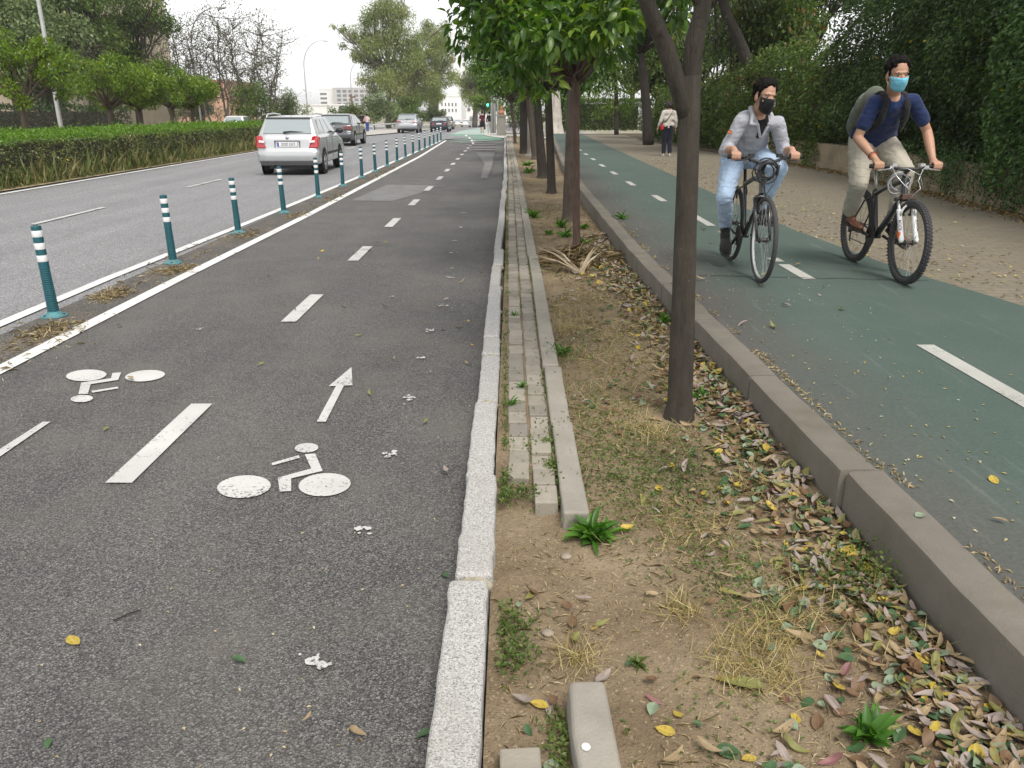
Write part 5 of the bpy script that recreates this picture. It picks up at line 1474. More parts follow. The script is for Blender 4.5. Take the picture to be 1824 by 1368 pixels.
    pp = []
    for s in (-1, 1):
        a = ca + (math.pi if s > 0 else 0)
        e_ = BB + Vector((math.cos(a) * .17, s * .085, math.sin(a) * .17))
        q = MB(); q.tube([BB + Vector((0, s * .065, 0)), e_], [.014, .010], 8); q.build("crank", M_BLACKR, t, smooth=True)
        q = MB(); q.box(tuple(e_ + Vector((0, s * .05, 0))), (.085, .085, .02)); q.build("pedal", M_BLACKR, t, bevel=.005)
        pp.append(e_ + Vector((0, s * .05, 0)))
    return dict(root=t, hb=hb, grips=grips, pedals=pp, saddle=sp, HT=HT, HB=HB, BB=BB, ST=ST)
CR_ANG = {'city': R(225), 'suspension': R(168)}   # crank of the rider's right foot
RZ = R(-90)
B1 = bicycle("black bicycle with silver rims ridden by the cyclist in the grey pullover", (2.115, 7.60, ZG + .003), R(-91.5), 'city')
B2 = bicycle("black mountain bicycle with white suspension fork ridden by the cyclist in blue", (3.285, 7.56, ZG + .003), R(-90.5), 'suspension')
def W(bk, v):
    o = bk['root']; return Vector(o.location) + Matrix.Rotation(o.rotation_euler.z, 3, 'Z') @ Vector(v)
# coiled cable locks
def coil(label, bk, c, n, r, m, seed, th=.006):
    rg = np.random.default_rng(seed); base = W(bk, c)
    t = thing("cable_lock", label, "bicycle lock", base)
    mb = MB(); pts = []
    for i in range(n * 14):
        a = 2 * math.pi * i / 14; q = i / (n * 14)
        rr = r * (1 + .18 * math.sin(a * .37 + seed)); pts.append((rr * math.cos(a) + .015 * math.sin(q * 9), -.02 + .06 * (q - .5) + .02 * math.sin(a * .5), rr * math.sin(a) * .9 + .02 * math.cos(q * 7)))
    mb.tube(pts, th, 7); mb.build("cable", m, t, smooth=True)
    mb = MB(); mb.tube([(r, -.03, -.03), (r + .01, -.03, .05)], .014, 10); mb.build("lock_head", M_BLACKR, t, smooth=True)
coil("black cable lock coiled round the head tube of the black city bicycle", B1, (.90, 0, .90), 5, .085, M_BLACKR, 3)
coil("grey cable lock coiled beside the head tube of the mountain bicycle", B2, (.77, -.05, .80), 4, .075, simple("grey_cable", (.33, .33, .33), .4), 5, .006)
# ------------------------------------------------------------------ people
def skin(name, c):
    k = NT(name); f = k.noise(30, 4)
    k.base(k.ramp(f, [(.3, tuple(x * .88 for x in c)), (.7, c)])); k.set(Roughness=.55)
    k.b.inputs["Subsurface Weight"].default_value = .12; k.b.inputs["Subsurface Radius"].default_value = (.01, .004, .002); k.b.inputs["Subsurface Scale"].default_value = .5
    return k.m
M_SKIN = skin("skin", (.47, .27, .185)); M_SKIN2 = skin("tanned_skin", (.44, .25, .165))
def cloth(name, c, scale=300, var=.1, bump=.25, rough=.9, wrinkle=.45):
    k = NT(name); f = k.noise(9, 5)
    k.base(k.ramp(f, [(.3, tuple(x * (1 - var) for x in c)), (.7, tuple(min(1, x * (1 + var)) for x in c))])); k.set(Roughness=rough)
    k.b.inputs["Specular IOR Level"].default_value = .2
    k.b.inputs["Sheen Weight"].default_value = .15
    mp = k.n("ShaderNodeMapping"); mp.inputs["Scale"].default_value = (1, 1, 2.2); k.l(k.pos(), mp.inputs[0])
    b1 = k.bump(k.noise(14, 4, .55, mp.outputs[0]), wrinkle, .03); k.bump(k.noise(scale, 3), bump, .003, b1)
    return k.m
M_HAIR = simple("dark_hair", (.007, .006, .005), .8, var=.4, scale=120, bump=.8, bscale=160, spec=.15)
M_EYE = simple("eye_white", (.32, .30, .28), .3); M_IRIS = simple("dark_iris", (.012, .008, .006), .1)
def wrinkle_fn(amp, s, seed, stretch=(1, 1, 1)):
    def fn(co, no):
        out = co.copy()
        for i in range(len(co)):
            q = Vector((co[i][0] * s * stretch[0] + seed, co[i][1] * s * stretch[1], co[i][2] * s * stretch[2]))
            d = .7 * noise.noise(q) + .5 * noise.noise(q * 2.3) + .9 * (.35 - abs(noise.noise(Vector((q.x * 1.1, q.y * 1.1, q.z * 1.9)))))
            out[i] = co[i] + no[i] * amp * d
        return out
    return fn
def bend_joint(A, B, l1, l2, hint):
    """two-bone joint position"""
    A = Vector(A); B = Vector(B); d = B - A; L = min(d.length, (l1 + l2) * .999)
    u = d.normalized(); x = (l1 * l1 - l2 * l2 + L * L) / (2 * L); h = math.sqrt(max(0, l1 * l1 - x * x))
    hint = Vector(hint); n = (hint - u * hint.dot(u)).normalized()
    return A + u * x + n * h
def frame3(f, up):
    f = Vector(f).normalized(); up = Vector(up); s = f.cross(up).normalized(); u = s.cross(f); return Matrix((f, s, u)).transposed()   # columns: forward, right, up
def head_shape(mb, c, M, s=1.0):
    """skull, jaw, nose, ears; M columns forward,right,up; c = head centre (eye level)"""
    def q(a, b, d): return Vector(c) + M @ (Vector((a, b, d)) * s)
    mb.ell(q(-.012, 0, .035), (.098 * s, .076 * s, .100 * s), M)
    mb.ell(q(.018, 0, -.035), (.075 * s, .064 * s, .088 * s), M)
    mb.ell(q(.042, 0, -.092), (.042 * s, .040 * s, .030 * s), M)
    mb.ell(q(.072, 0, .022), (.020 * s, .055 * s, .014 * s), M)                # brow
    mb.ell(q(.094, 0, -.022), (.018 * s, .013 * s, .026 * s), M); mb.ell(q(.104, 0, -.036), (.014 * s, .015 * s, .012 * s), M)   # nose
    mb.ell(q(.082, 0, -.075), (.014 * s, .025 * s, .010 * s), M)               # lips
    for e in (-1, 1):
        mb.ell(q(.052, e * .042, -.03), (.030 * s, .024 * s, .026 * s), M)      # cheeks
        mb.ell(q(-.008, e * .080, -.012), (.022 * s, .010 * s, .034 * s), M)    # ears
    return q
def hand_on_bar(mb, wrist, A, B, fwd, s=1.0, thumb_in=True):
    """A inner grip end, B outer grip end; fingers wrap over the front of the bar"""
    A = Vector(A); B = Vector(B); ax = (B - A).normalized(); up = Vector((0, 0, 1)); fwd = Vector(fwd).normalized()
    fwd = (fwd - ax * fwd.dot(ax)).normalized(); up = ax.cross(fwd); up = up if up.z > 0 else -up
    m = A.lerp(B, .5)
    pc = m + up * .030 - fwd * .012
    mb.cone(wrist, pc - fwd * .022, .026 * s, .030 * s); M = Matrix((fwd, ax, up)).transposed()
    mb.ell(pc, (.042 * s, .042 * s, .018 * s), M)
    for i, (off, ln) in enumerate(((-.032, .92), (-.011, 1.0), (.011, .95), (.031, .8))):
        k = m + ax * off
        p0 = k + up * .030 + fwd * .012; p1 = k + up * .022 + fwd * .036 * ln; p2 = k - up * .010 + fwd * .036 * ln; p3 = k - up * .027 + fwd * .014
        mb.chain([p0, p1, p2, p3], [.0105 * s, .0098 * s, .0088 * s, .0078 * s], 8)
    i0 = A.lerp(B, .5) - ax * .040
    mb.chain([pc - ax * .025 - fwd * .015, i0 + up * .012 - fwd * .022, i0 - up * .014 - fwd * .020, i0 - up * .026 + fwd * .004], [.013 * s, .0115 * s, .010 * s, .0085 * s], 8)
def hand_relaxed(mb, wrist, d, side, s=1.0):
    d = Vector(d).normalized(); side = Vector(side).normalized(); n = d.cross(side)
    pc = Vector(wrist) + d * .055; M = Matrix((d, side, n)).transposed(); mb.ell(pc, (.050 * s, .042 * s, .018 * s), M)
    mb.cone(wrist, pc, .025 * s, .024 * s)
    for off, ln in ((-.030, .9), (-.010, 1.0), (.010, .95), (.028, .75)):
        p0 = pc + d * .040 + side * off; p1 = p0 + d * .034 * ln + n * .008; p2 = p1 + d * .024 * ln + n * .016; p3 = p2 + d * .012 * ln + n * .016
        mb.chain([p0, p1, p2, p3], [.010 * s, .0095 * s, .0085 * s, .0075 * s], 8)
    mb.chain([pc - side * .03 - d * .02, pc - side * .05 + d * .012, pc - side * .048 + d * .04 + n * .01], [.013 * s, .011 * s, .009 * s], 8)
def hair_curly(q, M, s, n, seed, style='short'):
    rg = np.random.default_rng(seed); mb = MB()
    mb.ell(q(-.022, 0, .055), (.096 * s, .079 * s, .082 * s), M)
    for _ in range(n):
        a = rg.uniform(0, 2 * math.pi); e = rg.uniform(.05, 1.0); ph = math.acos(1 - e * .98)
        d = Vector((math.sin(ph) * math.cos(a), math.sin(ph) * math.sin(a), math.cos(ph)))
        if d.x > .72 and d.z < .50: continue
        p = q(-.018 + d.x * .098, d.y * .080, .050 + d.z * .088)
        mb.ell(tuple(p), tuple(rg.uniform(.014, .025, 3) * s), M, 8, 6)
    for e in (-1, 1):
        mb.ell(q(.018, e * .076, .012), (.018 * s, .006 * s, .026 * s), M); mb.ell(q(-.055, e * .058, .018), (.042 * s, .024 * s, .045 * s), M)
    mb.ell(q(-.085, 0, -.01), (.03 * s, .055 * s, .055 * s), M)
    return mb
def face_parts(root, q, M, s):
    for e in (-1, 1):
        mb = MB(); mb.ell(q(.066, e * .031, .0), (.0125 * s, .0125 * s, .0085 * s), M, 14, 10); ey = mb.build("eye", M_EYE, root, smooth=True)
        mb = MB(); mb.ell(q(.0765, e * .031, -.001), (.0040 * s, .0066 * s, .0070 * s), M, 12, 8); mb.build("iris", M_IRIS, ey, smooth=True)
        mb = MB(); mb.chain([q(.086, e * .014, .018), q(.084, e * .034, .024), q(.068, e * .052, .018)], [.0034 * s, .0038 * s, .0024 * s], 8); mb.remesh("eyebrow", M_HAIR, root, .002, 1)
def shoe(mb, heel, toe, up, s=1.0):
    heel = Vector(heel); toe = Vector(toe); d = (toe - heel).normalized(); up = Vector(up); sd = d.cross(up).normalized(); up = sd.cross(d); M = Matrix((d, sd, up)).transposed()
    L = .285 * s
    mb.ell(heel + d * L * .25 + up * .042, (L * .27, .038 * s, .046 * s), M); mb.ell(heel + d * L * .66 + up * .028, (L * .36, .046 * s, .032 * s), M); mb.ell(heel + d * L * .16 + up * .075, (.052 * s, .036 * s, .045 * s), M)
    return M, d, sd, up
def sole(heel, d, sd, up, s, mat, parent):
    M = Matrix((d, sd, up)).transposed(); L = .285 * s; mb = MB()
    pts = [(-.02, 0), (.0, -.030), (.10, -.033), (.20, -.046), (.26, -.036), (.29, 0), (.26, .036), (.20, .046), (.10, .033), (.0, .030)]
    vs = [Vector(heel) + d * (x * s) + sd * (y * s) + up * z for z in (-.016, .010) for x, y in pts]
    n = len(pts); mb.add(vs, [tuple(range(n - 1, -1, -1)), tuple(range(n, 2 * n))] + [(i, (i + 1) % n, n + (i + 1) % n, n + i) for i in range(n)]); return mb.build("sole", mat, parent, bevel=.004)

def rider(bk, label, cfg):
    o = Vector(bk['root'].location)
    t = thing("person", label, "person", o)
    def L(v): return Vector(v) - o
    sk = cfg['skin']; s = cfg.get('s', 1.0); H = cfg['head']      # world head centre
    fwd = Vector((0, -1, 0)); left = Vector((1, 0, 0))
    pel = cfg['pelvis']; neck = cfg['neck']
    shR, shL = cfg['shR'], cfg['shL']
    gR = [W(bk, v) for v in bk['grips'][0]]; gL = [W(bk, v) for v in bk['grips'][1]]
    wr = []
    for g in (gR, gL):
        m = g[0].lerp(g[1], .5); wr.append(m + Vector((0, .075, .055)))
    UA, FA_ = cfg['arm']
    elR = bend_joint(shR, wr[0], UA, FA_, cfg['elh'][0]); elL = bend_joint(shL, wr[1], UA, FA_, cfg['elh'][1])
    hipR = pel + Vector((-.085, -.01, -.02)); hipL = pel + Vector((.085, -.01, -.02))
    ank = []; toes = []
    for i, p in enumerate(bk['pedals']):
        pw = W(bk, p); dn = cfg['foot'][i]           # toe direction
        d = Vector(dn).normalized(); heel = pw - d * .165 + Vector((0, 0, .022)); ank.append(heel + d * .05 + Vector((0, 0, .095))); toes.append((heel, heel + d * .28))
    TH, SH = cfg['leg']
    knR = bend_joint(hipR, ank[0], TH, SH, cfg['knh'][0]); knL = bend_joint(hipL, ank[1], TH, SH, cfg['knh'][1])
    M = frame3(cfg['look'], (0, 0, 1)) @ Matrix.Rotation(cfg.get('tilt', 0), 3, 'X')
    # one continuous body
    mb = MB(); q = head_shape(mb, L(H), M, s)
    mb.chain([L(H) + M @ Vector((-.03, 0, -.07)), L(neck) + Vector((0, 0, .02)), L(neck) - Vector((0, 0, .06))], [.056, .055, .058])
    chest = neck.lerp(pel, .32)
    mb.chain([L(neck) - Vector((0, 0, .03)), L(chest), L(neck.lerp(pel, .7)), L(pel)], [.070, .10, .10, .105])
    mb.chain([L(shR), L(neck) - Vector((0, 0, .06)), L(shL)], [.042, .050, .042])
    for a, b, c in ((shR, elR, wr[0]), (shL, elL, wr[1])): mb.chain([L(a), L(a.lerp(b, .4)), L(b), L(b.lerp(c, .35)), L(c)], [.044, .044, .039, .041, .027])
    for h, k_, a in ((hipR, knR, ank[0]), (hipL, knL, ank[1])): mb.chain([L(h), L(h.lerp(k_, .5)), L(k_), L(k_.lerp(a, .3)), L(a)], [.085, .072, .053, .052, .036])
    for (heel, toe) in toes: mb.chain([L(heel.lerp(toe, .15)) + Vector((0, 0, .055)), L(heel.lerp(toe, .7)) + Vector((0, 0, .03))], [.026, .016])
    hand_on_bar(mb, L(wr[0]), L(gR[0]), L(gR[1]), fwd); hand_on_bar(mb, L(wr[1]), L(gL[0]), L(gL[1]), fwd)
    mb.remesh("body", sk, t, .006, 3)
    hq = hair_curly(q, M, s, cfg.get('curls', 150), cfg['seed']); hq.remesh("hair", M_HAIR, t, .006, 1)
    face_parts(t, q, M, s)
    # mask
    mk = MB()
    nrow, ncol = 7, 17; vs = []
    top, bot = cfg['mask_z']
    for i in range(nrow):
        u = i / (nrow - 1); z = top + (bot - top) * u
        for j in range(ncol):
            a = (j / (ncol - 1) - .5) * 2; th = a * 1.38
            pf = .012 * math.sin(u * math.pi) + .016 * math.exp(-((u - .12) / .25) ** 2) * math.exp(-(a / .22) ** 2)
            rx = .094 - .030 * u * u; ry = .071 - .012 * u
            zz = z + (.012 * a * a if i == 0 else (-.0 - .018 * (1 - a * a)) * (u if i == nrow - 1 else u * .6)) + (.018 * a * a * u)
            vs.append(q(math.cos(th) * (rx + pf) + .012, math.sin(th) * ry, zz))
    mk.add(vs, [(i * ncol + j, i * ncol + j + 1, (i + 1) * ncol + j + 1, (i + 1) * ncol + j) for i in range(nrow - 1) for j in range(ncol - 1)])
    mo = mk.build("face_mask", cfg['mask'], t, smooth=True); sm = mo.modifiers.new("s", 'SOLIDIFY'); sm.thickness = .003; sm.offset = 1
    lp = MB()
    for e in (-1, 1):
        lp.tube([q(.03, e * .072, -.02), q(.0, e * .082, .0), q(-.02, e * .084, -.02), q(.02, e * .074, -.07)], .0018, 5)
    lp.build("ear_loop", cfg.get('loop', cfg['mask']), mo)
    # trousers
    mb = MB()
    mb.chain([L(pel) + Vector((0, .0, .07)), L(pel)], [.135, .15])
    for h, k_, a in ((hipR, knR, ank[0]), (hipL, knL, ank[1])):
        e = a.lerp(k_, cfg['hem']); fl = cfg['flare']
        mb.chain([L(h) + Vector((0, .01, .0)), L(h.lerp(k_, .5)), L(k_), L(k_.lerp(a, .45)), L(e)], [.118, .094 * fl, .074 * fl, .066 * fl, .060 * fl])
    tr = mb.remesh("trousers", cfg['trousers'], t, .010, 3, wrinkle_fn(.0075, 12, cfg['seed'], (1, 1, 1.7)))
    # top
    mb = MB(); f = cfg['loose']
    mb.chain([L(neck) - Vector((0, -.01, .075)), L(chest), L(neck.lerp(pel, .62)), L(pel.lerp(neck, cfg['hemtop']))], [.085, .128 * f, .130 * f, .138 * f])
    mb.chain([L(chest) + Vector((-.075, 0, .05)), L(chest) + Vector((.075, 0, .05))], [.10, .10])
    mb.chain([L(neck.lerp(pel, .62)) + Vector((-.045, 0, 0)), L(neck.lerp(pel, .62)) + Vector((.045, 0, 0))], [.115 * f, .115 * f])
    mb.chain([L(pel.lerp(neck, cfg['hemtop'])) + Vector((-.065, 0, 0)), L(pel.lerp(neck, cfg['hemtop'])) + Vector((.065, 0, 0))], [.128 * f, .128 * f])
    mb.chain([L(shR) + Vector((.015, 0, .0)), L(neck) - Vector((0, -.01, .055)), L(shL) + Vector((-.015, 0, 0))], [.062, .072, .062])
    for a, b, c in ((shR, elR, wr[0]), (shL, elL, wr[1])):
        if cfg['sleeve'] == 'long':
            e = b.lerp(c, .30); mb.chain([L(a), L(a.lerp(b, .5)), L(b), L(e)], [.066, .062, .060, .054])
            dd = (c - b).normalized(); mb.chain([L(e - dd * .025), L(e)], [.058, .057])
        else:
            e = a.lerp(b, .62); mb.chain([L(a), L(a.lerp(b, .3)), L(e)], [.062, .062, .062])
    tp = mb.remesh("pullover" if cfg['sleeve'] == 'long' else "shirt", cfg['top'], t, .010, 4, wrinkle_fn(cfg.get('wr', .007), 9, cfg['seed'] + 9, (1.2, 1, 1.6)))
    # shoes
    for i, (heel, toe) in enumerate(toes):
        sm_ = MB(); MM, d, sd, up = shoe(sm_, L(heel), L(toe), (0, 0, 1), cfg.get('shoe_s', 1.0)); sh = sm_.remesh("shoe", cfg['shoe'], t, .008, 3)
        sole(L(heel), d, sd, up, cfg.get('shoe_s', 1.0), cfg['sole'], sh)
        ssk = MB(); ssk.chain([L(ank[i]) - Vector((0, 0, .03)), L(ank[i]).lerp(L((knR, knL)[i]), .22)], [.046, .044]); ssk.build("sock", cfg['sock'], t, smooth=True)
    return dict(t=t, q=q, M=M, L=L, neck=neck, chest=chest, pel=pel, shR=shR, shL=shL, elR=elR, elL=elL, wr=wr, s=s)

# --- cyclist in the grey pullover
p1 = rider(B1, "person cycling in a grey pullover, pale jeans and black face mask", dict(
    skin=M_SKIN, head=P(1363, 172, 6.93), pelvis=P(1325, 272, 7.34), neck=P(1352, 206, 7.04), shR=P(1321, 217, 7.05), shL=P(1385, 220, 7.02),
    look=(.34, -1, -.10), tilt=R(4), arm=(.262, .25), elh=[(-.35, .35, -.8), (.35, .4, -.8)], leg=(.43, .43), knh=[(-.42, -1, .25), (.25, -1, .25)], foot=[(-.12, -.80, -.42), (.05, -1, -.05)],
    mask_z=(-.012, -.118), mask=cloth("black_mask", (.012, .012, .013)), trousers=cloth("pale_denim", (.36, .47, .62), 400, .10, .2), hem=.10, flare=1.0,
    top=cloth("grey_fleece", (.36, .37, .41), 220, .10, .5), loose=1.1, hemtop=.06, sleeve='long', wr=.007, shoe=cloth("black_shoe", (.012, .012, .013)), sole=simple("dark_sole", (.03, .03, .03), .7), sock=cloth("dark_sock", (.03, .03, .03)), seed=3, curls=170, shoe_s=1.2))
# --- cyclist in blue
p2 = rider(B2, "person cycling in a navy T-shirt, beige trousers and pale blue surgical mask", dict(
    skin=M_SKIN2, head=P(1599, 133, 6.84), pelvis=P(1553, 246, 7.36), neck=P(1591, 172, 6.98), shR=P(1558, 182, 7.0), shL=P(1627, 180, 6.96),
    look=(.02, -1, -.12), tilt=R(-3), arm=(.30, .28), elh=[(-.5, .8, -.3), (.7, .6, -.4)], leg=(.45, .45), knh=[(-.30, -1, .3), (.15, -1, .3)], foot=[(.18, -1, -.22), (.30, -.9, -.5)],
    mask_z=(-.016, -.108), mask=cloth("surgical_mask", (.16, .47, .62), 300, .08, .15), loop=M_PLATE, trousers=cloth("beige_chino", (.40, .37, .305), 400, .08, .2), hem=.09, flare=1.08,
    top=cloth("navy_shirt", (.015, .027, .085), 300, .12, .25), loose=1.06, hemtop=.08, sleeve='short', shoe=simple("brown_leather", (.12, .048, .028), .45, var=.2), sole=simple("dark_sole", (.03, .02, .016), .7), sock=cloth("navy_sock", (.015, .02, .05)), seed=8, curls=190))

def extras():
    # pullover: undershirt in the open zip, collar flaps, flag on the sleeve, print on the mask
    t, L, q = p1['t'], p1['L'], p1['q']
    M_UN = cloth("black_undershirt", (.012, .012, .013)); M_GF = cloth("grey_fleece_collar", (.40, .41, .45), 220, .1, .5)
    n0 = L(p1['neck']); ch = L(p1['chest'])
    f = Vector((.22, -1, 0)).normalized(); r_ = Vector((-1, -.22, 0)).normalized()
    pm = [x for x in t.children if x.name.startswith("pullover")][0].data
    zb_ = L(P(1348, 247, 6.9)).z; ztp = n0.z + .03; V = {}; vv = []; ff = []; a0 = (n0 + f * .1).dot(r_)
    for p in pm.polygons:
        c = p.center
        if p.normal.dot(f) < .05 or c.z < zb_ or (c - n0).dot(f) < -.01: continue
        u = (c.z - zb_) / (ztp - zb_)
        if abs(c.dot(r_) - a0) > .010 + .058 * min(1.2, u): continue
        for i in p.vertices:
            if i not in V:
                V[i] = len(vv); vv.append(tuple(pm.vertices[i].co + pm.vertices[i].normal * .004))
        ff.append(tuple(V[i] for i in p.vertices))
    mb = MB(); mb.add(vv, ff); un = mb.build("undershirt", M_UN, t, smooth=True)
    so = un.modifiers.new("s", 'SOLIDIFY'); so.thickness = .004
    for e in (-1, 1):
        mb = MB(); sd = r_ * e
        A = n0 + sd * .075 - f * .02 + Vector((0, 0, .06)); B = n0 + sd * .085 + f * .05 + Vector((0, 0, .0)); C = n0 + sd * .115 + f * .085 - Vector((0, 0, .065)); D = (n0 + ch) / 2 + sd * .052 + f * .120 - Vector((0, 0, .02)); E = ch + f * .132 + sd * .01 - Vector((0, 0, .07))
        mb.chain([A, B, C], [.020, .020, .014]); mb.chain([B, D], [.022, .014]); mb.chain([C, D, E], [.014, .015, .012])
        mb.chain([n0 - f * .06 + sd * .04 + Vector((0, 0, .06)), A], [.020, .020])
        mb.remesh("collar", M_GF, t, .007, 3)
    e_ = L(p1['shR']); b = L(p1['elR']); c0 = e_.lerp(b, .42); d = (b - e_).normalized(); nn = Vector((-.75, -.62, .1)); nn = (nn - d * nn.dot(d)).normalized(); sx = nn.cross(d)
    for i, (cc) in enumerate(((.45, .03, .03), (.65, .40, .04), (.45, .03, .03))):
        mb = MB(); mb.box((0, 0, 0), (.034, .009, .006)); o = mb.build("sleeve_flag", simple("flag_colour", cc, .8), t)
        mt = Matrix((sx, d, nn)).transposed().to_4x4(); mt.translation = c0 + nn * .079 + d * (.009 * (i - 1)); o.matrix_local = mt
    mb = MB(); rg = np.random.default_rng(4)
    for pt in (((.108, -.022, -.034), .007), ((.104, -.030, -.045), .006), ((.106, -.016, -.050), .005), ((.098, -.038, -.058), .006), ((.101, -.030, -.068), .006)): mb.ell(q(*pt[0]), (pt[1], pt[1] * .8, pt[1] * .7), None, 8, 6)
    mb.build("mask_print", simple("pale_print", (.5, .45, .42), .8), [x for x in t.children if x.name.startswith("face_mask")][0])
    # backpack with its straps on the cyclist in blue; neckline; bracelet
    t, L, q = p2['t'], p2['L'], p2['q']
    n0 = L(p2['neck']); pe = L(p2['pel']); ch = L(p2['chest'])
    bp = thing("backpack", "grey green rucksack on the back of the cyclist in navy", "backpack", Vector(t.location) + ch)
    back = (pe - n0).normalized(); bk_ = Vector((-.42, 1, .25)).normalized()
    mb = MB(); M_ = frame3(bk_, -back)
    for u, w, h in ((.10, .12, .07), (.17, .135, .09), (.28, .14, .10), (.39, .13, .09)):
        mb.ell(n0 - ch + back * u + bk_ * (.15 + .03 * (u > .12)) + Vector((-.02, 0, 0)), (h, w, .13), M_)
    M_BAG = cloth("grey_green_canvas", (.115, .13, .10), 300, .1, .3)
    mb.remesh("bag", M_BAG, bp, .012, 5)
    for e, s0 in ((-1, p2['shR']), (1, p2['shL'])):
        s_ = L(s0) - ch; mb = MB()
        xx = e * .088
        pts = [Vector((xx, n0.y - ch.y + .10, n0.z - ch.z + .02)), Vector((xx, n0.y - ch.y + .02, n0.z - ch.z + .035)), Vector((xx, n0.y - ch.y - .055, n0.z - ch.z - .015)), Vector((xx * 1.05, n0.y - ch.y - .085, n0.z - ch.z - .09)), Vector((xx * 1.18, n0.y - ch.y - .05, n0.z - ch.z - .19)), Vector((xx * 1.5, n0.y - ch.y + .06, n0.z - ch.z - .27))]
        off = n0 - ch; pts = [Vector((p.x + off.x, p.y, p.z)) for p in pts]
        sm_ = [pts[0]]
        for i in range(len(pts) - 1):
            A, B, C, D = pts[max(i - 1, 0)], pts[i], pts[i + 1], pts[min(i + 2, len(pts) - 1)]
            for u in (.25, .5, .75, 1.0): sm_.append(.5 * ((2 * B) + (C - A) * u + (2 * A - 5 * B + 4 * C - D) * u * u + (3 * B - A - 3 * C + D) * u ** 3))
        for a, b in zip(sm_[:-1], sm_[1:]):
            d = (b - a).normalized(); M2 = frame3(d, Vector((0, -1, .5))); mb.ell((a + b) / 2, (max(.022, (b - a).length * .9), .030, .013), M2, 12, 8)
        mb.remesh("strap", cloth("black_webbing", (.014, .014, .015)), bp, .008, 2)
    w_ = L(p2['wr'][0]); e_ = L(p2['elR']); c0 = w_.lerp(e_, .12); d = (e_ - w_).normalized()
    for k_, (cc, off) in enumerate((((.55, .10, .02), 0), ((.03, .02, .02), .016))):
        a = d.orthogonal().normalized(); b = d.cross(a); mb = MB(); mb.tube([c0 + d * off + (a * math.cos(x) + b * math.sin(x)) * .033 for x in np.linspace(0, 2 * math.pi, 15)[:-1]], .004, 6, closed=True)
        o = mb.build("bracelet", simple("bracelet_cord", cc, .7), t, smooth=True)
extras()

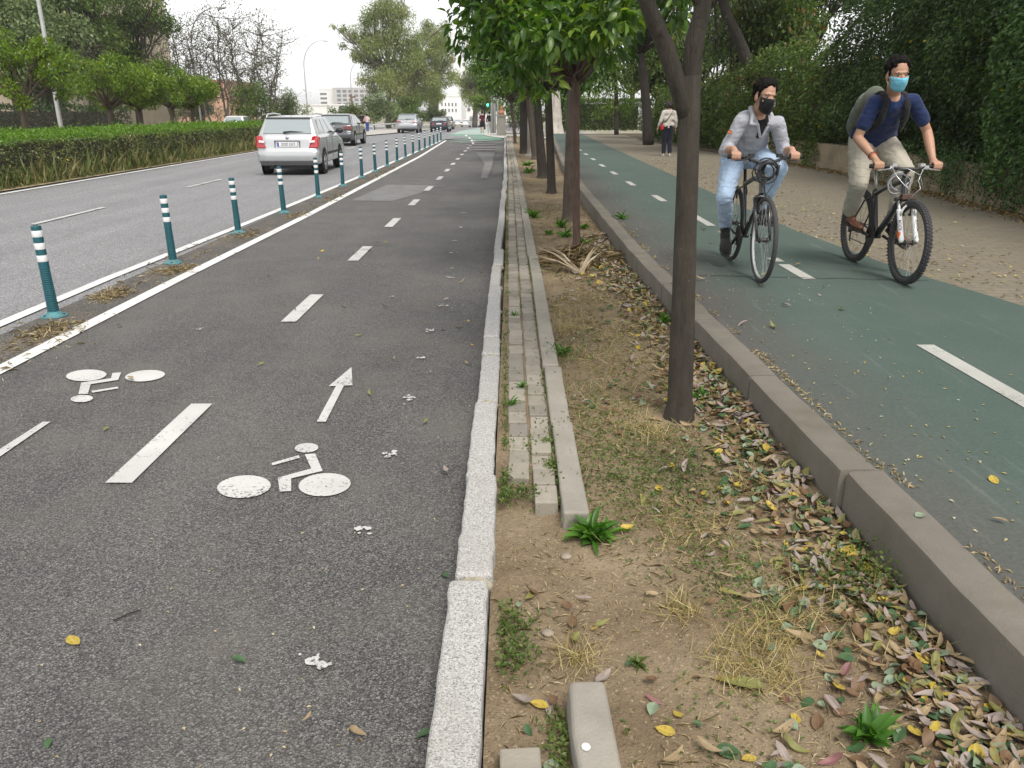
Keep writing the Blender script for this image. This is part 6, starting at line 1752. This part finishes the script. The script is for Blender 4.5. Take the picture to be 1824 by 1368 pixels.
# --- walkers seen from behind
def walker(label, base, h, cfg, face=(0, 1, 0), group=None):
    t = thing("person", label, "person", base, 0, group); k_ = h / 1.75
    st = cfg.get('stride', .0); wide = cfg.get('wide', 1.0)
    def V(x, y, z): return Vector((x, y, z)) * k_
    H = V(0, .02, 1.63); M = frame3(face, (0, 0, 1))
    hip = [V(-.085, 0, .90), V(.085, 0, .90)]; an = [V(-.10, st, .085), V(.09, -st, .085 + abs(st) * .15)]
    kn = [hip[0].lerp(an[0], .5) + V(0, .03, 0), hip[1].lerp(an[1], .5) + V(0, .04 + abs(st) * .2, 0)]
    sh = [V(-.165 * wide, 0, 1.40), V(.165 * wide, 0, 1.40)]; el = [V(-.235 * wide, -.02, 1.12), V(.235 * wide, -.02, 1.12)]; wr_ = [V(-.25 * wide, .06, .88), V(.25 * wide, .04 + st * .3, .88)]
    if 'hand' in cfg: el[0] = V(-.27, -.03, 1.12); wr_[0] = V(-.33, .04, .93)
    mb = MB(); q = head_shape(mb, H, M, k_)
    mb.chain([V(0, 0, 1.55), V(0, -.01, 1.42), V(0, 0, 1.2), V(0, 0, .95)], [.052, .085, .115, .12])
    mb.chain([sh[0], V(0, 0, 1.42), sh[1]], [.05, .06, .05])
    for a, b, c in zip(sh, el, wr_): mb.chain([a, b, c], [.048, .038, .026])
    for a, b, c in zip(hip, kn, an): mb.chain([a, b, b.lerp(c, .3), c], [.085, .054, .053, .036])
    for c in an: mb.chain([c + V(0, -.03, -.05), c + V(0, .14, -.06)], [.03, .022])
    hand_relaxed(mb, wr_[0], (wr_[0] - el[0]), (0, 1, 0), k_); hand_relaxed(mb, wr_[1], (wr_[1] - el[1]), (0, 1, 0), k_)
    mb.remesh("body", cfg.get('skin', M_SKIN), t, .008, 3)
    hm = MB()
    if cfg.get('bob'):
        hm.ell(q(-.02, 0, .03), (.115 * k_, .105 * k_, .115 * k_), M); rg = np.random.default_rng(2)
        for _ in range(60):
            d = rdir(1, rg)[0]
            if d[0] > .55: continue
            hm.ell(q(-.03 + d[0] * .10, d[1] * .10, .015 + d[2] * .105), .03 * k_, None, 8, 6)
    else: hm = hair_curly(q, M, k_, 60, 4)
    hm.remesh("hair", cfg.get('hair', M_HAIR), t, .008, 2)
    face_parts(t, q, M, k_)
    mb = MB(); w = wide
    mb.chain([V(-.05 * w, 0, 1.38), V(.05 * w, 0, 1.38)], [.105 * w, .105 * w]); mb.chain([V(-.06 * w, 0, 1.2), V(.06 * w, 0, 1.2)], [.115 * w, .115 * w]); mb.chain([V(-.06 * w, 0, 1.0), V(.06 * w, 0, 1.0)], [.12 * w, .12 * w])
    mb.chain([V(0, 0, 1.4), V(0, 0, .97)], [.11, .125 * w])
    mb.chain([sh[0], V(0, -.01, 1.43), sh[1]], [.066, .07, .066])
    for a, b, c in zip(sh, el, wr_):
        if cfg['sleeve'] == 'long': mb.chain([a, b, b.lerp(c, .72)], [.066, .055, .045])
        else: mb.chain([a, a.lerp(b, .6)], [.066, .062])
    mb.remesh("top", cfg['top'], t, .012, 4, wrinkle_fn(.010, 9, 3, (1, 1, 2)))
    mb = MB(); mb.chain([V(-.06, 0, .95), V(.06, 0, .95)], [.118 * w, .118 * w])
    for a, b, c in zip(hip, kn, an):
        if cfg['legs'] == 'long': mb.chain([a, b, b.lerp(c, .92)], [.108, .078, .066])
        else: mb.chain([a, b + V(0, 0, .06)], [.11, .098])
    mb.remesh("trousers" if cfg['legs'] == 'long' else "shorts", cfg['bottom'], t, .012, 3, wrinkle_fn(.008, 12, 5, (1, 1, 1.6)))
    for c in an:
        sm_ = MB(); heel = c + V(0, -.055, -.07); MM, d, sd, up = shoe(sm_, heel, heel + V(0, .28, 0), (0, 0, 1), k_ * .92); so = sm_.remesh("shoe", cfg['shoe'], t, .010, 3); sole(heel, d, sd, up, k_ * .92, cfg.get('sole', cfg['shoe']), so)
    return t, V, wr_
wp = G(1187, 278, ZG)
WM, V_, wrs = walker("person walking away in a pale long sleeved top and dark trousers, with red bag", (wp.x, wp.y, ZG + .012), 1.60, dict(
    sleeve='long', legs='long', top=cloth("pale_knit", (.50, .46, .42), 200, .12, .3), bottom=cloth("dark_trousers", (.014, .016, .028)), shoe=simple("white_shoe", (.7, .7, .7), .6), bob=True, hair=simple("dark_brown_hair", (.022, .012, .010), .6, var=.4, scale=90, bump=.8), stride=.06, wide=1.05, hand=1), face=(.05, 1, -.05))
bg_ = thing("shoulder_bag", "small red shoulder bag on a dark strap, worn by the walking woman", "bag", Vector(WM.location) + V_(-.20, .02, .93))
mb = MB(); mb.box((0, 0, 0), (.09, .17, .16)); mb.build("pouch", simple("red_leather", (.50, .012, .018), .5), bg_, bevel=.025, seg=3)
mb = MB(); o_ = V_(-.20, .02, .93)
mb.tube([V_(-.19, -.02, 1.0) - o_, V_(-.10, -.135, 1.15) - o_, V_(.02, -.135, 1.30) - o_, V_(.10, -.09, 1.44) - o_, V_(.12, .0, 1.48) - o_, V_(.08, .10, 1.40) - o_, V_(-.08, .135, 1.15) - o_, V_(-.19, .06, 1.0) - o_], .011, 6); mb.build("strap", M_BLACKR, bg_, smooth=True)
q_ = G(859, 236.8, .03)
walker("person walking away in a burgundy T-shirt and black shorts", (q_.x, q_.y, q_.z), 1.80, dict(sleeve='short', legs='short', top=cloth("burgundy_shirt", (.075, .012, .028)), bottom=cloth("black_shorts", (.012, .012, .014)), shoe=simple("dark_shoe", (.03, .03, .03), .6), stride=.16), group=None)
q_ = G(872, 237.6, .03)
walker("person walking away in a black pullover and light grey trousers", (q_.x, q_.y, q_.z), 1.74, dict(sleeve='long', legs='long', top=cloth("black_knit", (.012, .012, .014)), bottom=cloth("light_trousers", (.36, .34, .32)), shoe=simple("grey_shoe", (.2, .2, .2), .6), stride=-.14), group=None)
q_ = P(644.5, 222, 78)
walker("person in a dark top and tan trousers on the far pavement", (q_.x, 78, zg(78) + .06), 1.75, dict(sleeve='short', legs='long', top=cloth("dark_top", (.015, .015, .017)), bottom=cloth("tan_trousers", (.42, .25, .10)), shoe=simple("dark_shoe2", (.03, .03, .03), .6), stride=.1))
q_ = P(653, 222, 78)
walker("person in a white and red top and blue trousers on the far pavement", (q_.x, 78.4, zg(78) + .06), 1.62, dict(sleeve='short', legs='long', top=cloth("white_red_top", (.6, .45, .46)), bottom=cloth("blue_trousers", (.03, .08, .28)), shoe=simple("pale_shoe", (.4, .4, .4), .6), stride=.1))
# ------------------------------------------------------------------ fallen leaves, weeds, straw
def leaf_shape(kind, seed):
    rg = np.random.default_rng(seed)
    nl, nw = 9, 5
    L = {'long': .080, 'oval': .058, 'round': .045}[kind]; Wd = {'long': .022, 'oval': .032, 'round': .034}[kind]
    cu = rg.uniform(-.7, 1.4); fo = rg.uniform(.1, .9); tw = rg.uniform(-.7, .7); be = rg.uniform(-.4, .4)
    vs = []
    for i in range(nl):
        u = i / (nl - 1)
        w = Wd * (math.sin(math.pi * u ** (.8 if kind != 'long' else .75)) ** .8) * .5 + .0006
        for j in range(nw):
            v = (j / (nw - 1) - .5) * 2
            x = (u - .5) * L; y = v * w + be * (u - .5) ** 2 * L
            z = cu * (u - .5) ** 2 * L * .9 + fo * abs(v) * w * .8 + tw * (u - .5) * v * w * 1.4
            vs.append((x, y, z))
    zmin = min(q[2] for q in vs); vs = [(x, y, z - zmin * .9) for x, y, z in vs]
    fs = [(i * nw + j, i * nw + j + 1, (i + 1) * nw + j + 1, (i + 1) * nw + j) for i in range(nl - 1) for j in range(nw - 1)]
    return vs, fs
def deadleaf(name, c, vein=None, spots=None):
    k = NT(name); f = k.noise(35, 4)
    cc = k.ramp(f, [(.3, tuple(x * .72 for x in c)), (.7, tuple(min(1, x * 1.12) for x in c))])
    sx = k.n("ShaderNodeSeparateXYZ"); k.l(k.pos(), sx.inputs[0])
    v = k.ramp(k.math('ABSOLUTE', sx.outputs[1]), [(.0, .75), (.04, 0.0)])
    mr = k.n("ShaderNodeMapRange"); k.l(k.math('ABSOLUTE', sx.outputs[1]), mr.inputs[0]); mr.inputs[1].default_value = .0004; mr.inputs[2].default_value = .0012; mr.inputs[3].default_value = .5; mr.inputs[4].default_value = 0
    cc = k.mix(mr.outputs[0], cc, vein or tuple(min(1, x * 1.5) for x in c))
    if spots: cc = k.mix(k.ramp(k.noise(60, 3), [(.55, 0.0), (.65, .8)]), cc, spots)
    k.base(cc); k.set(Roughness=.6); return k.m
LM = {
    'pinkish grey': (deadleaf("pinkish_dry_leaf", (.30, .245, .215)), 'long'),
    'tan': (deadleaf("tan_dry_leaf", (.30, .22, .12)), 'long'),
    'brown': (deadleaf("brown_dry_leaf", (.15, .085, .04)), 'oval'),
    'yellow': (deadleaf("yellow_leaf", (.44, .33, .05), None, (.28, .16, .04)), 'oval'),
    'green': (deadleaf("green_fallen_leaf", (.045, .10, .035)), 'oval'),
    'yellowish green': (deadleaf("yellowish_leaf", (.20, .20, .06), None, (.25, .16, .04)), 'long'),
    'pale grey green': (deadleaf("grey_green_leaf", (.20, .26, .17)), 'round'),
    'mauve': (deadleaf("mauve_leaf", (.22, .10, .095)), 'long'),
}
LV = {}
for cn, (m, kd) in LM.items():
    for s in range(4):
        vs, fs = leaf_shape(kd, sum(map(ord, cn)) * 7 + s)
        me = bpy.data.meshes.new("fallen_leaf"); me.from_pydata(vs, [], fs); me.polygons.foreach_set("use_smooth", [True] * len(fs)); me.materials.append(m); me.update()
        LV[(cn, s)] = me
rg = np.random.default_rng(77)
def surf(x, y):
    if x < -.21: return .010
    if x < -.05: return .122
    if x < pkx(y) + .01: return dirt_z(x, y) + .002
    return ZG + .004
names = list(LM); 
wts = np.array([.19, .22, .18, .05, .14, .13, .08, .01]); wts /= wts.sum()
def zone(x, y):
    if x < -.21: return "lying on the dark cycle lane"
    if x > pkx(y): return "lying on the green path"
    e = pkx(y) - x
    if e < .55: return ("in litter by the path kerb, " + ("near the rosette weed" if y < 2.2 else "before the big trunk" if y < 3.7 else "beyond the big trunk"))
    if x < .25: return "on the dirt beside the granite kerb"
    return "on the bare dirt between the kerbs"
cand = []
# dense litter along the raised kerb
for _ in range(3800):
    y = 1.30 + 9 * rg.random() ** 1.35; e = abs(rg.normal(0, .165)) * (1 + .35 * rg.random()); x = pkx(y) - .012 - e
    if x < .45: continue
    cand.append((x, y))
for _ in range(420):
    y = 1.15 + 6.5 * rg.random() ** 1.2; x = rg.uniform(.0, pkx(y))
    if x < .32 and y > 2.75: continue
    if noise.noise(Vector((x * 2.0, y * 2.0, 8))) < -.08: continue
    cand.append((x, y))
for _ in range(46):
    y = 1.3 + 9 * rg.random() ** 1.3; x = rg.uniform(-3.2, -.25)
    if rg.random() < .5: x = -.25 - abs(rg.normal(0, .35))
    cand.append((x, y))
for _ in range(34):
    y = 2.2 + 9 * rg.random(); x = pkx(y) + .1 + rg.random() ** 1.6 * 2.0; cand.append((x, y))
cand = [(x, y, rg.uniform(.5, 1.2)) for x, y in cand]
cand.sort(key=lambda q: -q[2] / (q[1] ** 2 + 1.5) ** .5)
def keep_out(x, y): return (abs(x - .222) < .075 and y < 1.86) or math.hypot(x - .91, y - 3.99) < .12 or (abs(x - .022) < .07 and 1.38 < y < 1.63)
cand = [q for q in cand if not keep_out(q[0], q[1])]
def put_leaf(x, y, s, cn, v, tilt=.22, label=None, group="fallen leaves"):
    o = bpy.data.objects.new("fallen_leaf", LV[(cn, v)]); col.objects.link(o)
    o.location = (x, y, surf(x, y) + .003 + (rg.random() * .016 if x > .3 and pkx(y) - x < .45 and x < pkx(y) else 0)); o.scale = (s, s, s)
    o.rotation_euler = (rg.normal(0, tilt), rg.normal(0, tilt), rg.uniform(0, 6.28))
    return tag(o, label or f"{cn} fallen leaf {zone(x, y)}", "leaf", group)
# a few leaves that stand out
for px, py, s, cn, z, lb in ((131, 1143, 1.15, 'yellow', .01, "single curled yellow leaf lying alone on the dark cycle lane"), (1310, 1218, 2.1, 'yellowish green', .05, "largest curled green and brown leaf lying on the dirt"),
                             (1418, 1277, .85, 'yellow', .05, "small bright yellow leaf on dark dirt, below a mauve leaf"), (1185, 1298, 1.0, 'yellow', .05, "narrow yellow leaf standing on edge right of the concrete block"),
                             (1208, 1268, .8, 'yellow', .05, "round yellow leaf on the dirt above the narrow yellow leaf"), (1398, 1242, 1.0, 'mauve', .05, "curled mauve leaf on the dry grass"), (1165, 1243, .7, 'mauve', .05, "small mauve leaf close to the concrete block"),
                             (1334, 1343, .8, 'yellow', .05, "yellow leaf at the bottom edge of the dirt"), (1628, 1310, .95, 'yellow', .05, "orange yellow leaf beside the rosette weed"), (1730, 1275, 1.0, 'yellow', .06, "bright yellow leaf in the litter near the raised kerb"),
                             (1640, 1180, 1.0, 'yellow', .07, "long yellow leaf on the pinkish litter"), (756, 1308, 1.0, 'green', .01, "green leaf pressed against the granite kerb"), (793, 1025, .75, 'green', .01, "small green leaf against the granite kerb joint"),
                             (1770, 858, 1.0, 'yellow', ZG, "yellow leaf lying alone on the green path"), (86, 1325, .6, 'green', .01, "small green leaf at the lower corner of the cycle lane"), (1640, 922, .9, 'pale grey green', ZG, "pale leaf on the grey part of the path near the kerb")):
    g = G(px, py, z); put_leaf(g.x, g.y, s, cn, 1, .15, lb, None)
for x, y, s in cand[:282]:
    cn = names[rg.choice(len(names), p=wts)]
    put_leaf(x, y, s, cn, int(rg.integers(0, 4)))
# the rest of the litter as one mass
rest = cand[282:]
def add_mass(name, lst, groups):
    mats = [LM[n][0] for n in names]; V = []; F = []; MI = []
    for x, y, s in lst:
        ci = rg.choice(len(names), p=wts); me = LV[(names[ci], int(rg.integers(0, 4)))]
        mt = Matrix.Translation((x, y, surf(x, y) + .004 + rg.random() * .02)) @ Euler((rg.normal(0, .3), rg.normal(0, .3), rg.uniform(0, 6.28))).to_matrix().to_4x4() @ Matrix.Scale(s, 4)
        b = len(V); V += [tuple(mt @ v.co) for v in me.vertices]; F += [tuple(b + i for i in p.vertices) for p in me.polygons]; MI += [ci] * len(me.polygons)
    me = bpy.data.meshes.new(name); me.from_pydata(V, [], F); me.polygons.foreach_set("material_index", MI); me.polygons.foreach_set("use_smooth", [True] * len(F)); me.update()
    return tag(link(name, me, mats), kind='stuff')
add_mass("leaf_litter", rest, None)
# small flecks: yellow leaves and blossom on the far paving, crumbs on the lane
n = 1500
y = rg.uniform(5.5, 24, n); x = np.array([gex(q) + abs(rg.normal(0, 1.0)) for q in y]); x = np.minimum(x, np.array([wbx(q) for q in y]) - .05)
pts = np.stack([x, y, np.full(n, ZG + .006)], 1)
STRAW = leafmat("straw", [(0, (.16, .115, .06)), (.35, (.33, .26, .14)), (.8, (.52, .43, .25)), (1, (.60, .53, .36))], trans=.15)
FLECK = leafmat("fleck_leaf", [(0, (.10, .065, .03)), (.4, (.24, .17, .07)), (.75, (.42, .33, .08)), (1, (.45, .42, .33))], trans=.1)
tag(link("leaf_flecks", leaf_mesh("leaf_flecks", pts, rdir(n, rg) * [1, 1, .15], .045, .028, 'mid', None, rg, .2), FLECK), kind='stuff')
n = 2600
y = rg.uniform(9.5, 24, n); x = np.array([wbx(q) for q in y]) - .08 - np.abs(rg.normal(0, .16, n))
pts = np.stack([x, y, np.full(n, ZG + .008) + rg.random(n) * .02], 1)
tag(link("wall_foot_litter", leaf_mesh("wall_foot_litter", pts, rdir(n, rg) * [1, 1, .35], .06, .03, 'mid', rg.random(n) * .6, rg, .5), FLECK), kind='stuff')
n = 480
yy_ = 1.4 + 22 * rg.random(n) ** 1.6; xx_ = np.where(rg.random(n) < .6, -.24 - np.abs(rg.normal(0, .5, n)), rg.uniform(-3.3, -.25, n))
pts = np.stack([xx_, yy_, np.full(n, .009)], 1)
tag(link("lane_crumbs", leaf_mesh("lane_crumbs", pts, rdir(n, rg) * [1, 1, .1], .014, .008, 'mid', rg.random(n), rg, .15), STRAW), kind='stuff')
n = 500
yy_ = 2.0 + 14 * rg.random(n) ** 1.3; xx_ = np.array([pkx(q) for q in yy_]) + .18 + np.abs(rg.normal(0, .7, n))
pts = np.stack([xx_, yy_, np.full(n, ZG + .005)], 1)
tag(link("path_crumbs", leaf_mesh("path_crumbs", pts, rdir(n, rg) * [1, 1, .1], .02, .011, 'mid', .5 + .5 * rg.random(n), rg, .15), FLECK), kind='stuff')
# debris wedged in the seam behind the kerb of the path
n = 1500
yy_ = 1.2 + 9 * rg.random(n); xx_ = np.array([pkx(q) for q in yy_]) + .185 + rg.normal(0, .014, n)
k_ = np.array([noise.noise(Vector((q * 2.2, 0, 5))) for q in yy_]) > -.05
pts = np.stack([xx_, yy_, np.full(n, ZG + .003)], 1)[k_]; n = len(pts)
tag(link("seam_litter", leaf_mesh("seam_litter", pts, rdir(n, rg) * [.6, 1, .25], .03, .008, 'mid', rg.random(n) * .7, rg, .5), STRAW), kind='stuff')
# straw and twiglets on the dirt
n = 13000
yy_ = 1.1 + 14 * rg.random(n) ** 1.5; xx_ = rg.uniform(-.03, 1.0, n) * np.array([pkx(q) - .02 for q in yy_]) 
ok = np.array([not keep_out(a, b) and not (a < .31 and b > 2.75) and noise.noise(Vector((a * 1.8, b * 1.8, 2))) > -.22 for a, b in zip(xx_, yy_)])
xx_, yy_ = xx_[ok], yy_[ok]; n = len(xx_)
pts = np.stack([xx_, yy_, np.array([dirt_z(a, b) + .004 for a, b in zip(xx_, yy_)])], 1)
tag(link("straw_bits", leaf_mesh("straw_bits", pts, rdir(n, rg) * [1, 1, .22], rg.uniform(.015, .06, n), rg.uniform(.0015, .004, n), 'mid', None, rg, .4), STRAW), kind='stuff')
# straw drifts round the bollards
P_ = []
for px, py, sx, sy, m in ((92, 590, .14, .10, 300), (60, 604, .2, .14, 120), (198, 528, .13, .08, 380), (312, 484, .14, .08, 330), (250, 500, .4, .12, 60), (440, 420, .25, .1, 160), (530, 385, .2, .09, 130), (350, 450, .7, .2, 90), (20, 640, .5, .2, 110), (600, 350, .8, .12, 160), (680, 310, 1.5, .14, 240)):
    c = G(px, py)
    P_.append(np.stack([c.x + rg.normal(0, sy, m), c.y + rg.normal(0, sx, m), .010 + np.abs(rg.normal(0, .010, m))], 1))
P_ = np.concatenate(P_); n = len(P_)
tag(link("straw_drifts", leaf_mesh("straw_drifts", P_, rdir(n, rg) * [1, 1, .3], rg.uniform(.03, .12, n), rg.uniform(.003, .007, n), 'mid', None, rg, .5), STRAW), kind='stuff')
# low creeping weeds: many tiny leaves in patches
WEED = leafmat("weed_leaf", [(0, (.05, .075, .015)), (.5, (.085, .14, .028)), (1, (.17, .21, .06))], trans=.3)
WEEDG = leafmat("fresh_weed_leaf", [(0, (.035, .095, .014)), (.5, (.075, .19, .025)), (1, (.15, .30, .05))], trans=.3)
P_ = []
for px, py, r, m, h in ((1165, 830, .22, 800, .03), (1225, 850, .14, 520, .04), (1060, 775, .16, 500, .03), (1100, 870, .16, 400, .03), (1290, 1010, .13, 420, .025), (1340, 1060, .11, 300, .03), (905, 1115, .05, 360, .05), (912, 1170, .05, 300, .05), (1035, 1300, .05, 420, .03), (1010, 1345, .04, 240, .03),
                        (1120, 700, .3, 600, .03), (1080, 830, .2, 500, .03), (1180, 900, .2, 420, .03), (1040, 610, .2, 300, .03), (1510, 1040, .10, 520, .07), (1560, 1030, .07, 400, .11), (1085, 505, .25, 300, .04), (1150, 540, .3, 260, .03), (985, 540, .25, 260, .03), (1000, 640, .08, 260, .06), (1240, 712, .1, 200, .05), (1310, 800, .14, 400, .03), (1100, 640, .4, 260, .03), (1060, 720, .2, 260, .03),
                        (985, 480, .2, 180, .04), (950, 330, .5, 700, .06), (935, 300, .7, 700, .06), (930, 272, 1.2, 600, .07), (1010, 380, .4, 500, .05), (965, 380, .3, 400, .05), (1290, 1250, .1, 100, .02), (890, 790, .03, 220, .03), (890, 850, .03, 260, .03), (893, 880, .04, 260, .03), (935, 890, .03, 160, .03), (985, 840, .02, 160, .02), (975, 800, .015, 120, .02), (1000, 860, .02, 120, .02)):
    c = G(px, py, .06 if px > 900 or py > 900 else .1)
    q = np.stack([c.x + rg.normal(0, r, m), c.y + rg.normal(0, r * 1.15, m)], 1)
    for a, b in q:
        if b < 1.0 or a < -.045 or a > pkx(b) - .01 or keep_out(a, b): continue
        z = surf(a, b) if b < 2.75 or a > .31 else .092
        P_.append((a, b, z + h * rg.random() ** 1.4))
# green joints between the pavers and behind the granite kerb
for xj, sp, m in ((-.034, .010, 2600), (.089, .006, 900), (.203, .007, 1700)):
    for _ in range(m):
        b = 2.95 + 24 * rg.random() ** 1.4; a = xj - max(0, b - 2.9) * .0046 + rg.normal(0, sp)
        if noise.noise(Vector((b * 1.6, xj * 30, 1))) < -.12: continue
        P_.append((a, b, .088 + .022 * rg.random()))
P_ = np.array(P_); n = len(P_)
tone = np.array([noise.noise(Vector((a * 3, b * 3, 4))) for a, b in P_[:, :2]])
tag(link("creeping_weeds", leaf_mesh("creeping_weeds", P_, rdir(n, rg) + [0, 0, .3], .019, .010, 'mid', np.clip(rg.beta(2, 2, n) + .5 * tone, 0, 1), rg, .6), WEED), kind='stuff')
# dry grass tufts
P_ = []; A_ = []
for px, py, r, m in ((1400, 1110, .09, 420), (1340, 1150, .07, 300), (1440, 1060, .10, 340), (1215, 1085, .035, 150), (1380, 1200, .05, 220), (1300, 1190, .05, 140), (1030, 1165, .04, 130), (1170, 775, .10, 260), (1100, 590, .2, 300), (1010, 590, .12, 300), (1000, 560, .15, 260), (1050, 540, .3, 300), (960, 420, .3, 260), (1340, 870, .1, 240), (1260, 960, .1, 120), (1600, 1130, .1, 160), (1170, 600, .3, 440), (1140, 690, .3, 500), (1080, 560, .35, 600), (1020, 500, .3, 400), (1060, 640, .25, 500), (1100, 760, .18, 400), (960, 380, .4, 400), (940, 320, .6, 700), (955, 350, .5, 600), (935, 285, .9, 700), (930, 265, 1.2, 500), (985, 400, .3, 400), (1220, 930, .12, 260)):
    c = G(px, py, .06)
    for _ in range(m):
        a, b = c.x + rg.normal(0, r), c.y + rg.normal(0, r)
        if a < -.03 or a > pkx(b) - .02 or b < 1.0 or (a < .33 and b > 2.7) or keep_out(a, b): continue
        P_.append((a, b, surf(a, b))); A_.append((rg.normal(0, .9), rg.normal(0, .9), rg.uniform(.15, 1.0)))
P_ = np.array(P_); A_ = np.array(A_); n = len(P_)
tag(link("dry_grass", leaf_mesh("dry_grass", P_, A_, rg.uniform(.03, .11, n), .0028, 'blade', rg.random(n), rg, .6), leafmat('dry_grass', [(0, (.15, .13, .04)), (.3, (.30, .24, .09)), (.75, (.48, .38, .17)), (1, (.50, .45, .22))], trans=.2)), kind='stuff')

def rosette(name, label, loc, R_, nl, seed, mat=WEEDG, w=.22, up=.55, group=None, kind='near'):
    g = np.random.default_rng(seed); t = thing(name, label, "weed", loc, 0, group)
    a = g.uniform(0, 6.28, nl); e = g.uniform(.15, up + .5, nl)
    ax = np.stack([np.cos(a) * np.cos(e), np.sin(a) * np.cos(e), np.sin(e)], 1)
    me = leaf_mesh(name, np.zeros((nl, 3)) + g.normal(0, R_ * .10, (nl, 3)) * [1, 1, .1], ax, R_ * g.uniform(.55, 1.15, nl), R_ * w, kind, np.clip(g.beta(2, 2, nl), 0, 1), g, .35)
    link("leaves", me, mat, t)
    mb = MB(); mb.lathe([(R_ * .08, -.01), (R_ * .06, R_ * .05), (.002, R_ * .09)], seg=8); mb.build("stem", simple("weed_stem", (.10, .15, .04), .7), t)
    return t
WG = "green weeds scattered over the dirt strip"
for i, (px, py, rr, nl, lb) in enumerate(((1055, 952, .125, 60, "lush green rosette weed at the end of the concrete edging"), (1552, 1300, .095, 44, "green rosette weed at the bottom of the dirt strip, among yellow leaves"), (1140, 1175, .05, 22, "pale green seedling on the bare dirt above the concrete block"),
        (1183, 580, .10, 26, "green weed left of the big tree trunk, halfway down the strip"), (1245, 715, .09, 22, "green weed at the right side of the big trunk's foot"), (1005, 425, .14, 24, "bright weed tuft left of the slender trunk"), (1038, 410, .12, 20, "weed tuft right of the slender trunk"), (1042, 436, .11, 16, "low weed tuft beside the palm debris"),
        (998, 408, .13, 20, "weed tuft in front of the forked orange tree"), (930, 690, .05, 26, "small dark weed growing on the pavers"), (912, 720, .055, 24, "flat weed growing between paver and granite kerb"), (917, 562, .04, 14, "tiny weed on the brick strip beside the edging"), (940, 296, .2, 24, "weed tuft in the far dirt strip, the nearer of two"), (941, 310, .2, 24, "weed tuft in the far dirt strip, slightly closer than its twin"),
        (948, 388, .16, 20, "weed tuft by the edging, left of the forked orange tree"), (1001, 632, .09, 30, "bushy weed against the concrete edging"), (1385, 310, .16, 26, "green weed on the paved walk below the stained wall"), (975, 420, .1, 16, "weed close to the edging before the palm debris"), (1107, 418, .12, 16, "weed by the raised kerb behind the palm debris"))):
    z = ZG if i == 16 else (.10 if i in (9, 10, 11) else .06)
    g = G(px, py, z)
    rr *= 1.25 if g.y > 6 else 1.0
    rosette("weed", lb, (g.x, g.y, (surf(g.x, g.y) if i not in (9, 10, 11, 16) else z + .002)), rr, nl, 200 + i, WEEDG if i != 2 else WEED, .30 if i < 2 else .22, group=None)
# dry palm frond debris round the slender trunk
c = G(1034, 494, .05)
t = thing("palm_frond", "dry broken palm frond spread in a V on the dirt below the slender trunk", "palm debris", (c.x, c.y, dirt_z(c.x, c.y)))
PALM = leafmat("dry_palm", [(0, (.26, .20, .125)), (.5, (.42, .34, .24)), (1, (.56, .48, .36))], trans=.1)
FANS = [[((958, 450), .10), ((972, 440), .16), ((985, 440), .22), ((975, 462), .05), ((990, 452), .18), ((962, 457), .03)],
        [((1063, 428), .30), ((1058, 440), .26), ((1050, 452), .24), ((1066, 452), .1), ((1045, 462), .2)]]
for tips in FANS:
    nm = "fan"
    P_, A_, Ls = [], [], []
    for (px, py), z in tips:
        for q in range(3):
            e = P(px + rg.normal(0, 3), py + rg.normal(0, 2), c.y + .12 + z); d = np.array([e.x - c.x, e.y - c.y, e.z - t.location.z]); P_.append((rg.normal(0, .01), rg.normal(0, .01), .02)); A_.append(d); Ls.append(np.linalg.norm(d))
    link(nm, leaf_mesh(nm, np.array(P_), np.array(A_), np.array(Ls), .034, 'blade', None, rg, .18), PALM, t)
n = 260
pts = np.stack([rg.normal(.06, .2, n) + c.x, rg.normal(.75, .3, n) + c.y, np.full(n, .06) + rg.random(n) * .09], 1)
tag(link("twig_litter", leaf_mesh("twig_litter", pts, rdir(n, rg) * [1, .7, .18], rg.uniform(.08, .35, n), .010, 'mid', rg.random(n) * .55, rg, .5), STRAW), kind='stuff')
# a few pebbles and twigs
M_PEB = simple("pebble", (.26, .22, .17), .9, var=.3, scale=20)
for i, (px, py, r, lb) in enumerate(((975, 1128, .022, "flat brown pebble near the granite kerb"), (1018, 520, .03, "grey pebble on the dirt before the palm debris"), (1090, 520, .045, "pale stone half sunk in the dirt near the palm debris"), (1008, 992, .022, "pale crumbly stone on the bare dirt below the rosette weed"))):
    g = G(px, py, .05); mb = MB(); mb.ell((0, 0, 0), (r, r * .8, r * .5), None, 14, 10)
    for j in range(len(mb.v)):
        q = Vector(mb.v[j]); mb.v[j] = tuple(q * (1 + .25 * noise.noise(q * 40 + Vector((i * 3, 0, 0)))))
    o = mb.build("pebble", M_PEB, smooth=True); o.location = (g.x, g.y, surf(g.x, g.y) + r * .2); tag(o, lb, "stone")
for px, py, px2, py2, lb in ((200, 1098, 250, 1080, "thin dark twig on the cycle lane"), (1415, 1125, 1470, 1160, "thin bent twig on the dirt beside the dry grass")):
    a = G(px, py, .03); b = G(px2, py2, .03); mb = MB(); o0 = Vector((a.x, a.y, surf(a.x, a.y) + .004)); mb.tube([Vector((0, 0, 0))] + [q - a for q in curve(a, b, .06, 5, rg)][1:], [.003] * 6, 6); o = mb.build("twig", BARK_D, smooth=True); o.location = o0; tag(o, lb, "twig")
# ------------------------------------------------------------------ distant air
k = NT("haze")
k.t.nodes.remove(k.b)
pv = k.n("ShaderNodeVolumePrincipled"); pv.inputs["Color"].default_value = (.97, .98, 1, 1); pv.inputs["Density"].default_value = .0004; pv.inputs["Anisotropy"].default_value = .2
k.l(pv.outputs[0], k.out.inputs["Volume"])
mb = MB(); mb.box((0, 440, 22), (860, 960, 64))
tag(mb.build("haze", k.m), kind='stuff')
